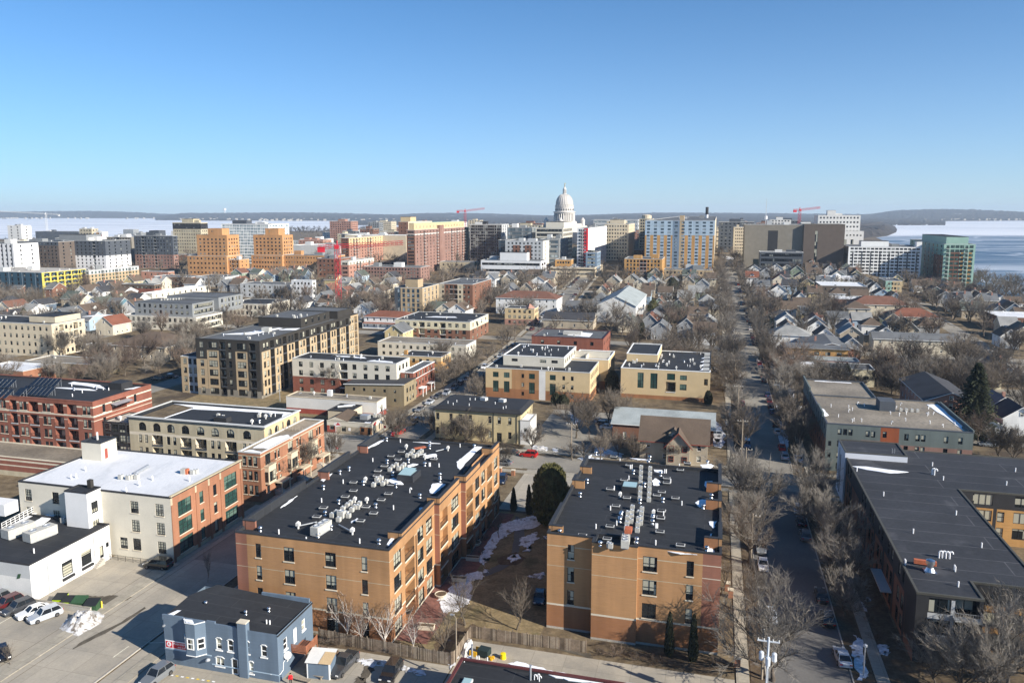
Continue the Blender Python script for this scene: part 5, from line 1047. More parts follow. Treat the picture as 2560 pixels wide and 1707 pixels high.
b.part('hip_roof',['shingle_brown','cream_pale'],lambda q: (q.poly([(1.2,-.1,h_ + .1),(6.6,-.1,h_ + .1),(6.4,6.2,h_ + 1.5),(3.6,6.,h_ + 2.1),(2.6,0,h_ + 1.2)],0),q.poly([(0,-.09,h_ + .05),(6.6,-.09,h_ + .05),(2.6,-.09,h_ + 1.2)],1),q.poly([(0,0,h_ + .06),(2.6,0,h_ + 1.2),(3.6,6.,h_ + 2.1),(0,6,h_ + .06)],0),q.poly([(0,6,h_ + .06),(3.6,6.,h_ + 2.1),(6.4,6.2,h_ + 1.5),(6.6,6.3,h_ + .06)],0)))
b.block(-3.6,3.5,d_ - 2,d_ + 6,h_ + .9,'cream',par=.25,roof='membrane',cope='charcoal',name='rear_wing'); b.part('roof_duct','galv',lambda q: (q.tube([(-2,d_ + 1,h_ + 1.2),(1.6,d_ + 3.5,h_ + 1.2)],.4,8),q.tube([(-1,d_ + 3,h_ + 1.2),(2,d_ + 4.6,h_ + 1.2)],.35,8)))
for x,y in ((9.4,6),(11.4,7.5),(12.6,8)): fit(b,'condenser',x,y,h_ - .3,1.3)
b.part('roof_unit','galv',lambda q: q.box(8.2,10.6,4.2,6.4,h_ - .3,h_ + .9)); b.snow([(6.8,.5),(9.6,.4),(9,1.2),(7,1.1)],h_ - .3); b.snow([(11,1),(13,1.2),(12.6,2.4),(11.2,2)],h_ - .3)
b.part('wall_emblem','red_metal',lambda q: q.poly([(0,-.9,-.35),(0,.2,-.45),(0,.75,.1),(0,.35,.55),(0,-.2,.3),(0,-.8,.1)]),(w_ + .08,2.0,h_ - .5)); b.part('notice','sign_white',lambda q: q.box(-.35,.35,-.05,0,0,.9),(7.,-.01,.8)); b.done()
SHOP = b
# J
b = Bld('stone_house','yellow stone two-storey building with charcoal roof on the street corner','building',side='R',u=1301,vt=1033,uo=1088,vb=1110,d=14,near=2,phrase='the yellow stone building')
w_,d_,h_ = b.w,b.d,b.h; X = lambda u: w_ * (u - 1088) / 213
b.block(0,w_,0,d_,h_,'yellow_stone',F=[(X(u),h_ - 3.3,.95,1.9,'w12') for u in (1094,1128,1152,1177,1226,1249,1275)] + [(X(u),1.2,.95,1.9,'w12') for u in (1094,1128,1152,1177,1226,1275)] + [(X(1249),.1,1.4,2.6,'d')],Rt=grid(d_,4,2,.9,1.8,3.8,1.3),par=None,sill='stone_tan')
b.part('roof',['charcoal','charcoal'],lambda q: (q.prism([(-.6,-.6),(w_ + .5,-.6),(w_ + .5,d_ + .4),(-.6,d_ + .4)],h_ - .3,h_ - .05,0),q.poly([(-.6,-.6,h_ - .05),(w_ + .5,-.6,h_ - .05),(w_ - .6,1.2,h_ + .6),(.8,1.2,h_ + .6)],1),q.poly([(.8,1.2,h_ + .6),(w_ - .6,1.2,h_ + .6),(w_ - .6,d_ - .5,h_ + .6),(.8,d_ - .5,h_ + .6)],1),q.poly([(-.6,-.6,h_ - .05),(.8,1.2,h_ + .6),(.8,d_ - .5,h_ + .6),(-.6,d_ + .4,h_ - .05)],1),q.poly([(w_ + .5,-.6,h_ - .05),(w_ + .5,d_ + .4,h_ - .05),(w_ - .6,d_ - .5,h_ + .6),(w_ - .6,1.2,h_ + .6)],1)))
for u,v in ((1120,1008),(1133,1012),(1142,1005),(1175,1000),(1188,1000),(1238,1010),(1258,1022),(1265,1020),(1173,1014)): x,y = b.loc(u,v,h_ + .6); fit(b,'vent_pipe',x,y,h_ + .6,.9)
for u,v in ((1210,1000),(1256,1004)): x,y = b.loc(u,v,h_ + .6); b.part('roof_light','light_cope',lambda q: q.box(-.9,.9,-.7,.7,0,.8),(x,y,h_ + .6),-.3)
b.part('downpipe','dark_frame',lambda q: [q.tube([(X(u),-.08,0),(X(u),-.08,h_ - .4)],.07,5) for u in (1235,1292)]); 
b.block(w_ + .004,w_ + 2.8,-.2,7,h_ - 1.8,'off_white',F=[(1.4,3.6,.8,1.0,'w11')],Rt=[],par=.15,roof='clean_snow',cope='concrete',name='annexe'); b.done()
# K
b = Bld('apartment_building','tan and terracotta three-storey apartments with cream roof storey and tall dark green windows','apartment building',side='R',u=1475,vt=932,uo=1214,ub=1524,h=10.1,near=1,phrase='the tan and terracotta apartments')
w_,d_,h_ = b.w,b.d,b.h; X = lambda u: w_ * (u - 1214) / 261
Fk = []
for u,kk in ((1240,2),(1268,2),(1309,1),(1332,2),(1384,2),(1411,1),(1432,1)):
    if kk == 2: Fk += [(X(u),h_ - 3.2,2.,1.8,'w22','glass_green'),(X(u),h_ - 8.2,2.,3.8,'w24','glass_green')]
    else: Fk += [(X(u),h_ - 3.,.9,1.4,'w12'),(X(u),h_ - 6.,.9,1.4,'w12'),(X(u),h_ - 9.,.9,1.3,'w12')]
b.block(0,w_,0,20,h_,'cream_warm',F=Fk,Rt=grid(20,6,3,1.4,1.7,3.2,.9,'w22'),zones={'F': [(X(1281),X(1350),-2,99,'tan_brick'),(0,99,-2,3.2,'base_brick'),(X(1350),X(1366),-2,99,'off_white')],'R': [(0,99,-2,2.8,'base_brick')]},par=.35,roof='membrane',cope='light_cope')
b.block(w_ * .12,w_ * .72,7,30,h_ + 3.2,'cream_pale',F=[(x,h_ + 1.1,2.2,1.0,'w31') for x in (4,14,18)],Rt=grid(23,6,1,1.6,1.4,3,.8,'w21',z0=h_),z0=0,par=.3,roof='membrane',cope='white_trim',name='upper_storey')
b.block(w_ * .72 + .004,w_ + 3.2,20.5,38,h_ + .6,'cream_warm',F=[],Rt=grid(17.5,4,3,1.4,1.7,3.2),zones={'A': [(0,99,-2,3.,'base_brick')]},par=.4,roof='concrete',cope='white_trim',name='rear_wing')
b.part('terrace_wall','cream_pale',lambda q: (q.box(w_ * .73,w_ + 3,26,26.3,h_,h_ + 2.2),q.box(w_ * .86,w_ * .87,21,26,h_,h_ + 1.6)))
clutter(b,w_ * .15,w_ * .7,8,29,h_ + 2.9,22,('vent_pipe','roof_vent','chimney_cap','vent_pipe'),12); clutter(b,1,w_ - 1,1,6,h_ - .35,9,('vent_pipe','condenser','chimney_cap'),13); b.done()
# U red brick behind K, L
b = mid('brick_building','long red brick building with blue-grey snow-streaked roof','the long red brick building','R',1508,848,1329,1526,h=8.5,w=None,wall='red_brick',fl=2,nF=4,nS=4,ww=1.4,wh=1.6,roof='grey_membrane',cope='maroon_trim',cl=6); b.snow([(14,8),(24,6),(24,16),(18,18)],b.h - .5); b.part('roof_unit','unit_white',lambda q: q.box(12,20,9,12,b.h - .4,b.h + 1)); b.done()
b = Bld('apartment_building','cream three-storey apartments with tall dark green windows and cluttered black roof','apartment building',side='L',u=1551,vt=919,uo=1776,vb=992,d=36,near=1,phrase='the cream apartments with green windows')
w_,d_,h_ = b.w,b.d,b.h; X = lambda u: w_ * (u - 1551) / 225
b.block(0,w_,0,d_,h_,'cream_warm',F=[(X(1602),h_ - 6.6,2.0,5.2,'w24','glass_green'),(X(1636),h_ - 6.6,2.3,5.2,'w24','glass_green'),(X(1679),h_ - 3.4,2.6,2.2,'w21','glass_green'),(X(1679),h_ - 7.4,3.2,3.4,'b'),(X(1710),h_ - 3.2,2.2,1.6,'w21','glass_green'),(X(1710),h_ - 6.6,2.2,2.,'w21','glass_green'),(X(1766),h_ - 4.6,1.2,2.2,'bn')],Lf=grid(d_,8,3,1.4,1.7,3.),zones={'A': [(0,99,-2,1.2,'base_brick')]},par=.4,roof='membrane',cope='white_trim')
b.block(.3,w_ * .38,14,d_ - .3,h_ + 2.4,'cream_warm',F=[],z0=h_ - .5,base=False,par=.3,roof='membrane',cope='white_trim',name='upper_storey')
clutter(b,1,w_,1,d_,h_ - .4,40,('vent_pipe','roof_vent','condenser','chimney_cap','vent_pipe'),21)
for i in range(5): b.part('raised_parapet',['light_cope','membrane'],lambda q: (q.box(w_ - .4,w_ + .06,3 + i * 7,8 + i * 7,h_ - .2,h_ + .8,1),q.box(w_ - 2.4,w_ - .41,3 + i * 7,3.4 + i * 7,h_ - .2,h_ + .8,0)))
for i in range(4): b.snow([(w_ - 3.5,4 + i * 7),(w_ - .6,4 + i * 7),(w_ - .6,7.5 + i * 7),(w_ - 2.4,8 + i * 7)],h_ - .4)
b.done()
# ================================================================== middle distance, left and centre
b = Bld('apartment_block','grey apartment block stepping back above a cream two-storey base','apartment building',side='R',u=490,vt=795,uo=308,ub=556,h=7.0,near=1,phrase='the grey block on a cream base')
w_,d_,h_ = b.w,b.d,b.h
b.block(0,w_,0,d_,h_,'cream_pale',F=grid(w_,13,2,1.7,2.,3.3,.8,'w22'),Rt=grid(d_,12,2,1.5,2.,3.3,.8,'w22'),par=.5,roof='concrete',cope='off_white')
x1_ = w_ - 5
setback(b,4,x1_,4,d_,6.6,'mid_grey',F=grid(x1_ - 4,10,2,1.5,1.9,3.1,.7,'w22',z0=h_),S=grid(d_ - 4,13,2,1.5,1.9,3.1,.7,'w22',z0=h_),roof='grey_membrane',cope='slate_grey')
for i in range(26): fit(b,'condenser',12 + i * .75,15 + i * .6 + (i % 3),h_ + 6.2)
setback(b,10,x1_ + 3,d_ + .01,d_ + 22,8.0,'mid_grey',F=[],S=grid(22,6,2,1.5,1.9,3.1,.9,'w22',z0=h_ + 1),roof='grey_membrane',cope='slate_grey'); b.done()
b = mid('apartment_wing','cream low apartment wing with roof terrace beside the grey block',None,'R',668,762,566,h=7.2,d=24,wall='cream_pale',fl=2,nF=9,nS=6,ww=1.5,wh=2.,k='w22',near=1,cat='apartment building'); b.done()
b = mid('apartment_building','cream four-storey apartments at the left edge with stepped roof','the cream apartments at the left edge','R',135,811,-120,211,vb=893,wall='cream',fl=4,nF=16,nS=6,ww=1.2,wh=1.7,k='w22',cat='apartment building',roof='membrane',balS=(1,4)); setback(b,b.w - 18,b.w - 4,6,20,2.4,'cream',roof='membrane'); b.snow([(b.w - 9,26),(b.w - 2,30),(b.w - 1,36),(b.w - 7,34)],b.h - .5); b.done()
b = mid('low_building','low tan building with curved parapet among bare trees',None,'R',352,868,212,372,h=5.,wall='tan_siding',fl=1,nF=8,nS=2,roof='grey_membrane',near=1,cl=2); b.done()
b = mid('low_building','long low olive-tan building behind the solar panels',None,'R',240,912,62,h=5,d=12,wall='olive_brick',fl=1,nF=10,nS=3,roof='gravel_roof',near=1,cl=2); b.done()
b = mid('low_building','orange brick building with white roof at the left edge',None,'R',57,928,-60,h=5.5,d=14,wall='orange_brick',fl=1,nF=6,nS=3,roof='white_roof',near=1,cl=0); b.done()
b = mid('apartment_building','cream over brick three-storey apartments with paired windows and black roof','the cream apartments with paired windows','R',1175,807,988,1221,h=9.6,wall='ivory',fl=3,nF=10,nS=4,ww=1.7,wh=1.8,k='w22',zones=ALL((-2,5.6,'brown_brick')),bal=(3,6),near=1,cat='apartment building',roof='membrane',cl=10,sill='white_trim'); b.snow([(10,14),(26,16),(24,19),(14,18)],b.h - .5); b.snow([(34,8),(44,9),(43,12)],b.h - .5); b.done()
b = mid('apartment_building','long cream two-storey building with weathered gravel roof',None,'R',1165,864,944,h=6.4,d=14,wall='cream_pale',fl=2,nF=12,nS=3,ww=1.3,wh=1.4,k='w21',roof='gravel_roof',near=1,cl=4); b.done()
b = mid('apartment_building','flat-roofed orange brick building by the left street',None,'R',1103,893,1000,1127,h=6.2,wall='cream_warm',fl=2,nF=5,nS=3,zones=ALL((-2,4.4,'ochre_brick')),roof='membrane',near=1,cl=3); b.part('chimney','ochre_brick',lambda q: q.box(.5,1.7,3,4.2,b.h - .3,b.h + 1.4)); b.done()
b = mid('apartment_tower','tan brick mid-rise with blue glass strips and roof penthouse','the tan brick mid-rise','R',1057,722,986,1097,vb=795,wall='tan_panel',fl=6,nF=5,nS=4,ww=1.6,wh=2.4,k='w11',glass='glass_blue',zones=lambda b: {'F': [(0,b.w * .22,-2,99,'slate_grey')]},near=1,cl=3); setback(b,b.w * .3,b.w * .75,4,12,4.5,'tan_panel'); b.done()
b = mid('apartment_building','brown five-storey apartments with cream pilasters','the brown apartments with pilasters','R',1182,714,1097,1228,vb=776,wall='brown_brick',fl=5,nF=7,nS=4,zones=lambda b: {'F': [(0,3.5,-2,99,'cream'),(b.w * .55,b.w * .72,-2,99,'cream')]},bal=(2,3),near=1,roof='grey_membrane',cl=5); b.done()
b = mid('apartment_building','white four-storey apartment building with snowy flat roof','the white apartments with snowy roof','R',782,702,728,790,vb=753,wall='white_paint',fl=4,nF=5,nS=2,roof='white_roof',near=1,cl=0); b.done()
b = mid('apartment_building','grey-green flat-roofed apartments beside the white apartments',None,'R',724,713,600,h=9,d=16,wall='pale_grey',fl=3,nF=9,nS=2,roof='grey_membrane',near=1,cl=2); b.done()
b = mid('low_building','pale grey flat-roofed building in front of the orange towers',None,'R',562,694,490,601,h=7,wall='pale_grey',fl=2,nF=7,nS=3,roof='grey_membrane',near=1,cl=3); b.done()
b = mid('low_building','brown brick flat-roofed building with white roof edge',None,'R',478,694,383,h=7,d=14,wall='brown_brick',fl=2,nF=7,nS=2,roof='grey_membrane',near=1,cl=2,cope='white_trim'); b.done()
b = mid('school_building','salmon brick hall with black roof in front of the dark apartments',None,'R',420,680,352,436,h=8,wall='salmon_brick',fl=2,nF=4,nS=3,roof='grey_membrane',near=1,cl=2); b.done()
b = mid('low_building','long cream building with white roof behind the grey block',None,'R',380,738,350,526,h=6,wall='cream_pale',fl=2,nF=2,nS=10,roof='white_roof',near=1,cl=2); b.done()
b = mid('low_building','mansard-roofed red brick building behind the white houses',None,'R',385,712,303,402,h=8,wall='red_brick',fl=2,nF=7,nS=2,roof='shingle_dark',near=1,cl=0,zones=ALL((5,99,'shingle_brown'))); b.done()
b = mid('church_hall_front','brick annexe with white band in front of the grey-roofed hall',None,'R',1606,778,1515,1613,h=6,wall='brown_brick',fl=1,nF=9,nS=2,roof='concrete',near=1,cl=0,zones=ALL((4,99,'off_white')),cat='building'); b.done()
b = mid('apartment_building','tan apartment row with corner turret on the left street',None,'R',1336,772,1262,1346,h=9,wall='cream_warm',fl=3,nF=5,nS=3,near=1,cl=2,zones=ALL((-2,3,'salmon_brick'))); b.part('turret_roof','salmon_brick',lambda q: q.lathe([(3.2,b.h),(0.05,b.h + 2.4)],4,0,(b.w - 3,2))); b.done()
# right of the right street
b = mid('apartment_building','orange brick two-storey flats with blue-grey roof between gabled houses','the orange brick flats','L',1963,868,2121,vb=912,d=11,wall='ochre_brick',fl=2,nF=5,nS=2,ww=1.9,wh=1.5,k='w21',near=1,roof='grey_membrane',cl=2); b.part('eave','light_cope',lambda q: q.box(-.7,b.w + .7,-.7,b.d + .5,b.h - .1,b.h + .02)); b.part('roof_sheet','shingle_grey',lambda q: q.box(-.68,b.w + .68,-.68,b.d + .48,b.h + .065,b.h + .12)); b.done()
b = mid('low_building','long cream one-storey building with white panelled corner and grey roof','the long cream building','L',1997,916,2188,vb=958,d=11,wall='ivory',fl=1,nF=7,nS=1,ww=1.8,wh=1.3,k='w21',near=1,roof='grey_membrane',cl=1,zones=lambda b: {'F': [(0,5,-2,99,'white_paint')]}); b.part('raised_corner','white_paint',lambda q: q.box(0.02,5,.02,4,b.h - .3,b.h + 1.)); b.done()
b = mid('low_building','long brick building with pale grey low roof behind the cream one',None,'L',1975,897,2150,h=4.6,d=9,wall='salmon_brick',fl=1,nF=6,nS=1,near=1,roof='metal_grey',cl=1,cope='galv'); b.done()
b = mid('apartment_building','cream two-storey apartments right of the tall spruce',None,'L',2462,930,2506,vb=972,d=10,wall='ivory',fl=2,nF=3,nS=3,ww=1.7,near=1,cl=0,roof='grey_membrane'); b.done()
b = mid('apartment_building','grey flat building with bright snowy roof among the houses','the snowy-roofed grey flats','L',2050,716,2169,vb=748,d=30,wall='brown_panel',fl=2,nF=7,nS=4,near=1,roof='white_roof',cl=3); b.done()
b = mid('low_building','low building with white roof and brick sides',None,'L',2080,748,2158,h=5,d=16,wall='mauve_brick',fl=1,nF=4,nS=2,near=1,roof='white_roof',cl=2); b.done()
b = mid('town_houses','white and grey modern townhouses with flat snowy roofs',None,'L',2052,693,2138,h=7,d=14,wall='white_paint',fl=2,nF=7,nS=2,near=1,roof='white_roof',cl=3); b.part('turret','white_paint',lambda q: q.lathe([(2.6,0),(2.6,b.h + 1.5),(.2,b.h + 3)],10,0,(b.w * .45,-1))); b.done()
b = mid('apartment_building','small tan and green brick apartments by the lakeshore trees',None,'L',2212,702,2256,vb=738,d=24,wall='cream_warm',fl=3,nF=4,nS=5,near=1,roof='grey_membrane',zones=lambda b: {'F': [(0,b.w * .4,-2,99,'pale_green')]},cl=3); b.done()
b = mid('brick_building','dark brick building with glass corner and snowy roof at the right edge',None,'L',2500,790,2640,h=8,d=25,wall='brown_brick',fl=2,nF=10,nS=4,near=1,roof='white_roof',cl=2); b.done()
# ================================================================== houses
HW = {}
def house(name,label,s,t,w,d,h,rh,axis='F',wall='white_siding',roof='shingle_grey',kind='gable',group=None,phrase=None,porch=False,dormer=False,chim=None,cat='house',trim='white_trim',nw=2,near=1,z=None):
    z0 = gz(s,t + d / 2) if z is None else z
    r = tag(empty(name,W(s,t,z0),-AZ),label,cat,group); FOOT.append((s - w / 2,s + w / 2,t,t + d))
    if phrase: MARK.append((phrase,s,t + d / 2))
    x0,x1,y0,y1 = -w / 2,w / 2,0,d; fl = max(1,int(h / 2.7)); e = .5
    mb = MB()
    Fw = []
    for f in range(fl):
        zz_ = .9 + f * h / fl
        for i in range(nw):
            x = w * (i + .5) / nw
            Fw.append((x,zz_,1.0,1.5,'w12'))
    Fw = Fw[1:] if not porch else Fw
    class Q: pass
    bb = Bld.__new__(Bld); bb.near = 1; bb.mats = []; bb.win = MB(); bb.wmats = []; bb.root = r; bb.s0 = s; bb.t0 = t
    nS = max(2,int(d / 4))
    bb.block(x0,x1,y0,y1,h,wall,F=Fw + ([] if porch else [(w * .5 / nw,.05,.95,2.1,'d')]),Rt=grid(d,nS,fl,1.,1.4,h / fl,.9,'w12') if s < 60 else (),Lf=grid(d,nS,fl,1.,1.4,h / fl,.9,'w12') if s > -20 else (),par=None,frame='white_trim',door=trim)
    if kind == 'gable':
        gm = MB()
        if axis == 'F':
            gm.poly([(x0,y0,h),(x1,y0,h),(0,y0,h + rh)]); gq = MB(); gq.poly([(x1,y1,h),(x0,y1,h),(0,y1,h + rh)]); gq.build('gable_wall',wall,r)
            sl = rh / (w / 2)
            R1 = [(x0 - e,h - e * sl),(0,h + rh),(x1 + e,h - e * sl)]
            rm = MB()
            for (a,c) in ((R1[0],R1[1]),(R1[1],R1[2])):
                rm.quad((a[0],y0 - e,a[1] + .2),(c[0],y0 - e,c[1] + .2),(c[0],y1 + e,c[1] + .2),(a[0],y1 + e,a[1] + .2),0)
                rm.quad((a[0],y0 - e,a[1]),(c[0],y0 - e,c[1]),(c[0],y0 - e,c[1] + .2),(a[0],y0 - e,a[1] + .2),1)
                rm.quad((a[0],y0 - e,a[1]),(c[0],y0 - e,c[1]),(c[0],y1 + e,c[1]),(a[0],y1 + e,a[1]),1)
            for a in (R1[0],R1[2]): rm.quad((a[0],y0 - e,a[1]),(a[0],y1 + e,a[1]),(a[0],y1 + e,a[1] + .2),(a[0],y0 - e,a[1] + .2),1)
            if rh > 1.8: link('window',shared(('hw','a'),lambda: window_mb(1.0,1.2,(1,2)).mesh('window',['white_trim','glass'])),r,(0,-.03,h + rh * .2))
        else:
            gq = MB(); gq.poly([(x0,y0,h),(x0,(y0 + y1) / 2,h + rh),(x0,y1,h)]); gq.build('gable_wall',wall,r); gm.poly([(x1,y0,h),(x1,y1,h),(x1,(y0 + y1) / 2,h + rh)])
            ym = (y0 + y1) / 2; sl = rh / (d / 2); R1 = [(y0 - e,h - e * sl),(ym,h + rh),(y1 + e,h - e * sl)]; rm = MB()
            for (a,c) in ((R1[0],R1[1]),(R1[1],R1[2])):
                rm.quad((x0 - e,a[0],a[1] + .2),(x1 + e,a[0],a[1] + .2),(x1 + e,c[0],c[1] + .2),(x0 - e,c[0],c[1] + .2),0)
                rm.quad((x0 - e,a[0],a[1]),(x1 + e,a[0],a[1]),(x1 + e,c[0],c[1]),(x0 - e,c[0],c[1]),1)
                for x in (x0 - e,x1 + e): rm.quad((x,a[0],a[1]),(x,c[0],c[1]),(x,c[0],c[1] + .2),(x,a[0],a[1] + .2),1)
            rm.quad((x0 - e,R1[0][0],R1[0][1]),(x1 + e,R1[0][0],R1[0][1]),(x1 + e,R1[0][0],R1[0][1] + .2),(x0 - e,R1[0][0],R1[0][1] + .2),1)
        gm.build('gable_wall',wall,r)
    else:
        rm = MB(); a0,a1,c0,c1 = x0 - e,x1 + e,y0 - e,y1 + e; m = min(w,d) / 2 * .98
        if w > d: r0,r1 = (x0 + m,(y0 + y1) / 2),(x1 - m,(y0 + y1) / 2)
        else: r0,r1 = (0,y0 + m),(0,y1 - m)
        zt = h + rh; P = [(a0,c0,h),(a1,c0,h),(a1,c1,h),(a0,c1,h)]; q0,q1 = (*r0,zt),(*r1,zt)
        if w > d:
            rm.quad(P[0],P[1],q1,q0); rm.poly([P[1],P[2],q1]); rm.quad(P[2],P[3],q0,q1); rm.poly([P[3],P[0],q0])
        else:
            rm.poly([P[0],P[1],q0]); rm.quad(P[1],P[2],q1,q0); rm.poly([P[2],P[3],q1]); rm.quad(P[3],P[0],q0,q1)
        rm.box(a0,a1,c0,c1,h - .2,h - .01,1)
    rf = rm.build('roof',[roof,trim],r)
    if dormer:
        dm = MB(); 
        if axis == 'F':      # on the side slope towards the sun
            zc = h + rh * .25; ym = d * .5; dm.box(w * .12,w * .42,ym - 1.2,ym + 1.2,h,zc + 1.0,0); dm.poly([(w * .05,ym - 1.6,zc + .95),(w * .46,ym - 1.6,zc + .95),(w * .46,ym,zc + 2.1),(w * .0,ym,zc + 2.1)],1); dm.poly([(w * .46,ym,zc + 2.1),(w * .46,ym + 1.6,zc + .95),(w * .05,ym + 1.6,zc + .95),(0,ym,zc + 2.1)],1); dm.poly([(w * .421,ym - 1.2,zc + 1),(w * .421,ym + 1.2,zc + 1),(w * .421,ym,zc + 1.95)],0)
            o = dm.build('dormer',[wall,roof],r); link('window',shared(('hw','d'),lambda: window_mb(1.0,1.1,(1,2)).mesh('window',['white_trim','glass'])),o,(w * .42 + .06,ym,zc - .2),pi / 2)
        else:
            zc = h + rh * .2; dm.box(-1.3,1.3,d * .10,d * .4,h,zc + 1.,0); dm.poly([(-1.7,d * .06,zc + .95),(0,d * .06,zc + 2.1),(0,d * .5,zc + 2.1),(-1.7,d * .42,zc + .95)],1); dm.poly([(0,d * .06,zc + 2.1),(1.7,d * .06,zc + .95),(1.7,d * .42,zc + .95),(0,d * .5,zc + 2.1)],1); dm.poly([(-1.3,d * .099,zc + 1),(1.3,d * .099,zc + 1),(0,d * .099,zc + 1.95)],0)
            o = dm.build('dormer',[wall,roof],r); link('window',shared(('hw','d'),lambda: window_mb(1.0,1.1,(1,2)).mesh('window',['white_trim','glass'])),o,(0,d * .10 - .06,zc - .2))
    if porch:
        pm = MB(); pm.quad((x0 - .1,-2.2,2.6),(x1 + .1,-2.2,2.6),(x1 + .1,.0,3.1),(x0 - .1,.0,3.1),0); pm.quad((x0 - .1,-2.2,2.45),(x1 + .1,-2.2,2.45),(x1 + .1,-2.2,2.6),(x0 - .1,-2.2,2.6),1)
        for i in range(4):
            x = x0 + .2 + (w - .4) * i / 3; pm.box(x - .09,x + .09,-2.1,-1.92,0,2.5,1)
        pm.box(x0,x1,-2.2,-.01,0,.35,1); pm.build('porch',[roof,trim],r)
    if chim: 
        q = MB(); q.box(chim[0] - .4,chim[0] + .4,chim[1] - .4,chim[1] + .4,h,h + rh + .9); q.build('chimney','salmon_brick',rf)
    return r
WN = {'white_siding': 'white','cream_siding': 'cream','grey_siding': 'grey','tan_siding': 'tan','yellow_siding': 'yellow','blue_siding': 'blue','teal_siding': 'teal','green_siding': 'green','red_siding': 'red','salmon_brick': 'salmon brick','light_blue': 'pale blue','brown_brick': 'brown brick'}
RN = {'shingle_brown': 'brown','shingle_grey': 'grey','shingle_dark': 'black','shingle_red': 'reddish','shingle_rust': 'rust-red','shingle_light': 'pale grey','shingle_green': 'green','metal_grey': 'grey metal'}
def hpx(u,v,w,d,h,rh,axis,wall,roof,**k):
    s,t = G(u,v); k.setdefault('group','wooden houses among the trees')
    r = house('gabled_house' if k.get('kind','gable') == 'gable' else 'hipped_house',None,s,t,w,d,h,rh,axis,wall,roof,**k)
    LATER.append((r,'%s %s house with %s roof' % (WN[wall],'gabled' if k.get('kind','gable') == 'gable' else 'hipped',RN[roof]),s,t + d / 2)); return r
# by hand, near to far
house('stucco_house','brown-roofed tan stucco house with red-trimmed gable by the right street',-8.6,188.6,16.5,11,5.6,4.6,'S','tan_siding','shingle_brown',phrase='the brown-roofed stucco house',dormer=True,nw=4,trim='red_siding',cat='house')
q = MB(); q.poly([(-1.8,0,2.4),(4.2,0,2.4),(1.2,0,7.4)]); 
r = bpy.data.objects[[o.name for o in bpy.data.objects if o.name.startswith('stucco_house')][0]]
g = MB(); g.box(-1.6,4.0,-1.8,.0,0,5.0); g.poly([(-1.6,-1.81,5),(4,-1.81,5),(1.2,-1.81,8.2)]); g.build('front_gable','tan_siding',r)
g = MB()
for sg in (-1,1): g.quad((1.2,-2.4,8.55),(1.2 + sg * 3.5,-2.4,4.6),(1.2 + sg * 3.5,3.0,4.6),(1.2,5.2,8.55),0); g.quad((1.2,-2.41,8.3),(1.2 + sg * 3.5,-2.41,4.35),(1.2 + sg * 3.5,-2.41,4.6),(1.2,-2.41,8.55),1)
g.build('gable_roof',['shingle_brown','red_siding'],r)
for x,z in ((-.4,1.),(2.8,1.),(-.4,3.6),(2.8,3.6)): link('window',shared(('hw','c'),lambda: window_mb(1.2,1.5,(1,2)).mesh('window',['red_siding','glass'])),r,(x,-1.84,z))
house('gabled_hall','low brick hall with grey metal roof and snow-lined brown gable',-12.5,206,27,17,4.4,2.4,'S','brown_brick','metal_grey',phrase='the low brick hall',nw=4,cat='building',chim=None)
house('grey_house','small grey house with black lean-to roof beside the tan block',-25.2,139.,4,12,4.2,1.6,'F','grey_siding','shingle_dark',nw=1,cat='house')
hpx(2505,1062,7.5,10,5.2,3.0,'F','teal_siding','shingle_grey',porch=True,phrase='the teal house',chim=(1,4)); hpx(2550,1090,9,11,5.,3.2,'F','white_siding','shingle_dark',nw=2); hpx(2480,1085,5,6,2.6,1.4,'F','white_siding','shingle_brown',nw=1)
hpx(1975,872,17,14,6,3.6,'S','white_siding','shingle_light',kind='hip',phrase='the pale hip-roofed house'); hpx(2062,868,8,12,5,3.4,'F','white_siding','shingle_dark',phrase='the white gabled house'); hpx(2128,895,7.5,11,5.4,3.0,'F','grey_siding','shingle_grey'); hpx(2212,860,6.5,8,5.4,2.2,'F','white_siding','shingle_brown')
hpx(1985,915,12,8,3.5,1.6,'S','tan_siding','shingle_brown'); hpx(2290,885,34,11,6,2.2,'S','cream_siding','shingle_grey',nw=7,phrase='the long grey-roofed house')
house('brick_hall','salmon brick hall with dark low gable right of centre',47,333,22,26,5,2.6,'F','salmon_brick','shingle_grey',phrase='the salmon brick hall',nw=1,cat='building',chim=(-5,12))
house('brick_hall','salmon brick hall with big plain gable beside the tall spruce',66,238,13.5,30,8.5,2.6,'F','salmon_brick','shingle_dark',phrase='the plain-gabled brick hall',nw=1,cat='building')
hpx(2200,790,30,16,6,4.2,'S','cream_siding','shingle_red',kind='hip',nw=6,phrase='the big red-roofed house'); hpx(2285,818,24,16,5,3.8,'S','cream_siding','shingle_rust',kind='hip',nw=5); hpx(2140,800,14,14,6,3.6,'S','cream_siding','shingle_brown',kind='hip',nw=3)
hpx(2350,722,28,18,5,5.,'S','brown_brick','shingle_red',kind='hip',nw=5,phrase='the red-roofed lakeside house')
house('apartment_house','three-storey white apartments under a broad red hipped roof',*((lambda p: (p[0],p[1]))(G(1315,786))),36,16,9,3.6,'S','white_siding','shingle_red','hip',phrase='the red-hipped white apartments',nw=9,cat='apartment building')
house('apartment_house','long white house under a red hipped roof and porch',*G(968,822),26,12,6,2.6,'S','white_siding','shingle_rust','hip',phrase='the red-roofed white house',nw=7,cat='house',porch=True)
house('apartment_house','brown hip-roofed tan apartments with stacked porches',*G(345,900),27,22,6,4.6,'S','tan_siding','shingle_brown','hip',phrase='the brown hip-roofed apartments',nw=6,cat='apartment building')
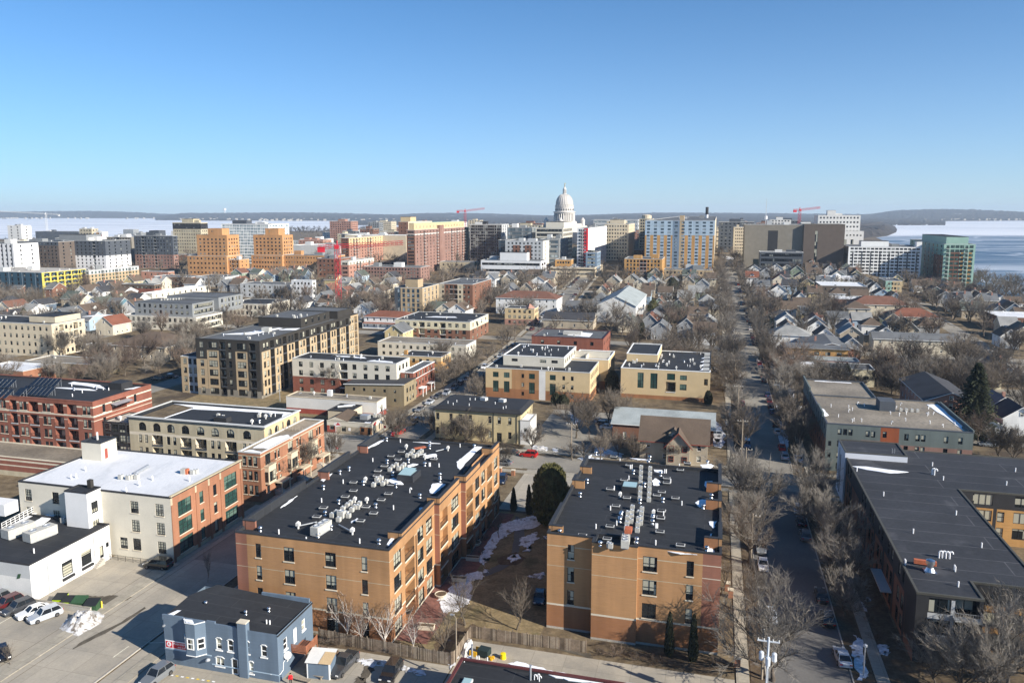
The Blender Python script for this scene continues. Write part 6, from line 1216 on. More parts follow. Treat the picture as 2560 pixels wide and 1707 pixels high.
house('gabled_hall','pale hall with long grey metal gable roof and white side',*G(1540,806),21,62,8,5.,'F','off_white','metal_grey',phrase='the grey-roofed hall',nw=1,cat='building')
house('roof_house','small brown pyramid-roofed house by the street corner',-73.5,173,7,6.6,3.0,2.8,'S','tan_siding','shingle_brown','hip',nw=2,cat='house') if False else None
hpx(1420,822,26,12,4.5,3.2,'S','tan_siding','shingle_dark',nw=4,phrase='the dark-roofed long house'); hpx(1455,800,20,14,5,4.5,'S','grey_siding','shingle_grey',dormer=True)
for (u,v,wl,rf,ax,k) in ((22,832,'tan_siding','shingle_grey','F',{}),(60,800,'white_siding','shingle_light','S',{}),(95,826,'cream_siding','shingle_grey','F',{}),(150,812,'white_siding','shingle_grey','F',{}),(200,806,'white_siding','shingle_brown','F',dict(dormer=True)),(232,786,'white_siding','shingle_green','F',{}),(278,790,'teal_siding','shingle_grey','S',dict(dormer=True)),(245,752,'white_siding','shingle_dark','F',{}),(205,750,'white_siding','shingle_brown','F',{}),(296,752,'white_siding','shingle_brown','S',{}),(262,838,'cream_siding','shingle_rust','F',{}),(10,790,'cream_siding','shingle_red','F',{}),(170,768,'tan_siding','shingle_green','S',{}),(120,742,'brown_brick','shingle_grey','S',{}),(40,742,'brown_brick','shingle_grey','S',{}),(745,778,'white_siding','shingle_dark','F',{}),(860,725,'cream_siding','shingle_light','S',dict(dormer=True)),(925,728,'tan_siding','shingle_brown','F',{}),(965,730,'cream_siding','shingle_grey','F',{}),(825,718,'yellow_siding','shingle_brown','S',dict(dormer=True)),(1088,795,'grey_siding','shingle_green','S',{}),(1110,800,'cream_siding','shingle_brown','F',{}),(1142,803,'white_siding','shingle_brown','F',dict(dormer=True)),(905,800,'white_siding','shingle_grey','F',{}),(985,862,'yellow_siding','shingle_grey','F',{}),(1598,732,'cream_siding','shingle_light','F',{}),(1640,732,'cream_siding','shingle_light','F',{}),(1755,733,'grey_siding','shingle_grey','F',{}),(1740,752,'green_siding','shingle_light','S',{}),(1745,812,'tan_siding','shingle_brown','S',dict(dormer=True)),(1715,845,'grey_siding','shingle_brown','F',dict(dormer=True)),(1760,862,'white_siding','shingle_brown','S',{}),(1650,850,'grey_siding','shingle_grey','F',{}),(1695,790,'green_siding','shingle_brown','F',{}),(1850,664,'cream_siding','shingle_brown','F',{}),(1885,690,'white_siding','shingle_dark','F',{}),(1880,715,'white_siding','shingle_rust','S',dict(dormer=True)),(1903,735,'grey_siding','shingle_grey','S',dict(dormer=True)),(1918,765,'grey_siding','shingle_grey','F',dict(dormer=True)),(1940,690,'white_siding','shingle_grey','F',{}),(1966,690,'cream_siding','shingle_brown','F',{}),(2035,704,'tan_siding','shingle_brown','S',dict(dormer=True)),(1950,722,'cream_siding','shingle_rust','F',dict(porch=True)),(1946,748,'white_siding','shingle_dark','F',{}),(1932,786,'brown_brick','shingle_brown','S',{}),(1970,800,'white_siding','shingle_brown','S',{}),(2005,790,'tan_siding','shingle_brown','S',{})):
    rr = random.Random(u * 7 + v); hpx(u,v,rr.uniform(8,10.5),rr.uniform(11,15),rr.uniform(5.,6.),rr.uniform(3.,4.),ax,wl,rf,**k)
# the rest of the old streets, filled house by house where the photograph shows roofs between the trees
def inpoly(u,v,P):
    c = False; j = len(P) - 1
    for i in range(len(P)):
        if (P[i][1] > v) != (P[j][1] > v) and u < (P[j][0] - P[i][0]) * (v - P[i][1]) / (P[j][1] - P[i][1]) + P[i][0]: c = not c
        j = i
    return c
ROADS_S = [(8,23),(-93,-72),(112,123),(-197,-186),(-301,-290)]; ROADS_T = [(171,190),(349,360),(519,530),(689,700)]
def free(s0,s1,t0,t1,m=1.5,road=True):
    for f in FOOT:
        if s0 < f[1] + m and s1 > f[0] - m and t0 < f[3] + m and t1 > f[2] - m: return False
    if road:
        for i,r in enumerate(ROADS_S):
            bd = lbend((t0 + t1) / 2) if i == 1 else rbend((t0 + t1) / 2) if i == 0 else 0
            if s0 < r[1] + bd and s1 > r[0] + bd: return False
        for r in ROADS_T:
            if t0 < r[1] and t1 > r[0]: return False
    return True
REG = [[(1800,900),(1815,700),(1860,660),(2050,672),(2280,720),(2560,760),(2600,960),(2440,960),(2300,900)],[(1480,780),(1540,705),(1780,690),(1800,870),(1620,880)],[(-40,850),(-40,735),(330,715),(330,800),(240,860)],[(790,800),(800,715),(990,690),(990,800),(900,820)],[(330,735),(480,700),(760,690),(880,690),(900,715),(640,735)],[(1180,740),(1200,690),(1480,690),(1440,760)]]
rr = random.Random(31); pal = ['white_siding'] * 4 + ['cream_siding'] * 3 + ['grey_siding'] * 2 + ['tan_siding'] * 3 + ['yellow_siding','blue_siding','green_siding','light_blue']; rp = ['shingle_brown'] * 4 + ['shingle_grey'] * 3 + ['shingle_dark'] * 2 + ['shingle_red','shingle_light','shingle_green']
nh = 0
for t in range(235,760,15):
    for s in range(-420,190,13):
        a,c = s + rr.uniform(-2,2),t + rr.uniform(-2,2); wd,dp = rr.uniform(7.5,10),rr.uniform(10,13); u,v = proj(a,c,gz(a,c))
        wl,rf,ax,hh,rh,kk = rr.choice(pal),rr.choice(rp),rr.choice('FFS'),rr.uniform(4.6,6),rr.uniform(2.8,4),rr.random()
        if not any(inpoly(u,v,P) for P in REG) or not free(a - wd / 2,a + wd / 2,c,c + dp,1.2) or kk < .26: continue
        hpx(u,v,wd,dp,hh,rh,ax,wl,rf,dormer=kk > .8,porch=kk < .35,kind='hip' if .5 < kk < .58 else 'gable',chim=(1,4) if kk > .6 else None); nh += 1
print('houses',nh)
# ================================================================== downtown
def tow(name,label,phrase,side,u,vt,uo,ub=None,vb=680,wall='cream',fl=10,nF=6,nS=4,ww=1.5,wh=1.6,k='w11',d=None,h=None,**kw):
    kw.setdefault('glass','glass_dark'); kw.setdefault('near',0); kw.setdefault('cl',3); kw.setdefault('cat','tower block' if fl > 6 else 'building'); kw.setdefault('roof','grey_membrane'); kw.setdefault('bars',.12)
    if h: vb = None
    b = mid(name,label,phrase,side,u,vt,uo,ub,vb=vb,h=h,d=d,wall=wall,fl=fl,nF=nF,nS=nS,ww=ww,wh=wh,k=k,**kw)
    q = random.Random(int(u * 3 + vt))
    for i in range(2 if b.w > 14 else 1):
        x0,y0 = b.w * q.uniform(.08,.7),b.d * q.uniform(.15,.55); b.part('plant_room',q.choice(['mid_grey','pale_grey','off_white',wall]),lambda m: m.box(x0,x0 + min(b.w * .22,q.uniform(4,9)),y0,y0 + min(b.d * .3,6),b.h - .6,b.h + q.uniform(1.5,3.4)))
    return b
def stripes(L,n,w,z0,z1,m,off=0.): return [(L * (i + .5) / n - w / 2 + off,L * (i + .5) / n + w / 2 + off,z0,z1,m) for i in range(n)]
b = tow('apartment_tower','white panelled tower with dark vertical stripes at the left edge',None,'R',41,611,-70,vb=700,d=24,wall='white_paint',fl=8,nF=9,nS=2,zones=lambda b: {'F': stripes(b.w,9,1.2,-2,99,'slate_grey')}); b.done()
b = tow('apartment_tower','long brown-grey apartment slab with blue balconies','the brown-grey slab','R',152,606,38,vb=686,d=26,wall='brown_panel',fl=9,nF=11,nS=3,bal=(0,5),zones=lambda b: {'F': [(0,999,b.h - 3.5,99,'slate_grey')]}); b.done()
b = tow('apartment_tower','slate-topped apartment block with white lower storeys','the white and slate block','R',268,604,153,vb=682,d=30,wall='slate_grey',fl=9,nF=10,nS=4,bal=(7,),zones=lambda b: {'F': [(b.w * .22,999,-2,b.h * .52,'white_paint')],'R': [(0,999,-2,b.h * .52,'white_paint')]}); setback(b,-6,b.w * .5,4,22,5,'mid_grey'); b.done()
b = tow('apartment_tower','tan-grey apartment tower with a dark balcony strip',None,'R',333,594,266,vb=664,d=20,wall='tan_gray',fl=10,nF=8,nS=3,bal=(3,),zones=lambda b: {'F': [(b.w * .36,b.w * .52,-2,99,'slate_grey')]}); b.done()
b = tow('apartment_tower','dark slate apartment block above a brick base','the dark slate block','R',436,590,334,443,vb=672,wall='slate_grey',fl=10,nF=12,nS=2,zones=lambda b: {'A': [(0,999,-2,b.h * .42,'mauve_brick')]},bal=(2,6)); setback(b,b.w * .35,b.w * .6,3,12,4.5,'slate_grey'); b.done()
b = tow('construction_block','unfinished block wrapped in dark blue and bright yellow sheathing','the unfinished yellow-wrapped block','R',109,684,-90,214,vb=742,wall='teal_wrap',fl=5,nF=12,nS=12,ww=1.7,wh=2.4,near=1,frame='dark_frame',cat='building site',roof='concrete',zones=lambda b: {'R': [(0,999,-2,99,'yellow_wrap')] + [(2 + i * b.d / 6,2 + (i + .6) * b.d / 6,.6 + f * b.h / 5,2.6 + f * b.h / 5,'teal_wrap') for i in range(6) for f in range(5)],'F': stripes(b.w,6,.35,-2,99,'galv')},cl=18); b.done()
b = tow('apartment_block','tan brick apartments with green glazed top storey',None,'R',226,680,213,347,vb=726,wall='tan_panel',fl=5,nF=2,nS=14,bal=(),balS=(3,7,11),near=1,cat='apartment building',zones=lambda b: {'A': [(0,999,b.h - 3,99,'pale_grey')]},glass='glass_green'); b.done()
for nm,(uR,uL,vt,vb,top,mid_) in {'left': (569,468,642,690,(517,553,574),(491,569,590)),'right': (707,628,640,686,(660,694,574),(632,707,590))}.items():
    b = tow('stepped_tower','stepped orange brick tower with small windows, ' + ('nearer the dark slate block' if nm == 'left' else 'joined to the long orange wing'),'the %s stepped orange tower' % ('first' if nm == 'left' else 'second'),'R',uR,vt,uL,vb=vb,d=22,wall='orange_tower',fl=4,nF=10,nS=5,ww=1.6,wh=1.5)
    H0 = b.h; X_ = lambda u: b.w * (u - uL) / (uR - uL); sc_ = H0 / (vb - vt)
    h1,h2 = (vb - mid_[2]) * sc_,(vb - top[2]) * sc_; x0,x1 = X_(mid_[0]),X_(mid_[1])
    b.block(x0,x1 - .3,2,19,h1,'orange_tower',F=grid(x1 - x0,7,5,1.6,1.5,3,1,'w11',z0=H0),Rt=grid(17,4,5,1.6,1.5,3,1,'w11',z0=H0),glass='glass_dark',z0=H0 - .5,base=False,par=.4,roof='concrete',cope='orange_tower',frame='dark_frame',name='upper_tower')
    b.block(X_(top[0]),X_(top[1]),4,14,h2,'orange_tower',F=[(4,h2 - 3,1.1,1.3,'w11')],z0=h1 - .5,base=False,par=.3,roof='concrete',cope='orange_tower',name='upper_tower'); b.done()
b = tow('apartment_wing','long low orange brick wing running from the second stepped tower',None,'R',842,640,709,vb=688,d=16,wall='orange_tower',fl=4,nF=18,nS=3,ww=1.1,wh=1.2); b.done()
b = tow('apartment_wing','short orange brick wing between the two stepped towers',None,'R',600,650,570,vb=690,d=14,wall='orange_tower',fl=4,nF=4,nS=2,ww=1.4,wh=1.2,bal=(1,3)); b.done()
b = tow('glass_tower','white-framed teal glass apartment tower behind the stepped towers','the white-framed glass tower','R',676,562,553,722,vb=660,wall='white_trim',fl=13,nF=13,nS=7,ww=4.2,wh=2.5,k='w21',glass='glass_pale',frame='white_trim'); setback(b,b.w * .2,b.w * .5,3,12,3,'slate_grey'); b.done()
b = tow('office_tower','old beige tower with crowded rooftop near the left lake',None,'R',506,557,431,519,vb=640,wall='stone_tan',fl=10,nF=11,nS=3,ww=1.4,wh=1.3,zones=lambda b: {'A': [(0,999,b.h - 7,b.h - 1,'charcoal')]}); setback(b,b.w * .3,b.w * .7,2,12,4,'stone_tan'); b.done()
b = tow('apartment_tower','brick apartment block with cream top storeys and rows of white balconies','the cream-topped brick block','R',874,600,852,980,vb=668,wall='salmon_brick',fl=9,nF=3,nS=16,balS=(1,2,6,7,12),pb=1.2,zones=lambda b: {'A': [(0,999,b.h * .7,99,'cream_warm')],'F': [(0,999,-2,99,'brown_brick')]}); b.done()  # front all brown: the shade on that face is put into its colour
b = tow('apartment_block','stepped brick and cream apartments below the cream-topped block',None,'R',873,656,852,935,vb=712,wall='salmon_brick',fl=5,nF=3,nS=8,balS=(2,3,6),pb=1.1,zones=lambda b: {'A': [(0,999,b.h - 3,99,'cream_pale')]}); b.done()
b = tow('brick_building','low mauve brick apartment row in front of the green-roofed tower',None,'R',1052,670,908,1074,vb=706,wall='mauve_brick',fl=4,nF=18,nS=3,ww=1.4,wh=1.4); b.done()
b = tow('apartment_tower','big red brick apartment tower with pale green roof and stacked balconies','the green-roofed brick tower','R',1039,584,1016,1172,vb=693,wall='mauve_brick',fl=13,nF=4,nS=18,balS=(2,6,11,13,15,16),pb=1.2,cope='cap_stone',zones=lambda b: {'A': [(0,999,b.h - 4.2,b.h - 3.2,'cap_stone')],'F': [(0,999,-2,b.h - 4,'brown_brick')],'R': [(b.d - 9,999,-2,99,'cream')]})  # shaded front painted in as darker brown brick
setback(b,1.5,b.w - 1.5,2,b.d - 10,5.5,'cream_warm',S=grid(b.d - 12,16,1,1.4,1.7,3,1.4,'w11',z0=b.h),cope='pale_green',roof='pale_green'); b.part('corner_turret','mauve_brick',lambda q: q.lathe([(3.4,0),(3.4,b.h + 2.2),(3.6,b.h + 2.3),(3.6,b.h + 2.9)],10,0,(b.w,b.d * .42))); b.done()
b = tow('office_building','beige windowless tower behind the green-roofed brick tower',None,'R',1022,556,996,1080,vb=640,wall='cream',fl=9,nF=2,nS=6,ww=1.2,wh=1.2,zones=lambda b: {'F': [(0,999,-2,99,'brown_brick')]}); setback(b,0,b.w,6,22,5,'cream_warm'); b.done()
b = tow('office_building','dark office slab with close-set white vertical fins','the finned dark office slab','R',1255,562,1174,1272,vb=656,wall='charcoal',fl=12,nF=14,nS=3,ww=1.9,wh=2.6,glass='glass_dark',zones=lambda b: {'F': stripes(b.w,27,.45,1,99,'light_cope'),'R': [(0,999,-2,99,'pale_grey')],'A': [(0,999,b.h - .8,99,'light_cope')]}); b.done()
b = tow('hall_building','long windowless beige hall behind the brick apartments',None,'R',1016,590,862,vb=650,d=30,wall='cream',fl=1,nF=0,nS=0,roof='off_white'); b.done()
b = tow('glass_building','narrow teal glass block beside the finned office slab',None,'R',1274,601,1246,vb=676,d=16,wall='slate_grey',fl=9,nF=4,nS=3,ww=3,wh=2.4,glass='glass_blue'); b.done()
b = tow('glass_building','pale teal glass office block left of the cream stone office',None,'R',1330,570,1268,vb=662,d=24,wall='mid_grey',fl=10,nF=7,nS=4,ww=4.5,wh=2.7,k='w21',glass='glass_pale'); b.done()
b = tow('apartment_tower','pale concrete block with two brown brick window panels','the concrete block with brown panels','R',1357,605,1263,1380,vb=692,wall='pale_grey',fl=9,nF=9,nS=2,zones=lambda b: {'F': [(b.w * .20,b.w * .4,3,b.h - 3.5,'brown_brick'),(b.w * .52,b.w * .70,3,b.h - 3.5,'brown_brick')],'R': [(0,999,-2,99,'cream_pale')]}); b.done()
b = tow('office_building','cream stone office block standing in front of the domed capitol','the cream stone office','R',1407,572,1339,1431,vb=672,wall='cream_pale',fl=9,nF=7,nS=8,ww=3.6,wh=2.5,k='w31'); setback(b,b.w * .35,b.w,3,b.d - 2,5,'cream_pale'); b.done()
b = tow('glass_building','blue-grey glass infill block below the cream stone office',None,'R',1398,600,1350,1420,vb=684,wall='mid_grey',fl=7,nF=5,nS=5,ww=3,wh=2.2,glass='glass_blue'); b.done()
b = tow('apartment_tower','white apartment tower with a tall red corner stripe','the red-striped white tower','R',1468,577,1443,1517,vb=686,wall='white_paint',fl=13,nF=4,nS=8,bal=(1,2),pb=1.3,glass='glass_blue',zones=lambda b: {'F': [(b.w - 3.2,999,-2,99,'sign_red')],'R': [(0,2.2,-2,99,'sign_red')]}); b.block(b.w + .01,b.w + 9,-8,12,b.h * .46,'bluegrey',F=grid(9,4,6,1.5,1.6,3.1,1,'w11'),Rt=grid(20,5,6,1.5,1.6,3.1,1,'w11'),par=.4,roof='grey_membrane',cope='white_trim',name='lower_wing'); b.done()
b = tow('hotel_block','beige stone block with small regular windows right of the capitol','the beige stone block','R',1570,562,1512,1587,vb=652,wall='cream',fl=10,nF=8,nS=5,ww=1.4,wh=1.6,bal=()); setback(b,b.w * .2,b.w * .8,3,14,4,'cream'); b.done()
b = tow('apartment_tower','wide tan and pale blue apartment block with peaked glass centre','the tan and pale blue block','R',1783,566,1613,1791,vb=684,wall='ochre_brick',fl=14,nF=10,nS=2,ww=2.5,wh=1.5,k='w21',glass='glass_blue',d=None,mF=0., zones=lambda b: {'F': stripes(b.w,10,2.9,0,b.h - 12,'light_blue') + [(0,999,b.h - 12,99,'light_blue'),(b.w * .40,b.w * .56,-2,99,'bluegrey'),(b.w * .5,b.w * .56,-2,99,'tan_panel')],'R': [(0,999,-2,99,'cream')]}); b.part('peak','tan_panel',lambda q: q.prism([(b.w * .5,0),(b.w * .56,0),(b.w * .56,9),(b.w * .5,9)],b.h - 1,b.h + 4)); b.done()
b = tow('apartment_block','yellow ochre four-storey apartments with rust-red balcony bays','the yellow ochre apartments','R',1654,650,1561,1662,vb=698,wall='ochre_brick',fl=5,nF=10,nS=3,ww=1.4,wh=1.9,k='w12',bal=(4,5),near=1,cat='apartment building',zones=lambda b: {'F': [(b.w * .4,b.w * .6,-2,b.h - 1,'salmon_brick')]}); b.done()
b = tow('apartment_block','low tan commercial building beside the yellow ochre apartments',None,'R',1780,676,1660,vb=704,d=12,wall='tan_panel',fl=2,nF=12,nS=2,near=1); b.done()
b = tow('office_building','white low modern building with banded floors and roof penthouse','the white banded building','R',1352,654,1202,1366,vb=704,wall='white_paint',fl=3,nF=9,nS=2,ww=5.5,wh=1.9,k='w41',near=1); setback(b,b.w * .3,b.w * .75,4,12,6,'white_paint'); b.done()
b = tow('parking_deck','flat tan parking deck with parked cars on top',None,'R',1486,672,1376,h=7,d=46,wall='cream',fl=2,nF=8,nS=6,ww=5.5,wh=1.2,roof='concrete',near=1); b.done()
b = tow('orange_building','small orange brick building tucked below the red-striped tower',None,'R',1428,650,1388,vb=690,d=14,wall='ochre_brick',fl=3,nF=5,nS=2,near=1); b.done()
b = tow('office_block','huge grey-brown concrete office block with dark glass slot','the grey-brown office block','R',2004,564,1863,vb=672,d=40,wall='tan_gray',fl=9,nF=0,nS=0,zones=lambda b: {'F': [(b.w * .40,b.w * .57,-2,b.h - 5,'charcoal')]}); b.block(b.w + .01,b.w + 32,-3,30,b.h + .5,'brown_panel',F=[(10,3,2.2,b.h - 8,'w19')],par=.5,roof='grey_membrane',cope='tan_gray',name='side_block'); b.done()
b = tow('glass_building','dark low glass building with white roof slab in front of the grey-brown block',None,'R',2006,632,1900,vb=684,d=16,wall='slate_grey',fl=4,nF=12,nS=2,ww=3,wh=2.4,k='w21',cope='white_trim'); b.done()
b = tow('stone_office','tall pale stone office block with grouped dark windows','the pale stone office','R',2145,549,2045,2150,vb=650,wall='off_white',fl=9,nF=12,nS=2,ww=2.0,wh=2.2,k='w21',d=40); setback(b,b.w * .22,b.w * .42,2,12,6,'off_white'); b.block(b.w * .02,b.w * 1.02,-22,-1,b.h * .62,'off_white',F=[(6 + i * 7.5,7,3.0,b.h * .62 - 17,'w26') for i in range(5)] + grid(b.w,12,1,1.8,2.,3,b.h * .62 - 6,'w21') + grid(b.w,12,1,1.8,2,3,1.5,'w21'),par=.5,roof='concrete',cope='off_white',name='front_wing'); b.done()
b = tow('apartment_tower','wide white-gridded apartment slab with dark balconies by the lake','the white-gridded slab','L',2118,606,2306,2102,vb=680,wall='white_trim',fl=9,nF=17,nS=4,ww=2.5,wh=1.5,k='w21',glass='glass_dark',zones=lambda b: {'L': [(0,999,-2,99,'tan_gray')],'F': stripes(b.w,8,1.1,-2,b.h - 4,'slate_grey')}); setback(b,b.w * .18,b.w * .56,3,14,4.5,'white_trim'); setback(b,b.w * .93,b.w,1,8,4.5,'white_trim'); b.done()
b = tow('apartment_tower','green-glass and tan apartment tower at the lake edge','the green glass tower','L',2352,606,2440,2276,vb=722,wall='pale_green',fl=11,nF=6,nS=9,ww=2.8,wh=2.2,k='w21',glass='glass_green',bal=(0,4),pb=1.4,zones=lambda b: {'L': [(0,999,-2,99,'shaded_green'),(b.d * .75,999,-2,b.h - 9,'brown_brick')],'F': [(b.w * .22,b.w * .52,-2,b.h - 6,'brown_brick'),(b.w * .55,b.w * .64,-2,b.h - 6,'ochre_brick'),(b.w * .80,b.w * .9,-2,b.h - 6,'ochre_brick')]}); setback(b,2,b.w * .8,3,b.d * .7,5.5,'pale_green',S=grid(b.d * .7 - 3,6,1,2,2,3,1.5,'w21',z0=b.h)); b.done()  # left side in shade: painted a darker green than the walls
b = tow('office_building','slim cream office building left of the grey-brown block',None,'L',1832,568,1864,vb=640,d=18,wall='cream',fl=9,nF=5,nS=2,ww=1.1,wh=1.2); b.done()
b = tow('office_building','beige tower with rounded rooftop behind the tan and pale blue block',None,'R',1630,547,1598,vb=622,d=20,wall='stone_tan',fl=10,nF=5,nS=3,ww=2,wh=2.2); b.part('roof_drum','cream',lambda q: q.lathe([(6,b.h - .5),(6,b.h + 4),(3,b.h + 5)],14,0,(b.w / 2,9))); b.done()
b = tow('glass_building','long pale green glass block far behind the beige stone block',None,'R',1594,549,1484,vb=600,d=24,wall='pale_grey',fl=5,nF=13,nS=3,ww=5,wh=3,glass='glass_pale'); b.done()
b = tow('parking_deck','cream and brown striped parking deck right of the pale blue block',None,'R',1824,575,1792,vb=620,d=24,wall='cream',fl=4,nF=3,nS=2,ww=8,wh=1.3,k='w11',glass='glass_dark'); b.done()
b = tow('office_building','blue glass office beside the slim cream building',None,'L',1826,551,1862,vb=610,d=20,wall='slate_grey',fl=8,nF=6,nS=3,ww=3,wh=2.4,glass='glass_blue'); b.done()
b = tow('long_building','long dark low building on the left lake shore',None,'R',198,579,88,vb=606,d=20,wall='slate_grey',fl=3,nF=14,nS=2,roof='slate_grey'); b.done()
b = tow('office_building','plain pale square building near the white crane',None,'R',56,564,18,vb=608,d=24,wall='off_white',fl=6,nF=2,nS=1,ww=3,wh=3); b.done()
b = tow('office_building','beige stepped office with dark slots above the dark slate block',None,'R',232,572,198,vb=612,d=16,wall='stone_tan',fl=5,nF=4,nS=2,ww=3,wh=2.4); b.done()
b = tow('billboard_building','pale block with multicoloured top beside the beige stepped office',None,'R',258,580,230,vb=612,d=14,wall='white_paint',fl=4,nF=4,nS=2,zones=lambda b: {'F': [(b.w * .1,b.w * .35,b.h * .5,b.h * .9,'light_blue'),(b.w * .4,b.w * .7,b.h * .6,b.h * .95,'ochre_brick'),(b.w * .72,b.w * .95,b.h * .4,b.h * .8,'sign_red')]}); b.done()
b = tow('arena_building','low white-roofed arena left of the brick apartments',None,'R',850,616,730,vb=650,d=40,wall='pale_grey',fl=1,nF=0,nS=0,roof='off_white'); b.done()
b = tow('red_roofed_hall','old hall with long red roof behind the stepped towers',None,'R',808,600,746,vb=622,d=22,wall='salmon_brick',fl=2,nF=8,nS=2,roof='shingle_rust'); b.done()
b = tow('dark_building','dark brick block in the shade of the cream-topped brick block',None,'R',850,648,792,vb=694,d=24,wall='brown_brick',fl=4,nF=5,nS=2); b.done()
# anonymous downtown roofs behind the named ones
rr = random.Random(77); kinds = [('stone_tan','tan'),('cream','cream'),('brown_brick','brown brick'),('pale_grey','pale grey'),('off_white','whitish'),('salmon_brick','reddish brick'),('mid_grey','grey'),('slate_grey','slate')]
n = 0
for k in range(900):
    if n >= 70: break
    u,v = rr.uniform(20,2040),rr.uniform(585,690)
    if 870 < u < 2040 and v > 640 and rr.random() < .7: continue
    s,t = G(u,v); wd,dp = rr.uniform(14,34),rr.uniform(12,24); hh = rr.uniform(8,20) if v < 640 else rr.uniform(5,9)
    if t < 480 or not free(s - wd / 2,s + wd / 2,t,t + dp,2.): continue
    if s > 150: continue
    m,wd_ = rr.choice(kinds); fl = max(2,int(hh / 3.3))
    b = Bld('city_building',None,'building','background city buildings',None,0,loc=(s - wd / 2,t),w=wd,d=dp,h=hh); fh = hh / fl
    b.block(0,wd,0,dp,hh,m,F=grid(wd,max(3,int(wd / 4)),fl,1.6,1.5,fh,.9,'w11'),Rt=grid(dp,max(3,int(dp / 4)),fl,1.6,1.5,fh,.9,'w11') if u < 1780 else (),Lf=grid(dp,4,fl,1.6,1.5,fh,.9,'w11') if u > 1780 else (),par=.4,roof=rr.choice(['grey_membrane','white_roof','gravel_roof','concrete']),cope='light_cope',bar=.12)
    if rr.random() < .5: b.block(wd * .3,wd * .6,dp * .3,dp * .7,hh + 3,m,z0=hh - .4,base=False,par=.2,roof='grey_membrane',name='penthouse')
    b.done(); LATER.append((b.root,'%s %s city building' % ('low' if hh < 8 else 'mid-rise',wd_),s,t)); n += 1
for k in range(1500):
    if n >= 118: break
    u,vt,t = rr.uniform(850,2060),rr.uniform(548,582),rr.uniform(860,1500)
    if 1325 < u < 1500: continue
    s = inv_s(t,40,u); z = gz(s,t); x,y,_ = W(s,t); hh = HC + (HOR - vt) * y * CP / F - z; wd,dp = rr.uniform(18,46),rr.uniform(16,30)
    if hh < 9 or s > 170 or not free(s - wd / 2,s + wd / 2,t,t + dp,2.,False): continue
    m,wd_ = rr.choice(kinds); fl = max(2,int(hh / 3.4)); b = Bld('city_building',None,'building','background city buildings',None,0,loc=(s - wd / 2,t),w=wd,d=dp,h=hh)
    b.block(0,wd,0,dp,hh,m,F=grid(wd,max(4,int(wd / 4.5)),fl,2.2,1.8,hh / fl,.9,'w11'),Rt=grid(dp,5,fl,2.2,1.8,hh / fl,.9,'w11') if u < 1780 else (),Lf=grid(dp,5,fl,2.2,1.8,hh / fl,.9,'w11') if u > 1780 else (),par=.4,roof='grey_membrane',cope='light_cope',bar=.12,glass='glass_dark')
    b.block(wd * .3,wd * .62,dp * .3,dp * .7,hh + rr.uniform(2,4),m,z0=hh - .4,base=False,par=.2,roof='grey_membrane',name='penthouse')
    b.done(); LATER.append((b.root,'distant %s city building' % wd_,s,t)); n += 1
print('city',n)
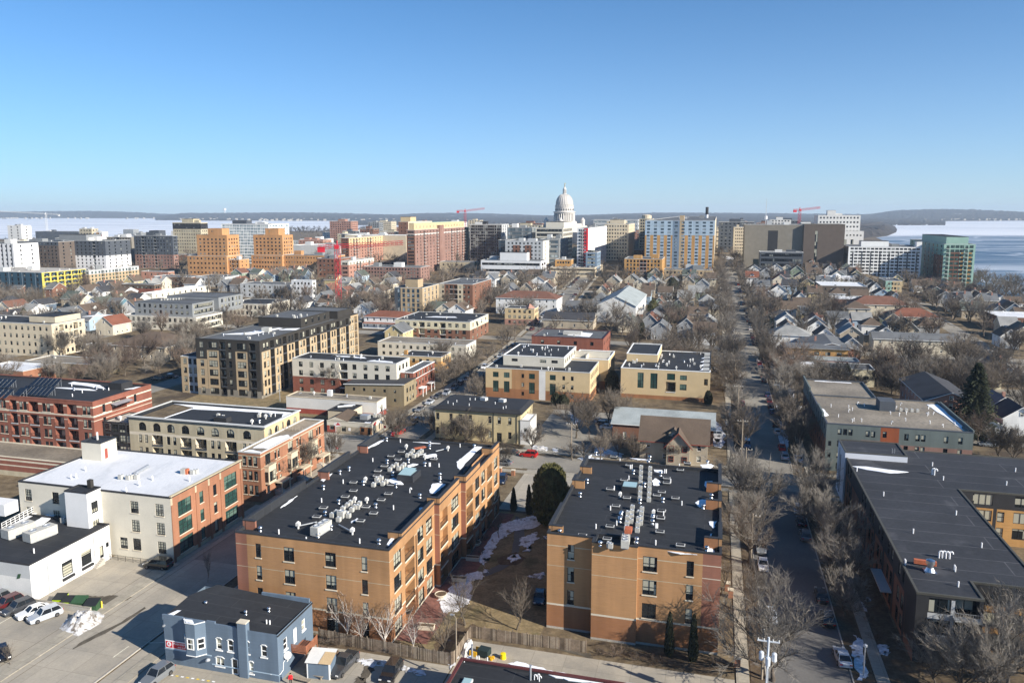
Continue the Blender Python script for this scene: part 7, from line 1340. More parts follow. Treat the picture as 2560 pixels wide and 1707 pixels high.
# ---- the domed capitol
def capitol():
    t = 1130.; s = inv_s(t,60,1411); z = gz(s,t); r = tag(empty('capitol',W(s,t,z),-AZ + pi / 4),'white domed capitol with columned drum and gilded figure on top','capitol'); MARK.append(('the domed capitol',s,t)); FOOT.append((s - 40,s + 40,t - 40,t + 40))
    D = t * CP * CA; m = F / hypot(*W(s,t)[:2]); Zf = lambda v: HC + (HOR - v) / m * 1.0 - z      # height above its own ground for a picture row
    def add(nm,mt,fn,sm=False): q = MB(); fn(q); return q.build(nm,mt,r,smooth=sm)
    k = 1 / m; z0 = Zf(558)
    Rr = lambda half_px: half_px * k
    add('base_block','cap_stone_dark',lambda q: (q.box(-62,62,-16,16,0,z0 - 12),q.box(-16,16,-62,62,0,z0 - 12.1),q.box(-24,24,-24,24,0,z0 - 3),q.box(-21,21,-21,21,z0 - 3,z0)))
    for sx in (-1,1):
        for sy in (-1,1): add('corner_pavilion','cap_stone',lambda q: q.lathe([(3.2,z0 - 3),(3.2,z0 + 4),(3.6,z0 + 4.3),(2.8,z0 + 5.2),(1.5,z0 + 7.5),(.2,z0 + 8.6)],12,0,(sx * 19.5,sy * 19.5)))
    zc0,zc1 = Zf(552),Zf(534); R0 = Rr(26)
    add('drum_base','cap_stone',lambda q: q.lathe([(R0 * 1.22,z0),(R0 * 1.18,zc0 - 1),(R0 * 1.05,zc0)],40))
    add('drum','cap_stone_dark',lambda q: q.lathe([(R0 * .80,zc0 - .5),(R0 * .80,zc1 + .5)],40))
    c = MB(); c.lathe([(.95,0),(.75,zc1 - zc0)],8); me = c.mesh('column',['cap_stone'],True)
    for i in range(28): a = 2 * pi * i / 28; link('column',me,r,(R0 * .95 * cos(a),R0 * .95 * sin(a),zc0))
    ze = Zf(529); add('entablature','cap_stone',lambda q: q.lathe([(R0 * .98,zc1),(R0 * .98,zc1 + 1.4),(R0 * 1.06,zc1 + 1.8),(R0 * 1.06,zc1 + 2.6),(R0 * .98,zc1 + 2.8),(R0 * .98,ze),(R0 * .9,ze + .2)],40))
    za = Zf(518); add('attic','cap_stone',lambda q: (q.lathe([(R0 * .87,ze),(R0 * .87,za - 1),(R0 * .90,za - .6),(R0 * .90,za)],40)))
    wm = MB(); wm.box(-.7,.7,-.25,.2,0,2.6); wme = wm.mesh('attic_window',['charcoal'])
    for i in range(24): a = 2 * pi * (i + .5) / 24; link('attic_window',wme,r,(R0 * .872 * cos(a),R0 * .872 * sin(a),ze + 1.4),a + pi / 2)
    zd,zt = Zf(512),Zf(486); Rd = R0 * .80
    add('dome_ring','cap_stone_dark',lambda q: q.lathe([(Rd * 1.07,za),(Rd * 1.03,zd - .4),(Rd * 1.05,zd)],40))
    for i in range(24): a = 2 * pi * (i + .5) / 24; q = MB(); q.box(-.8,.8,-.5,.5,0,zd - za - .8); q.build('pier','cap_stone',r,(Rd * 1.06 * cos(a),Rd * 1.06 * sin(a),za + .2),a + pi / 2) if False else link('pier',shared('cpier',lambda: (lambda q: (q.box(-.9,.9,-.5,.5,0,zd - za - .8),q)[-1])(MB()).mesh('pier',['cap_stone'])),r,(Rd * 1.06 * cos(a),Rd * 1.06 * sin(a),za + .2),a + pi / 2)
    prof = [(Rd * cos(x * pi / 2 / 9) ** .9 if x < 9 else .02,zd + (zt - zd) * sin(x * pi / 2 / 9)) for x in range(9)]
    add('dome','cap_stone',lambda q: q.lathe(prof,48),True)
    rb = MB()
    for i in range(24):
        a = 2 * pi * i / 24; rb.tube([(rd * 1.01 * cos(a),rd * 1.01 * sin(a),zz) for rd,zz in prof[:-1]],.42,4)
    tag(rb.build('dome_rib','cap_stone_dark',r),kind='stuff')
    zl = Zf(474); R2 = Rr(4.6)
    add('lantern','cap_stone',lambda q: q.lathe([(R2 * 1.25,zt - 2),(R2 * 1.25,zt),(R2 * .62,zt + .3),(R2 * .62,zl - 1.5),(R2 * .95,zl - 1.3),(R2 * .9,zl),(R2 * .5,zl + 2),(R2 * .3,zl + 3)],16))
    for i in range(8): a = 2 * pi * i / 8; link('lantern_column',shared('lcol',lambda: (lambda q: (q.lathe([(.32,0),(.28,zl - zt - 1.6)],6),q)[-1])(MB()).mesh('lantern_column',['cap_stone'])),r,(R2 * .9 * cos(a),R2 * .9 * sin(a),zt + .2))
    zf = Zf(459); mat('gilt',(.45,.34,.14),.4,.05,metal=.6)
    add('figure','gilt',lambda q: (q.lathe([(.8,zl + 3),(.55,zl + 4.5),(.65,(zl + zf) / 2),(.35,zf - 1.6),(.4,zf - 1),(.05,zf)],8),q.tube([(0,0,zf - 3),(1.6,0,zf - 1.6),(2.2,0,zf - .4)],.22,5)))
capitol()
# ---- cranes, stack, mast, water tower
def lattice(q,a,b,w,n,m=0,r=.16):
    a,b = Vector(a),Vector(b); d = (b - a).normalized(); x = d.orthogonal().normalized(); y = d.cross(x)
    C = [x * w / 2 * i + y * w / 2 * j for i,j in ((1,1),(-1,1),(-1,-1),(1,-1))]
    for c in C: q.tube([a + c,b + c],r,4,m)
    for i in range(n):
        p,p2 = a + (b - a) * (i / n),a + (b - a) * ((i + 1) / n)
        for k in range(4): q.tube([p + C[k],p2 + C[(k + 1) % 4]] if i % 2 else [p + C[(k + 1) % 4],p2 + C[k]],r * .6,3,m)
def crane(label,u,vbase,vtop,u0,v0,u1,v1,m,wd=1.9,t=None):
    if t: s = inv_s(t,40,u)
    else: s,t = G(u,vbase)
    z = gz(s,t); x,y,_ = W(s,t); kz = (y * CP) / F
    H_ = HC + (HOR - vtop) * kz - z; L0,L1 = (u0 - u) * kz,(u1 - u) * kz; Z1 = (vtop - v1) * kz; Z0 = (vtop - v0) * kz
    r = tag(empty('tower_crane',(x,y,z)),label,'crane',None)
    def part(nm,fn,mm=m): q = MB(); fn(q); return q.build(nm,mm,r)
    tag(part('mast',lambda q: lattice(q,(0,0,0),(0,0,H_),wd,int(H_ / 2.2))),kind='stuff')
    tag(part('jib',lambda q: lattice(q,(0,0,H_ + 1),(L1,0,H_ + 1 + Z1),wd * .7,int(abs(L1) / 2.5))),kind='stuff')
    tag(part('counter_jib',lambda q: lattice(q,(0,0,H_ + 1),(L0,0,H_ + 1 + Z0),wd * .7,int(abs(L0) / 2.5))),kind='stuff')
    part('cab',lambda q: q.box(-1.2,1.2,-2.4,-1.0,H_ - .5,H_ + 1.8)); sg = 1 if L0 > 0 else -1
    part('counterweight',lambda q: q.box(min(L0,L0 - sg * 4),max(L0,L0 - sg * 4),-1,1,H_ - 2 + Z0,H_ + 1 + Z0)); part('cat_head',lambda q: q.tube([(0,0,H_),(0,0,H_ + 4.5)],.4,5))
crane('red tower crane rising from the trees in front of the brick apartments',848,778,620,799,622,1014,611,'red_metal',2.4)
crane('distant red tower crane above the finned office slab',1163,0,529,1142,529,1212,523,'red_metal',2.6,1150)
crane('distant red tower crane above the grey-brown office block',1997,0,527,1981,527,2048,521,'red_metal',2.6,1050)
crane('tall white tower crane by the left lake',120,602,536,155,538,-30,528,'crane_white',3.,)
def pole(name,label,cat,u,vt,t,parts):
    s = inv_s(t,40,u); z = gz(s,t); x,y,_ = W(s,t); H_ = HC + (HOR - vt) * y * CP / F - z; r = tag(empty(name,(x,y,z)),label,cat)
    for nm,m,f0,f1,r0,r1 in parts: q = MB(); q.tube([(0,0,H_ * f0),(0,0,H_ * f1)],[r0,r1],10); q.build(nm,m,r)
pole('smokestack','white smokestack with black top behind the pale blue block','chimney',1766,518,1000,[('shaft','white_paint',0,.82,1.9,1.7),('cap','charcoal',.82,1,1.9,1.9)])
pole('antenna_mast','slender antenna mast with white flag above the grey-brown block','mast',1913,497,900,[('mast','galv',0,1,.5,.2),('flag','sign_white',.62,.68,1.6,1.6)])
pole('water_tower','distant white water tower on the left hills','water tower',562,521,7600,[('stem','white_paint',0,.75,6,6),('tank','white_paint',.75,1,18,18)])
# houses far across the lakes: nobody could count them
q = MB(); rr = random.Random(5)
for k in range(420):
    u,v = (rr.uniform(0,440),rr.uniform(540,546)) if k < 90 else (rr.uniform(440,1010),rr.uniform(545,553)) if k < 230 else (rr.uniform(1020,2230),rr.uniform(540,562)) if k < 370 else (rr.uniform(2300,2560),rr.uniform(547,552.5))
    s,t = at(u,v,0); x,y,_ = W(s,t); y = min(y,7000); a = rr.uniform(3,9); zz_ = max(0,0)
    hz = rr.uniform(3,6); x *= 1; zb = 8 if y > 5000 else 2
    q.box(x - a,x + a,y - 6,y + 6,0,zb + hz)
tag(q.build('far_shore_houses','concrete'),kind='stuff')
# ================================================================== trees
def tree_mesh(seed,H,spread,nl,nb,nt,nw,lean=.0,trunk=.28,up=.55,rad=1.):
    """bare tree: returns (trunk+limbs mesh builder, twig mesh builder)"""
    rr = random.Random(seed); T,C = MB(),MB(); UP = Vector((0,0,1))
    def rnd(): return Vector((rr.gauss(0,1),rr.gauss(0,1),rr.gauss(0,1))).normalized()
    def limb(p,d,L,r,n,k,mb,droop=0.):
        pts = [p.copy()]; q = p.copy(); dd = d.copy()
        for i in range(k):
            dd = (dd + rnd() * .22 + UP * (.09 - droop)).normalized(); q = q + dd * (L / k); pts.append(q.copy())
        rs = [r * (1 - .72 * i / k) for i in range(k + 1)]; mb.tube(pts,rs,n,0,False); return pts,dd
    def side(d,ang):
        a = d.orthogonal().normalized(); a.rotate(Matrix.Rotation(rr.uniform(0,2 * pi),3,d)); return (d * cos(ang) + a * sin(ang)).normalized()
    base = Vector((0,0,-.15)); th = H * trunk; pts,d0 = limb(base,Vector((lean,0,1)).normalized(),th,H * .022 * rad,8,4,T)
    top = pts[-1]; L1 = H * .52
    for i in range(nl):
        az = 2 * pi * (i + rr.uniform(-.3,.3)) / nl; tilt = rr.uniform(.35,1.) * spread if i else .1
        d = Vector((sin(tilt) * cos(az),sin(tilt) * sin(az),cos(tilt))); p = pts[-1] - Vector((0,0,rr.uniform(0,th * .35)))
        l1,e1 = limb(p,d,L1 * rr.uniform(.8,1.1),H * .0095 * rad,6,5,T)
        for j in range(nb):
            f = .25 + .75 * (j + rr.random()) / nb; idx = min(4,int(f * 5)); p2 = l1[idx] + (l1[idx + 1] - l1[idx]) * (f * 5 - idx if f < 1 else 1)
            dd = (side((l1[idx + 1] - l1[idx]).normalized(),rr.uniform(.4,.9)) + UP * up * .25).normalized()
            l2,e2 = limb(p2,dd,H * .27 * rr.uniform(.6,1.15),H * .0042 * rad,4,3,T)
            for k in range(nt):
                i3 = rr.randint(0,2); p3 = l2[i3] + (l2[i3 + 1] - l2[i3]) * rr.random(); d3 = (side((l2[i3 + 1] - l2[i3]).normalized(),rr.uniform(.3,.9)) + UP * .14).normalized()
                l3,e3 = limb(p3,d3,H * .13 * rr.uniform(.6,1.2),H * .0021 * rad,3,2,C)
                for m in range(nw):
                    i4 = rr.randint(0,1); p4 = l3[i4] + (l3[i4 + 1] - l3[i4]) * rr.random(); d4 = (side((l3[i4 + 1] - l3[i4]).normalized(),rr.uniform(.2,.9)) + UP * .12).normalized()
                    L4 = H * .08 * rr.uniform(.6,1.3); a = d4.orthogonal().normalized() * (H * .00145 * rad); b_ = d4.cross(a); n = len(C.v); tip = p4 + d4 * L4
                    C.v += [tuple(p4 + a),tuple(p4 - a * .5 + b_ * .87),tuple(p4 - a * .5 - b_ * .87),tuple(tip)]
                    C.f += [(n,n + 1,n + 3),(n + 1,n + 2,n + 3),(n + 2,n,n + 3)]; C.m += [0,0,0]
    return T,C
PROTO = []
for i,(sd,H,sp,nl,nb,nt,nw,tr) in enumerate([(11,12,1.05,7,9,7,11,.20),(12,12,.95,8,9,7,10,.17),(13,12,1.2,7,9,8,10,.18),(14,12,.8,7,9,7,11,.22),(15,12,1.0,8,8,7,11,.15),(16,12,1.1,6,9,8,11,.24)]):
    T,C = tree_mesh(sd,H,sp,nl,nb,nt,nw,trunk=tr); PROTO.append((T,C))
FARP = [tree_mesh(sd,12,sp,7,7,5,7,trunk=.17,rad=1.45) for sd,sp in ((21,1.05),(22,.9),(23,1.2),(24,1.0))]
SAP = [tree_mesh(sd,12,sp,7,6,4,4,trunk=.22,rad=.8) for sd,sp in ((31,.55),(32,.65))]
PM = {}
def pmesh(kind,i,tw,bk):
    key = (kind,i,tw,bk)
    if key not in PM:
        T,C = {'n': PROTO,'f': FARP,'s': SAP}[kind][i]; PM[key] = (T.mesh('trunk',[bk],True),C.mesh('crown',[tw]))
    return PM[key]
TREES = []
TREESPEC = []
def tree(s,t,H,kind='n',i=None,tw='twig',bk='bark',label=None,wide=1.,group='bare trees',name='bare_tree',desc='bare tree',z=None):
    TREES.append((s,t)); TREESPEC.append((s,t,H,kind,i,tw,bk,label,wide,group,name,desc,z))
def plant(s,t,H,kind,i,tw,bk,label,wide,group,name,desc,z):
    rr = random.Random(int(s * 131 + t * 17)); P = {'n': PROTO,'f': FARP,'s': SAP}[kind]; i = rr.randrange(len(P)) if i is None else i
    a,c = pmesh(kind,i,tw,bk); r = tag(empty(name,W(s,t,gz(s,t) if z is None else z),rr.uniform(0,6.28)),label,'tree',group); k = H / 12; r.scale = (k * wide,k * wide,k)
    link('trunk',a,r); link('crown',c,r)
    if not label: LATER.append((r,('tall ' if H > 13 else 'small ' if H < 8 else 'broad ' if wide > 1.25 else '') + desc,s,t))
tree(9.3,100.6,15,i=2,tw='twig_grey',wide=1.15,label='big spreading bare tree beside the utility pole at the bottom')
for s,t,H in ((7.4,118,9),(7.7,135.8,13.5),(7.2,148,12),(9.0,158.8,15),(7.5,168,14),(21.3,121,9),(22.3,130.6,12),(21.5,141,13),(21.2,152,12),(21.8,162,12),(22.1,171.5,13)): tree(s,t,H,tw='twig_grey')
for u,v,H,tw in ((2400,1740,12,'twig_grey'),(2340,1712,8,'twig_grey'),(2520,1715,15,'twig_grey'),(2465,1760,13,'twig_grey'),(2585,1690,14,'twig_grey')): tree(*G(u,v),H,tw=tw)
for u,v,H in ((1292,1574,9),(1163,1563,9.5),(1104,1640,9),(1247,1345,6),(1180,1380,5),(1335,1505,4)): tree(*G(u,v),H,'s',tw='twig')
for u,v,H in ((864,1606,8.5),(910,1614,7),(958,1622,9),(1027,1633,7)): tree(*G(u,v),H,'s',tw='twig_red',bk='birch_bark',name='birch_tree',group='white birches by the fence',desc='white-barked birch')
tree(*G(520,1455),6.5,'s',0,tw='twig_red',wide=.45,label='narrow columnar brown bare tree beside the tan block corner'); tree(*G(25,1660),3.6,'s',tw='twig',label='small bare bush at the kerb in the bottom left corner'); tree(*G(1805,1480),7,'s',tw='twig_grey'); tree(*G(1808,1590),5,'s',tw='twig_grey')
for u,v,H in ((765,1185,12),(829,1150,8),(700,1215,8),(995,1112,13),(1160,1112,11),(1135,1108,9),(1205,1112,7),(1330,1125,8),(1266,1160,6),(1440,1095,14),(1475,1080,12),(1552,1070,13),(1520,1060,12),(1500,1150,9),(1545,1138,8),(1580,1150,8),(1690,1160,8),(1430,1150,6),(1460,1148,6),(1575,985,8),(1600,975,9),(825,985,13),(1140,960,11),(1175,950,10),(1105,905,12),(1420,1000,9),(1390,990,8),(520,905,10)): tree(*G(u,v),H)
for u,v,H in ((2275,1140,10),(2330,1150,9),(2210,1135,9),(2390,1150,9),(2445,1110,10),(2500,1150,12),(2540,1160,12),(2290,1020,13),(2255,1000,12),(2230,985,12),(2320,1010,11),(2270,960,11),(2200,940,10),(2480,1030,8),(2555,1040,11),(2520,900,10),(2545,880,13),(2400,930,8)): tree(*G(u,v),H,tw='twig_red' if u % 3 == 0 else 'twig')
# avenues
rr = random.Random(9)
t = 194
while t < 760:
    for s in (7.4,21.2):
        if rr.random() < (.92 if t > 300 else .72 if s < 10 else .5) and t > 194: tree(s + rbend(t) + rr.uniform(-.5,.5),t + rr.uniform(-2,2),rr.uniform(11,16),'n' if t < 330 else 'f',tw=rr.choice(['twig','twig_grey']),group='street trees along the right street',desc='bare street tree')
    t += 10.5
t = 196
while t < 640:
    for s in (-91.2,-75.8):
        if rr.random() < .75 and not (s < -80 and t < 240 and rr.random() < .5): tree(s + lbend(t),t + rr.uniform(-3,3),rr.uniform(8,13),'n' if t < 300 else 'f',group='street trees along the left street',desc='bare street tree')
    t += 13
# yards: trees between the houses
n = 0; rr = random.Random(55)
YARD = REG + [[(1000,720),(1480,690),(1800,690),(1800,1000),(1400,800),(1000,800)],[(200,960),(240,880),(700,740),(1000,740),(1000,800),(640,800),(440,960)],[(1800,1000),(1800,690),(2560,720),(2560,1140)],[(2300,720),(2460,690),(2600,740),(2600,900)],[(0,1000),(0,880),(430,870),(400,960)],[(880,720),(880,690),(1450,700),(1450,730)]]
spots = []
for k in range(12000):
    if n >= 560: break
    u,v = rr.uniform(-20,2590),rr.uniform(686,1000) if rr.random() < .6 else rr.uniform(686,820)
    if not any(inpoly(u,v,P) for P in YARD): continue
    if u < 450 and v > 850 and rr.random() < .62: continue
    s,t = G(u,v)
    if t < 196 or not free(s - .8,s + .8,t - .8,t + .8,.6) or any(abs(a - s) + abs(c - t) < 5 for a,c in spots): continue
    spots.append((s,t)); tree(s,t,rr.uniform(9,16.5),'n' if t < 300 else 'f',tw=rr.choice(['twig','twig','twig_grey','twig_red']),wide=rr.uniform(.9,1.25),group='bare trees in the yards'); n += 1
print('yard trees',n)
TREESPEC.sort(key=lambda q: -(q[2] * (1.5 if q[10] != 'bare_tree' or q[7] else 1)) / q[1])
for q in TREESPEC[:292]: plant(*q)
REST = [(q[0],q[1],q[2]) for q in TREESPEC[292:]]
# wood that reads as one mass: between the downtown roofs and towards the lake
def merged(name,pts,seed,m):
    import numpy as np
    rr = random.Random(seed); V,Fc,off = [],[],0; base = []
    for T,C in FAR2: base.append((np.array(T.v + C.v),[f for f in T.f] + [tuple(i + len(T.v) for i in f) for f in C.f]))
    for s,t,H in pts:
        v,f = base[rr.randrange(len(base))]; a = rr.uniform(0,6.28); k = H / 12; c,d = cos(a) * k,sin(a) * k
        x,y,z = W(s,t,gz(s,t)); q = np.empty_like(v); q[:,0] = v[:,0] * c - v[:,1] * d + x; q[:,1] = v[:,0] * d + v[:,1] * c + y; q[:,2] = v[:,2] * k + z
        V.append(q); Fc += [tuple(i + off for i in ff) for ff in f]; off += len(v)
    me = bpy.data.meshes.new(name); me.from_pydata(np.concatenate(V).tolist(),[],Fc); me.materials.append(MATS[m]); return tag(link(name,me),kind='stuff')
FAR2 = [tree_mesh(sd,12,1.1,5,5,4,4,trunk=.17,rad=2.2) for sd in (41,42)]
pts = []
for k in range(3000):
    if len(pts) >= 520: break
    u,v = rr.uniform(-20,2300),rr.uniform(562,690)
    s,t = G(u,v)
    if s > 190 or t < 400 or not free(s - 1,s + 1,t - 1,t + 1,1.,False): continue
    if u < 1010 and v < 592: continue
    pts.append((s,t,rr.uniform(9,15)))
for k in range(90): pts.append((*G(rr.uniform(2310,2600),rr.uniform(700,760)),rr.uniform(9,15)))
pts = [p for p in pts if p[0] < 260] + REST
merged('distant_trees',pts,3,'twig')
pts = []
for k in range(260):
    u,v = rr.uniform(690,1010),rr.uniform(572,584); pts.append((*at(u,v,0),rr.uniform(10,17)))
for k in range(260): u,v = rr.uniform(1020,2230),rr.uniform(560,574); pts.append((*at(u,v,0),rr.uniform(12,20)))
merged('distant_trees',pts,4,'wooded_shore')
# evergreens
def spruce_mb(seed,H,R0):
    rr = random.Random(seed); T,C = MB(),MB(); T.tube([(0,0,-.1),(0,0,H * .98)],[H * .018,.03],7)
    z = H * .06
    while z < H * .985:
        f = 1 - z / H; R_ = R0 * (f ** .75) * (1.12 if f < .9 else .9); n = max(5,int(9 + 12 * f)); a0 = rr.uniform(0,6)
        for i in range(n):
            a = a0 + 2 * pi * i / n + rr.uniform(-.2,.2); L = R_ * rr.uniform(.65,1.12); dz = -L * rr.uniform(.15,.35); ca,sa = cos(a),sin(a)
            for k in range(6):
                q = .18 + .82 * k / 5; x,y,zz = ca * L * q,sa * L * q,z + dz * q * q + .1 * q; w = (.30 + .38 * (1 - q)) * (H / 17); l = .62 * H / 17
                for sg in (-1,1):
                    px_,py_ = -sa * sg,ca * sg; j = rr.uniform(-.12,.12)
                    C.v += [(x - ca * l * .4,y - sa * l * .4,zz + .05),(x + ca * l * .5 + px_ * w * .35,y + sa * l * .5 + py_ * w * .35,zz - .10 + j),(x + px_ * w * 1.3,y + py_ * w * 1.3,zz - .34 + j)]
                    m = len(C.v); C.f.append((m - 3,m - 2,m - 1)); C.m.append(0)
        z += H * .022 * (.6 + .8 * f)
    return T,C
SPR = {}
def spruce(s,t,H,R0,label):
    T,C = spruce_mb(int(H * 10),H,R0); r = tag(empty('spruce_tree',W(s,t,gz(s,t))),label,'tree'); link('trunk',T.mesh('trunk',['bark']),r); link('crown',C.mesh('crown',['spruce_leaf']),r); TREES.append((s,t)); return r
spruce(*G(2432,1092),21.5,6.8,'tall dark spruce towering over the brick halls and blue house'); spruce(*G(2114,972),9.5,3.6,'smaller spruce in front of the long cream building'); spruce(*G(62,815),10,4.2,'dark spruce among the houses at the left edge')
def leafy_mb(seed,H,prof,n,sz):
    """evergreen shrub: leaf clumps through the outer shell of a turned profile"""
    rr = random.Random(seed); C = MB()
    for i in range(n):
        f = rr.random(); z = H * f; R_ = prof(f); a = rr.uniform(0,2 * pi); lump = 1 + .10 * sin(a * 5 + z * 1.3) + .08 * sin(a * 11 - z * 2.1); q = R_ * lump * (1 - .28 * rr.random() ** 2.2)
        c = Vector((q * cos(a),q * sin(a),z)); d = Vector((cos(a),sin(a),rr.uniform(.2,1.1))).normalized(); u = d.orthogonal().normalized(); u.rotate(Matrix.Rotation(rr.uniform(0,6.28),3,d)); v = d.cross(u); k = sz * rr.uniform(.6,1.3)
        up = (d * .3 + Vector((0,0,.9))).normalized()
        m = len(C.v); C.v += [tuple(c - u * k * .5),tuple(c + u * k * .5),tuple(c + up * k * 1.5 + v * k * .2)]; C.f.append((m,m + 1,m + 2)); C.m.append(0)
    return C
def shrub(name,s,t,H,prof,n,sz,leaf,label,group=None,cat='shrub'):
    r = tag(empty(name,W(s,t,gz(s,t))),label,cat,group); q = MB(); q.tube([(0,0,-.1),(0,0,H * .8)],[.12 * H / 6,.03],6); q.build('trunk','bark',r)
    core = MB(); core.lathe([(max(.02,prof(i / 10) * .72),H * i / 10) for i in range(11)],12); core.build('inner_foliage',leaf,r); leafy_mb(int(H * 100 + s),H,prof,n,sz).build('crown',leaf,r); return r
s,t = G(1376,1305); shrub('cedar_tree',s,t,11.8,lambda f: 3.55 * (max(0.,1 - abs(f - .38) ** 2.2 * 2.3 * (1 if f > .38 else 2.2))) ** .62 if f < .985 else .3,15000,.34,'cedar_leaf','big rounded olive-green cedar standing between the two tan blocks',cat='tree')
col = lambda R_: (lambda f: R_ * (1 - f) ** .55 * min(1,.55 + f * 3))
for u,v,H,lb in ((1672,1640,6.5,'slim columnar evergreen against the brick base, left of its twin'),(1732,1652,6.8,'slim columnar evergreen against the brick base, right of its twin'),(1322,1285,6.2,'slim dark evergreen in the shaded courtyard beside the big cedar'),(1284,1278,5.0,'shorter slim evergreen in the shaded courtyard'),(1242,1262,4.5,'slim evergreen by the parked dark car')):
    shrub('columnar_evergreen',*G(u,v),H,col(.75),1800,.22,'shrub_leaf',lb,'slim evergreens')
for u,v,H,R_,lb in ((1530,978,7,2.4,'rounded dark evergreen left of the cream apartments'),(1770,1010,4,1.2,'small evergreen at the corner of the brick hall'),(1390,1012,3.5,1.6,'clipped dark evergreen in front of the terracotta wall'),(1408,1014,3.2,1.7,'second clipped evergreen in front of the terracotta wall'),(1632,800,11,3.4,'olive evergreen beside the grey-roofed hall'),(1680,735,11,4.4,'big dark evergreen among houses behind the hall'),(1600,845,9,2.2,'dark evergreen below the brick annexe')):
    shrub('evergreen',*G(u,v),H,(lambda R_: (lambda f: R_ * max(0.05,1 - abs(f - .35) ** 2 * 2.2) ** .7))(R_),2600,.4,'shrub_leaf' if u != 1632 else 'cedar_leaf',lb,None,'tree' if H > 6 else 'shrub')
# ================================================================== cars
def car_parts(kind):
    L,Wd,Hb,Hr,c0,c1,c2,c3 = {'sedan': (4.7,1.82,.92,1.42,-.95,-.25,1.05,1.75),'suv': (4.7,1.9,1.05,1.68,-.95,-.35,1.75,2.15),'van': (5.0,1.98,1.1,1.78,-1.35,-.55,2.1,2.4),'pickup': (5.7,2.0,1.15,1.86,-.95,-.35,.85,1.05),'hatch': (4.1,1.78,.95,1.5,-.95,-.3,1.45,1.9)}[kind]
    h = L / 2; w = Wd / 2; P = {}
    b = MB(); ST_ = [(-h,.35,.62,.80),(-h + .12,.22,.72,.90),(-h + .7,.2,Hb * .84,1.),(c0,.2,Hb * .95,1.),(c3 if kind != 'pickup' else h - .2,.2,Hb,1.),(h - .12,.25,Hb * .96,.93),(h,.38,Hb * .86,.86)]
    ring = []
    for x,zb,zt,k in ST_: ring.append([(x,-w * k,zb),(x,-w * k * 1.0,zb + (zt - zb) * .55),(x,-w * k * .93,zt),(x,w * k * .93,zt),(x,w * k,zb + (zt - zb) * .55),(x,w * k,zb)])
    for i in range(len(ring) - 1):
        for j in range(6): b.quad(ring[i][j],ring[i][(j + 1) % 6],ring[i + 1][(j + 1) % 6],ring[i + 1][j])
    b.poly(ring[0]); b.poly(ring[-1][::-1])
    # roof and pillars in body colour
    wr,wb = w * .74,w * .92; R_ = [(c1,Hr),(c2,Hr - .03)]
    b.box(c1,c2,-wr,wr,Hr - .05,Hr)
    for sy in (-1,1):
        for (x0,z0,x1,z1) in ((c0,Hb * .95,c1,Hr - .02),((c1 + c2) / 2,Hb,(c1 + c2) / 2 - .05,Hr - .03),(c3,Hb,c2,Hr - .03)): b.tube([(x0,sy * wb,z0),(x1,sy * wr,z1)],.055,4)
    if kind == 'pickup': b.box(c3 + .1,h - .05,-w * .9,-w * .82,Hb,Hb + .08); b.box(c3 + .1,h - .05,w * .82,w * .9,Hb,Hb + .08)
    P['body'] = b
    g = MB(); a = [(c0,-wb,Hb * .94),(c1,-wr,Hr - .05),(c2,-wr,Hr - .07),(c3,-wb,Hb * .98)]; a2 = [(x,-y,z) for x,y,z in a]
    g.poly(a); g.poly(a2[::-1]); g.quad(a[0],a2[0],a2[1],a[1]); g.quad(a[3],a[2],a2[2],a2[3]); P['window'] = g
    if kind == 'pickup':
        q = MB(); q.quad((c3 + .12,-w * .8,Hb + .005),(h - .15,-w * .8,Hb + .005),(h - .15,w * .8,Hb + .005),(c3 + .12,w * .8,Hb + .005)); P['bed'] = q
    wh = MB(); wh.tube([(0,-.11,0),(0,.11,0)],.33,14,0); wh.tube([(0,-.125,0),(0,.125,0)],.2,10,1); P['wheel'] = wh
    hl = MB(); hl.box(-.06,.03,-.19,.19,-.08,.08); P['headlight'] = hl; P['_'] = (L,w,Hb,h); return P
CM = {}
CARS = []
def car(kind,color,s,t,head,label=None,group='parked cars',z=None,desc=None):
    if kind not in CM:
        P = car_parts(kind); CM[kind] = ({'body': P['body'].mesh('body',['paint_white'],False),'window': P['window'].mesh('window',['car_glass']),'wheel': P['wheel'].mesh('wheel',['tyre','rim']),'headlight': P['headlight'].mesh('headlight',['headlight']),'taillight': P['headlight'].mesh('taillight',['taillight'])},P['_'])
        if 'bed' in P: CM[kind][0]['bed'] = P['bed'].mesh('bed',['charcoal'])
    M,(L,w,Hb,h) = CM[kind]; zz_ = gz(s,t) + .05 if z is None else z
    r = tag(empty('parked_car',W(s,t,zz_),head - AZ + pi),label,'car',group)     # head: direction of the nose in s,t; the mesh noses to -x
    o = link('body',M['body'],r); o.material_slots[0].link = 'OBJECT'; o.material_slots[0].material = MATS['paint_' + color.replace(' ','_')]
    link('window',M['window'],r)
    if 'bed' in M: link('bed',M['bed'],r)
    for x in (-h + .95,h - 1.0):
        for y in (-w + .05,w - .05): link('wheel',M['wheel'],r,(x,y,.33))
    for y in (-w * .68,w * .68): link('headlight',M['headlight'],r,(-h + .06,y,.68)); link('taillight',M['taillight'],r,(h - .0,y,Hb * .78))
    if not label: LATER.append((r,desc or '%s parked %s' % (color,{'sedan': 'sedan','suv': 'sport utility car','van': 'van','pickup': 'pickup truck','hatch': 'hatchback'}[kind]),s,t))
    CARS.append((s,t)); return r
def cpx(kind,color,r_,f_,label=None,**k):
    s0,t0 = G(*r_); s1,t1 = G(*f_); return car(kind,color,(s0 + s1) / 2,(t0 + t1) / 2,atan2(t1 - t0,s1 - s0),label,**k)
lot = 'cars parked in the bottom left lot'
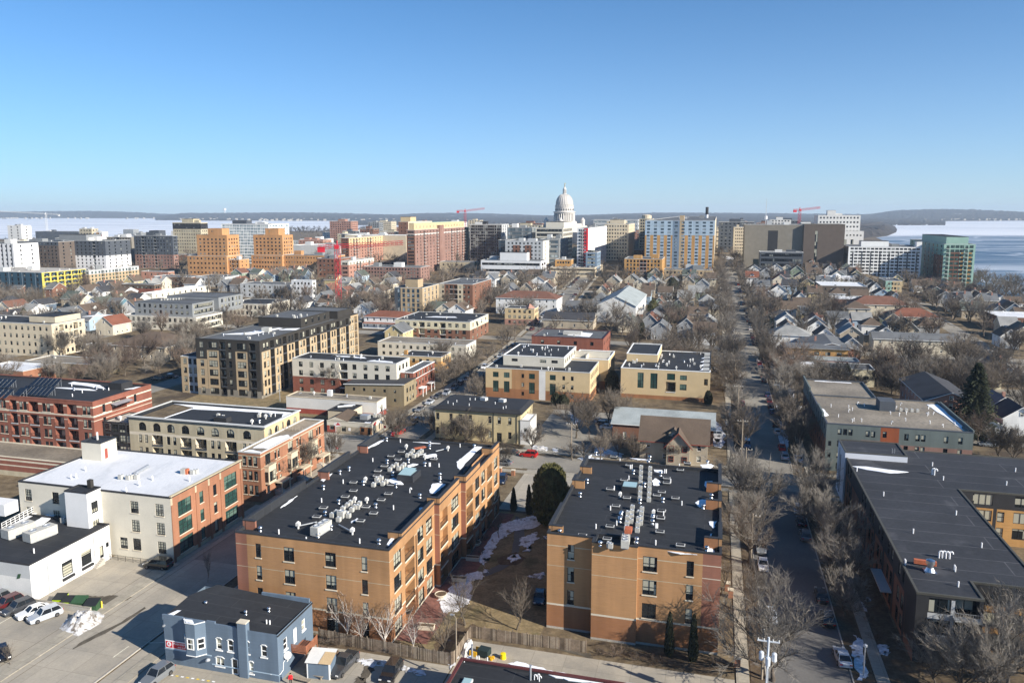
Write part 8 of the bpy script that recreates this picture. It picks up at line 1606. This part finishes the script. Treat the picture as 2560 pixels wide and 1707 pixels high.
cpx('suv','silver',(148,1532),(78,1558),'silver estate car nearest the snow pile in the left lot',group=lot); cpx('sedan','white',(118,1524),(50,1548),'white sedan beside the silver estate in the left lot',group=lot); cpx('suv','dark grey',(80,1513),(14,1540),'dark grey car left of the white sedan in the lot',group=lot); cpx('suv','dark red',(50,1503),(-14,1530),'dark red car at the left edge of the lot',group=lot); cpx('suv','grey',(18,1495),(-46,1521),'grey car half hidden behind the dark red one',group=lot)
cpx('van','black',(432,1422),(360,1414),'black van parked against the white-roofed cream building'); cpx('suv','grey',(428,1673),(358,1722),'blue-grey car in front of the slate-blue house'); cpx('pickup','dark grey',(888,1640),(828,1702),'dark grey pickup truck parked by the wooden fence'); cpx('suv','black',(1000,1655),(955,1722),'black car cut by the bottom edge near the fence')
o = cpx('pickup','red',(1012,1076),(978,1096),'red pickup truck with ladder rack at the street corner'); q = MB(); [q.box(-1.2,2.6,y - .05,y + .05,1.95,2.05) for y in (-.6,.6)]; [q.box(x - .04,x + .04,-.6,.6,1.97,2.03) for x in (-1,-.4,.2,.8,1.4,2.0,2.5)]; q.build('ladder_rack','red_metal',o)
cpx('suv','black',(1046,1050),(1022,1068),'black car driving behind the red pickup on the left street'); cpx('sedan','grey',(1062,1020),(1038,1034),None); cpx('sedan','silver',(1086,1002),(1062,1016),None); cpx('sedan','dark grey',(1102,990),(1084,1000),None); cpx('suv','red',(1341,1143),(1302,1139),'bright red car at the kerb before the yellow stone building'); cpx('sedan','dark grey',(1296,1136),(1250,1131),'dark car at the kerb left of the bright red car'); cpx('sedan','grey',(1280,1164),(1236,1158),'grey car behind the tan block end'); cpx('sedan','white',(1240,1146),(1205,1142),'white car half hidden by the tan block end'); cpx('suv','dark blue',(1264,1188),(1246,1222),'dark blue car in the shaded courtyard drive'); cpx('sedan','dark blue',(1352,1480),(1345,1520),'dark car tucked against the tan block in the courtyard')
rs = 'cars along the right street'
cpx('sedan','silver',(2115,1674),(2096,1628),'silver-white sedan at the right kerb near the bottom',group=rs); cpx('sedan','white',(1904,1398),(1910,1438),'white car at the left kerb beside the columnar evergreens',group=rs); cpx('sedan','silver',(1922,1520),(1930,1572),'silver car under the big spreading tree',group=rs)
for t,col_,kd in ((118.5,'black','suv'),(126,'dark grey','sedan'),(150,'grey','suv'),(157,'dark blue','sedan'),(164,'white','suv')): car(kd,col_,18.4,t,pi / 2,group=rs)
for t,col_,kd in ((142,'grey','suv'),(166,'dark grey','sedan')): car(kd,col_,9.9,t,-pi / 2,group=rs)
car('suv','silver',18.6,200,pi / 2,'silver car at the right kerb beside the grey-green block',group=rs); car('sedan','dark red',26.5,231,0,'dark red car behind the grey-green block',group=rs); car('sedan','white',21.8,199,pi / 2,'white car on the drive beside the grey-green block',group=rs)
rr = random.Random(12); cs = ['black','dark grey','grey','silver','white','white','dark blue','red','dark red','tan','blue']
t = 208
while t < 620:
    for s,hd in ((9.7,-pi / 2),(18.5,pi / 2)):
        if rr.random() < .62 and not 345 < t < 364 and not 514 < t < 534: car(rr.choice(['sedan','suv','sedan','hatch','van']),rr.choice(cs),s + rbend(t),t + rr.uniform(-.6,.6),hd,group=rs)
    t += 7.5
t = 236
while t < 600:
    for s,hd in ((-87.9,-pi / 2),(-79.2,pi / 2)):
        if rr.random() < .6 and not 345 < t < 364 and not 514 < t < 534: car(rr.choice(['sedan','suv','sedan','hatch']),rr.choice(cs),s + lbend(t),t + rr.uniform(-.6,.6),hd - (.1 if t > 330 else 0),group='cars along the left street')
    t += 7.5
for s in range(44,104,3):
    if rr.random() < .5: car(rr.choice(['sedan','suv']),rr.choice(cs),s,231,pi / 2,group='cars in the right lots')
for u,v,c_,k_ in ((1510,1065,'dark blue','suv'),(1495,1055,'silver','sedan'),(1520,1072,'white','sedan'),(1785,1090,'silver','suv'),(2462,1095,'silver','sedan'),(2470,1115,'grey','suv'),(1020,848,'white','suv'),(1000,838,'dark grey','suv'),(985,838,'black','suv'),(965,840,'dark grey','sedan'),(395,950,'black','suv'),(430,945,'black','suv'),(1180,782,'dark grey','sedan'),(1500,745,'black','sedan'),(1490,765,'dark grey','suv'),(1470,762,'white','sedan'),(2540,930,'dark blue','suv'),(2520,955,'dark grey','sedan'),(5,1640,'black','sedan'),(2410,1080,'grey','sedan')):
    s,t = G(u,v); car(k_,c_,s,t,rr.choice([0,pi / 2,pi]) if u != 5 else -.6)
for i in range(6): 
    s,t = G(1400 + i * 14,690); car('sedan',rr.choice(cs),s,t,pi / 2,z=gz(s,t) + 6.65,group='cars on the parking deck')
# ================================================================== small things of the foreground
def thing(name,label,cat,s,t,rz=0.,group=None,z=None):
    return tag(empty(name,W(s,t,gz(s,t) if z is None else z),rz - AZ),label,cat,group)
def pt(r,name,m,fn,loc=(0,0,0),rz=0.,kind=None,sm=False):
    q = MB(); fn(q); o = q.build(name,m,r,loc,rz,sm)
    if kind: o['kind'] = kind
    return o
mat('wood_dark',(.11,.085,.063),.9,.25,.8); mat('wood_pale',(.29,.24,.185),.9,.2,.8)
def fence(label,P,h=1.85):
    r = thing('wooden_fence',label,'fence',*P[0]); ox,oy = P[0]; rr = random.Random(3); bm = MB()
    for (a,c) in zip(P,P[1:]):
        L = hypot(c[0] - a[0],c[1] - a[1]); an = atan2(c[1] - a[1],c[0] - a[0]); n = max(1,round(L / 2.4)); M = Matrix.Translation((a[0] - ox,a[1] - oy,0)) @ Matrix.Rotation(an,4,'Z')
        for i in range(n + 1): pt(r,'post','wood_fence',lambda q: q.box(-.07,.07,-.07,.07,0,h + .12),(a[0] - ox + (c[0] - a[0]) * i / n,a[1] - oy + (c[1] - a[1]) * i / n,0),an)
        k = int(L / .17)
        for i in range(k):
            x = L * (i + .5) / k; hh = h + rr.uniform(-.05,.03); bm.box(x - .072,x + .072,-.11,-.085 + rr.uniform(-.02,.0),.05,hh,rr.choice((0,0,1,2)),True,M)
        for z in (.4,h - .35): bm.box(0,L,-.08,-.03,z,z + .1,0,True,M)
    tag(bm.build('board',['wood_fence','wood_dark','wood_pale'],r),kind='stuff'); return r
fence('weathered wooden fence between the tan block and the rear car park',[(-54.2,94.1),(-41.1,93.4),(-33.4,93.1)]); fence('weathered wooden fence turning the corner to run along the alley',[(-33.3,93.2),(-33.0,100.5),(-24.5,100.6),(-15.9,100.9)])
fence('low dark wooden fence behind the yellow stone building lot',[(-47.5,233.8),(-30,234)],1.6)
# bins, bollard, low wall, snow heap
def bin_(u,v,m,label,sc=1.,lid='bin_lid'):
    r = thing('waste_bin',label,'waste container',*G(u,v),.25,'waste containers by the workshop'); pt(r,'body',m,lambda q: (q.poly([(-.9,-.6,.1),(.9,-.6,.1),(.9,-.75,1.0),(-.9,-.75,1.0)]),q.box(-.9,.9,-.6,.75,.1,1.0))); pt(r,'lid',lid,lambda q: q.poly([(-.95,-.8,1.02),(.95,-.8,1.02),(.95,.8,1.45),(-.95,.8,1.45)])); pt(r,'back',m,lambda q: (q.poly([(-.9,-.74,1.0),(-.9,.76,1.0),(-.9,.76,1.43)]),q.poly([(.9,-.74,1.0),(.9,.76,1.43),(.9,.76,1.0)]),q.box(-.9,.9,.752,.80,.1,1.42)))
    for x in (-.7,.7): pt(r,'wheel','tyre',lambda q: q.tube([(x - .05,-.5,.1),(x + .05,-.5,.1)],.1,8))
    r.scale = (sc,sc,sc)
bin_(152,1508,'lime_plastic','lime green bin with black lid nearest the white workshop'); bin_(174,1514,'lime_plastic','second lime green bin beside the dark green containers'); bin_(200,1517,'bin_green','grey-green container next to the lime green bins',1.1,'bin_green'); bin_(231,1524,'bin_green','dark green container nearest the yellow bollard',1.1)
r = thing('bollard','yellow bollard beside the green containers','bollard',*G(255,1520)); pt(r,'post','yellow_paint',lambda q: q.tube([(0,0,0),(0,0,1.15)],.12,10)); pt(r,'cap','yellow_paint',lambda q: q.lathe([(.12,1.15),(.09,1.22),(.02,1.25)],10))
a,c = G(88,1513),G(228,1534); r = thing('low_wall','low concrete wall in front of the green containers','wall',*a,atan2(c[1] - a[1],c[0] - a[0])); L = hypot(c[0] - a[0],c[1] - a[1]); pt(r,'wall','concrete',lambda q: q.box(0,L,-.12,.12,0,1.0)); pt(r,'coping','sidewalk_concrete',lambda q: q.box(-.03,L + .03,-.16,.16,1.002,1.08))
def mound(label,P,h,seed,name='snow_pile'):
    cx = sum(p[0] for p in P) / len(P); cy = sum(p[1] for p in P) / len(P); r = thing(name,label,'snow',cx,cy); mb = MB(); K,M_ = 9,40; rings = []
    for i in range(K + 1):
        q = i / K
        for j in range(M_):
            f = j / M_ * len(P); k = int(f); p0,p1 = P[k],P[(k + 1) % len(P)]; x,y = p0[0] + (p1[0] - p0[0]) * (f - k) - cx,p0[1] + (p1[1] - p0[1]) * (f - k) - cy
            x,y = x * (1 - q * .97),y * (1 - q * .97); nz = NZ.noise((x * 1.1 + seed,y * 1.1,2.)) + .6 * NZ.noise((x * 2.9,y * 2.9,seed))
            mb.v.append((x + nz * .12,y + nz * .1,max(0.,h * ss(0,.75,q) * (.75 + .55 * nz)) if i else -.02))
    for i in range(K):
        for j in range(M_): mb.f.append((i * M_ + j,i * M_ + (j + 1) % M_,(i + 1) * M_ + (j + 1) % M_,(i + 1) * M_ + j)); mb.m.append(0)
    mb.build('snow','dirty_snow',r,smooth=True); return r
mixmat('dirty_snow',(.66,.66,.67),(.38,.35,.31),1.4,.42,.62,(.13,.105,.08),.8,.85,.54,.62)
mound('big heap of dirty ploughed snow at the edge of the left lot',px((145,1570),(165,1545),(200,1528),(240,1520),(268,1535),(255,1560),(220,1578),(195,1592),(160,1585)),1.5,3); mound('dirty snow heap in the corner of the wooden fence',px((1150,1630),(1160,1605),(1172,1592),(1182,1600),(1178,1625),(1160,1650)),1.0,8); mound('long ploughed snow ridge along the rear fence',px((890,1648),(920,1646),(980,1655),(1060,1676),(1055,1684),(980,1668),(915,1660)),.35,5); mound('ploughed snow ridge beside the bright red car',px((1322,1118),(1345,1113),(1372,1121),(1368,1129),(1340,1125)),.6,11); mound('snow heap under the big bare trees by the lot',px((1428,1045),(1435,1030),(1450,1028),(1460,1042),(1448,1056)),1.2,14)
# planters on the brick patio
for u,v,k,lb in ((1102,1492,0,'round stone planter on the sunlit brick patio'),(1066,1572,1,'long white planter at the patio end near the fence'),(1148,1452,1,'long stone planter in the patio shade'),(1182,1400,1,'long planter on the shaded part of the patio'),(1190,1362,0,'round planter further along the shaded patio'),(1018,1530,2,'dark round planter tub by the block corner')):
    r = thing('planter',lb,'planter',*G(u,v),.1,'planters on the brick patio'); m = 'charcoal' if k == 2 else 'stone_trim'
    if k == 1: pt(r,'tub',m,lambda q: (q.box(-1.2,1.2,-.45,.45,0,.62))); pt(r,'rim',m,lambda q: (q.box(-1.28,1.28,-.53,-.42,.622,.72),q.box(-1.28,1.28,.42,.53,.622,.72))); pt(r,'soil','dirt',lambda q: q.box(-1.15,1.15,-.4,.4,.622,.66))
    else: pt(r,'tub',m,lambda q: q.lathe([(.7,0),(.95,.5),(1.,.62),(.88,.64),(.85,.5)],18)); pt(r,'soil','dirt',lambda q: q.lathe([(.86,.5),(.86,.55)],18))
patch('garden_path',px((1290,1290),(1310,1300),(1312,1340),(1300,1370),(1290,1400),(1255,1425),(1215,1440),(1205,1432),(1250,1410),(1280,1380),(1285,1340)),'asphalt',.045,jag=.1); patch('garden_path',px((1240,1395),(1290,1380),(1315,1395),(1290,1412),(1250,1412)),'dirt',.05,jag=.1)
patch('flower_bed',px((1090,1600),(1150,1545),(1165,1560),(1120,1640),(1075,1650)),'dirt',.048,jag=.3); patch('flower_bed',px((800,1595),(960,1600),(1000,1640),(810,1612)),'dirt',.048,jag=.3); patch('grass_strip',px((1130,1590),(1180,1560),(1330,1600),(1360,1612),(1200,1575)),'dirt',.05,jag=.3); patch('planting_bed',px((1490,1630),(1600,1648),(1790,1690),(1800,1650),(1600,1630)),'dirt',.06,jag=.3)
# poles and lamps
def lamp(label,base,H,arm=(.9,0),m='galv',group='street lamps',head='galv',globe=False):
    r = thing('street_lamp',label,'street lamp',*base,0,group); pt(r,'pole',m,lambda q: q.tube([(0,0,0),(0,0,H * .6),(0,0,H)],[.11,.085,.07],8))
    if globe: pt(r,'globe','off_white',lambda q: q.lathe([(.05,H),(.26,H + .15),(.26,H + .4),(.05,H + .55)],10))
    else: pt(r,'arm',m,lambda q: q.tube([(0,0,H),(arm[0] * .5,arm[1] * .5,H + .25),(*arm,H + .2)],.045,6)); pt(r,'lamp_head',head,lambda q: q.box(arm[0] - .15,arm[0] + .45,arm[1] - .14,arm[1] + .14,H + .12,H + .26))
lamp('tan lamp post rising beside the wooden fence corner',G(1141,1654),6.6,(-.8,.3),'pole_wood'); lamp('globe street lamp on the pavement before the dark modern block',G(2158,1690),4.2,globe=True); lamp('grey street lamp on the right street near the grey-green block',G(1946,1030),8.5,(-1.5,0)); lamp('grey street lamp at the corner lot before the snowy-roofed flats',G(2395,880),8.5,(1.5,0)); lamp('tall lamp post beside the red corner pickup',G(960,1090),7.5,(.9,0)); lamp('thin lamp post by the arched cream building',G(700,1003),9,(.6,0))
def upole(label,s,t,H,trans=0,arm=1.3,m='pole_wood'):
    r = thing('utility_pole',label,'utility pole',s,t,0,'utility poles'); pt(r,'pole',m,lambda q: q.tube([(0,0,0),(0,0,H)],[.19,.12],8))
    pt(r,'crossarm',m,lambda q: q.box(-arm,arm,-.06,.06,H - .6,H - .45))
    for x in (-arm + .1,-arm * .4,arm * .4,arm - .1): pt(r,'insulator','off_white',lambda q: q.lathe([(.07,H - .45),(.07,H - .25),(.03,H - .2)],6,0,(x,0)))
    for i in range(trans): pt(r,'transformer','galv_paint',lambda q: q.lathe([(.27,0),(.29,.05),(.29,.95),(.2,1.05),(.05,1.1)],12),((-.75,0,.75)[i],-.3 if i == 1 else 0,H - 3.0 - (.5 if i == 1 else 0)))
    if trans: pt(r,'bracket','galv',lambda q: (q.box(-.8,.8,-.05,.05,H - 2.6,H - 2.45),q.tube([(.13,-.1,0),(.13,-.1,H - 4)],.05,5),q.tube([(-.1,-.16,0),(-.1,-.16,H - 4)],.05,5)))
    return r
mat('galv_paint',(.58,.62,.66),.5,.05); POLES = []
s0,t0 = at(1922,1592,11.); upole('utility pole carrying three grey transformers at the bottom edge',s0,t0,11,3,m='galv_paint'); POLES.append((s0,t0,10.7))
for i,t in enumerate((137,172,196,236,278,322,372,420)):
    H = 10.5 if i else 9.; s = 7.9 if t < 340 else 7.9 + rbend(t); r = upole(None,s,t,H); LATER.append((r,'wooden utility pole on the right street',s,t)); POLES.append((s,t,gz(s,t) + H - .3))
s,t = G(1904,1698); r = thing('timber_post','plain short timber pole on the verge near the transformer pole','post',s,t); pt(r,'post','pole_wood',lambda q: q.tube([(0,0,0),(0,0,7.2)],[.16,.12],8)); pt(r,'cap','galv',lambda q: q.lathe([(.13,7.2),(.05,7.28)],8))
s,t = G(1428,1147); r = upole('wooden pole at the edge of the stone building lot',s,t,9.5)
wq = MB()
for a,c in zip(POLES,POLES[1:]):
    for dx in (-1.2,-.5,.5,1.2):
        P = []
        for i in range(9): f = i / 8; x,y,_ = W(a[0] + (c[0] - a[0]) * f + dx,a[1] + (c[1] - a[1]) * f); P.append((x,y,a[2] + (c[2] - a[2]) * f - 4 * .6 * f * (1 - f)))
        wq.tube(P,.02,3)
tag(wq.build('power_line','charcoal'),'thin power lines strung along the right street','cable',None,'stuff')
# signs
r = thing('pole_sign','red and white lozenge sign on a pole before the corner shop','sign',*G(841,1116)); pt(r,'pole','off_white',lambda q: q.tube([(0,0,0),(0,0,6.2)],.08,6)); pt(r,'board',['sign_white','sign_red'],lambda q: (q.poly([(-.6,-.03,5.9),(.2,-.03,5.5),(1.6,-.03,5.8),(1.2,-.03,6.5),(.4,-.03,6.7),(-.4,-.03,6.4)],0),q.poly([(-.2,-.05,6.1),(.3,-.05,5.9),(1.5,-.05,6.0),(1.0,-.05,6.4),(.6,-.05,6.7),(.5,-.05,6.3)],1),q.poly([(-.6,.03,5.9),(-.4,.03,6.4),(.4,.03,6.7),(1.2,.03,6.5),(1.6,.03,5.8),(.2,.03,5.5)],0)))
r = thing('stop_sign','red stop sign at the street corner by the townhouses','sign',*G(843,1140)); pt(r,'post','galv',lambda q: q.tube([(0,0,0),(0,0,2.4)],.04,5)); pt(r,'plate','sign_red',lambda q: q.tube([(0,-.06,2.3),(0,-.04,2.3)],.42,8)); text('lettering','STOP',.28,'sign_white',r,(0,-.07,2.3))
r = thing('post_sign','blue and red sign on a pole at the corner shop side','sign',*G(955,1090)); pt(r,'post','galv',lambda q: q.tube([(0,0,0),(0,0,4.6)],.06,5)); pt(r,'blue_plate','light_blue',lambda q: q.box(-.45,.45,-.05,.0,3.6,4.5)); pt(r,'red_plate','sign_red',lambda q: q.box(.6,1.3,-.05,0,2.4,3.1)); pt(r,'bracket','galv',lambda q: q.box(0,.62,-.03,-.01,2.7,2.76))
# behind the slate-blue house: shed, barrels, benches, dish, person, cone
b = BH; gx = lambda x,y: (b.s0 + x,b.t0 + y)
r = thing('shed','small blue clapboard shed with patched roof behind the slate-blue house','shed',*G(768,1694),.12); pt(r,'wall',['blue_siding','white_trim'],lambda q: (q.box(0,3.2,0,2.4,0,2.3,0),[q.box(x,x + .14,-.03,-.002,0,2.3,1) for x in (0,3.06)],q.box(3.202,3.24,0,.14,0,2.3,1))); pt(r,'roof','off_white',lambda q: q.poly([(-.2,-.25,2.35),(3.4,-.25,2.35),(3.4,2.6,2.95),(-.2,2.6,2.95)])); pt(r,'roof_patch','plywood',lambda q: q.poly([(1.7,-.28,2.39),(3.45,-.28,2.39),(3.45,1.9,2.85),(1.9,1.9,2.85)]))
for i in range(6):
    s,t = G(797 + i * 9,1626 + i * 3); r = thing('barrel',None,'barrel',s,t,0,'barrels by the fence'); LATER.append((r,'old brown barrel beside the wooden fence',s,t)); pt(r,'staves','barrel_wood',lambda q: q.lathe([(.26,0),(.32,.45),(.26,.9)],12)); pt(r,'hoop','charcoal',lambda q: (q.lathe([(.305,.2),(.31,.26)],12),q.lathe([(.305,.64),(.30,.7)],12)))
for u,v,lb in ((752,1703,'wooden bench nearest the person in red'),(785,1692,'wooden picnic bench in front of the blue shed')):
    r = thing('bench',lb,'bench',*G(u,v),-.1,'benches by the shed'); pt(r,'seat','pole_wood',lambda q: (q.box(-1.5,1.5,-.3,-.02,.42,.48),q.box(-1.5,1.5,.02,.3,.42,.48)))
    for x in (-1.2,1.2): pt(r,'leg','pole_wood',lambda q: q.box(x - .05,x + .05,-.25,.25,0,.42))
s,t = gx(b.w + .5,1.6); r = thing('satellite_dish','grey satellite dish mounted beside the timber deck','satellite dish',s,t); 
pt(r,'dish','off_white',lambda q: q.lathe([(.02,0),(.3,.05),(.5,.14),(.52,.15)],16)).rotation_euler = (.9,.3,0); bpy.data.objects[r.children[0].name].location = (0,0,3.0); pt(r,'mast','galv',lambda q: q.tube([(0,0.2,2.2),(0,.05,2.98)],.04,6)); pt(r,'bracket','galv',lambda q: q.tube([(-.5,.2,2.3),(0,.2,2.3)],.03,5))
r = thing('traffic_cone','tall orange-red traffic cone by the blue shed','traffic cone',*G(813,1692)); pt(r,'body','sign_red',lambda q: q.lathe([(.18,.04),(.05,1.0)],10)); pt(r,'base','charcoal',lambda q: q.box(-.26,.26,-.26,.26,0,.04))
def person(s,t,H=1.74):
    r = thing('person','person in a bright red jacket and black trousers beside the slate-blue house','person',s,t,.4); me = bpy.data.meshes.new('body')
    V = [(0,0,.95),(0,0,1.15),(0,.02,1.38),(0,.02,1.50),(0,-.01,1.62),(.09,0,.92),(.11,-.05,.50),(.11,.02,.08),(.11,-.12,.04),(-.09,0,.92),(-.11,.06,.50),(-.11,.12,.08),(-.11,-.02,.04),(.19,.02,1.40),(.26,-.02,1.14),(.24,-.14,.92),(.24,-.18,.84),(-.19,.02,1.40),(-.26,.04,1.14),(-.25,-.05,.92),(-.25,-.09,.84)]
    E = [(0,1),(1,2),(2,3),(3,4),(0,5),(5,6),(6,7),(7,8),(0,9),(9,10),(10,11),(11,12),(2,13),(13,14),(14,15),(15,16),(2,17),(17,18),(18,19),(19,20)]
    rad = [.15,.15,.16,.055,.105,.09,.065,.045,.04,.09,.065,.045,.04,.07,.05,.038,.035,.07,.05,.038,.035]
    me.from_pydata(V,E,[]); o = link('body',me,r); sk = o.modifiers.new('skin','SKIN'); o.modifiers.new('sub','SUBSURF').levels = 1; o.modifiers['sub'].render_levels = 1
    for i,sv in enumerate(me.skin_vertices[0].data): sv.radius = (rad[i],rad[i]); sv.use_root = i == 0
    m = bpy.data.materials.new('clothed'); m.use_nodes = True; n = m.node_tree; b_ = n.nodes['Principled BSDF']; tc = n.nodes.new('ShaderNodeTexCoord'); sp = n.nodes.new('ShaderNodeSeparateXYZ'); n.links.new(tc.outputs['Object'],sp.inputs[0]); cr_ = n.nodes.new('ShaderNodeValToRGB'); n.links.new(sp.outputs['Z'],cr_.inputs[0]); cr_.color_ramp.interpolation = 'CONSTANT'
    e = cr_.color_ramp.elements; e[0].position = 0; e[0].color = (.012,.012,.014,1); e[1].position = .87; e[1].color = (.70,.012,.02,1)
    mp = n.nodes.new('ShaderNodeMath'); mp.operation = 'MULTIPLY'; mp.inputs[1].default_value = .62; n.links.new(sp.outputs['Z'],mp.inputs[0]); n.links.new(mp.outputs[0],cr_.inputs[0]); e[1].position = .54; k = e.new(.93); k.color = (.55,.33,.23,1); n.links.new(cr_.outputs[0],b_.inputs['Base Color']); me.materials.append(m)
    pt(r,'hair','hair_dark',lambda q: q.lathe([(.115,1.62),(.118,1.68),(.09,1.74),(.02,1.765)],10),(0,.01,0)); return r
person(*G(727,1712))
# plough, bucket, brick piers, small bushes
r = thing('snow_plough','yellow snow plough under a dark tarpaulin by the alley fence','plough',*G(1208,1640),-.15); pt(r,'tarpaulin','tarp_green',lambda q: q.box(-.7,.9,-.5,.8,.25,1.15)); pt(r,'blade','digger_yellow',lambda q: (q.box(-1.9,-.75,-.6,-.45,.05,.75),q.box(-1.6,-.8,.9,1.05,.05,.6))); pt(r,'arm','digger_yellow',lambda q: (q.box(.95,1.8,-.3,-.1,.15,.4),q.box(1.3,1.6,-.6,.3,.05,.3)))
r = thing('bucket','bright yellow tub standing on the alley','tub',*G(1258,1645)); pt(r,'tub','bucket_yellow',lambda q: q.lathe([(.42,0),(.36,.7)],12)); pt(r,'lid','bucket_yellow',lambda q: q.lathe([(.40,.7),(.40,.76),(.1,.8)],12))
for u,v,lb in ((1818,1475,'brick pier on the pavement near the columnar evergreens'),(1826,1492,'brick pier nearest the white kerbside car'),(1843,1665,'low brick pier at the bottom beside the pavement'),(1250,1182,'brick gate pier left of the courtyard drive'),(1283,1188,'brick gate pier right beside the courtyard drive')):
    r = thing('brick_pier',lb,'pier',*G(u,v),0,'brick piers'); pt(r,'shaft','orange_brick',lambda q: q.box(-.4,.4,-.4,.4,0,1.3)); pt(r,'cap','stone_trim',lambda q: q.box(-.47,.47,-.47,.47,1.302,1.42))
BUSH = tree_mesh(71,12,1.35,9,6,5,5,trunk=.03,rad=1.2); bm_ = (BUSH[0].mesh('stem',['bark']),BUSH[1].mesh('crown',['twig_red'])); rr = random.Random(8)
BS = [(820,1608),(850,1612),(885,1616),(935,1626),(975,1632),(1210,1350),(1225,1320),(1205,1385),(1105,1560),(1085,1600),(1500,1635),(1540,1640),(1590,1650),(1640,1660),(1790,1665),(1815,1330),(1818,1380),(1820,1430),(1812,1540),(1815,1575),(2190,1600),(2175,1550),(2120,1500),(2100,1470),(1440,1130),(1480,1130),(1520,1145),(1570,1150),(1465,1110),(1495,1100),(1600,1160),(1640,1165),(985,1105),(1215,1105),(1105,1105),(2480,1140),(2420,1120),(2250,1180),(2230,1195),(2200,1190),(720,1215),(745,1200)]
for u,v in BS:
    s,t = G(u,v); r = thing('bare_bush',None,'bush',s,t,rr.uniform(0,6),'bare bushes'); k = rr.uniform(.10,.2); r.scale = (k * 1.3,k * 1.3,k); link('stem',bm_[0],r); link('crown',bm_[1],r); LATER.append((r,'low bare bush',s,t))
# ================================================================== the air
def haze():
    mb = MB(); mb.box(-9500,9500,-120,10200,-3,138); m = bpy.data.materials.new('haze_air'); m.use_nodes = True; n = m.node_tree; n.nodes.clear()
    out = n.nodes.new('ShaderNodeOutputMaterial'); v = n.nodes.new('ShaderNodeVolumePrincipled'); v.inputs['Color'].default_value = (.64,.80,1.,1); v.inputs['Density'].default_value = HAZE; v.inputs['Anisotropy'].default_value = .0
    n.links.new(v.outputs[0],out.inputs['Volume']); o = mb.build('haze',[m]); return tag(o,kind='stuff')
HAZE = 7e-5
haze()

# ================================================================== labels by place
def place_labels():
    def words(x): return len(x.split())
    ords = ['leftmost','second from left','third from left','fourth from left','fifth from left','sixth from left','seventh from left','eighth from left','ninth from left','tenth from left']
    groups = {}
    for o,base,s,t in LATER:
        u0,v0 = proj(s,t,gz(s,t)); best = None
        for ph,a,c in MARK:
            u1,v1 = proj(a,c,gz(a,c)); d = hypot(s - a,t - c)
            if 0 < u1 < 2560 and (best is None or d < best[0]): best = (d,ph,s - a,t - c)
        d,ph,ds,dt = best
        rel = ('behind' if dt > 0 else 'in front of') if abs(dt) > abs(ds) * .9 else ('right of' if ds > 0 else 'left of')
        if d > 45: rel = 'far ' + rel if rel in ('behind','right of','left of') else 'well in front of'
        groups.setdefault((base,rel + ' ' + ph),[]).append((u0,v0,o))
    for (base,rel),L in groups.items():
        L.sort(key=lambda q: q[0])
        for i,(u,v,o) in enumerate(L):
            lab = base + ' ' + rel
            if len(L) > 1:
                tail = 'rightmost' if i == len(L) - 1 else ords[i] if i < 10 else None
                if tail is None:
                    k = len(L) - 1 - i; tail = ['rightmost','second from right','third from right','fourth from right','fifth from right','sixth from right','seventh from right','eighth from right','ninth from right','tenth from right'][min(k,9)]
                lab += ', ' + tail + ' of these'
            w = lab.split()
            if len(w) > 16: lab = ' '.join(lab.replace(' of these','').replace(' with ',', ').replace(' from','').split()[:16])
            o['label'] = lab
place_labels()
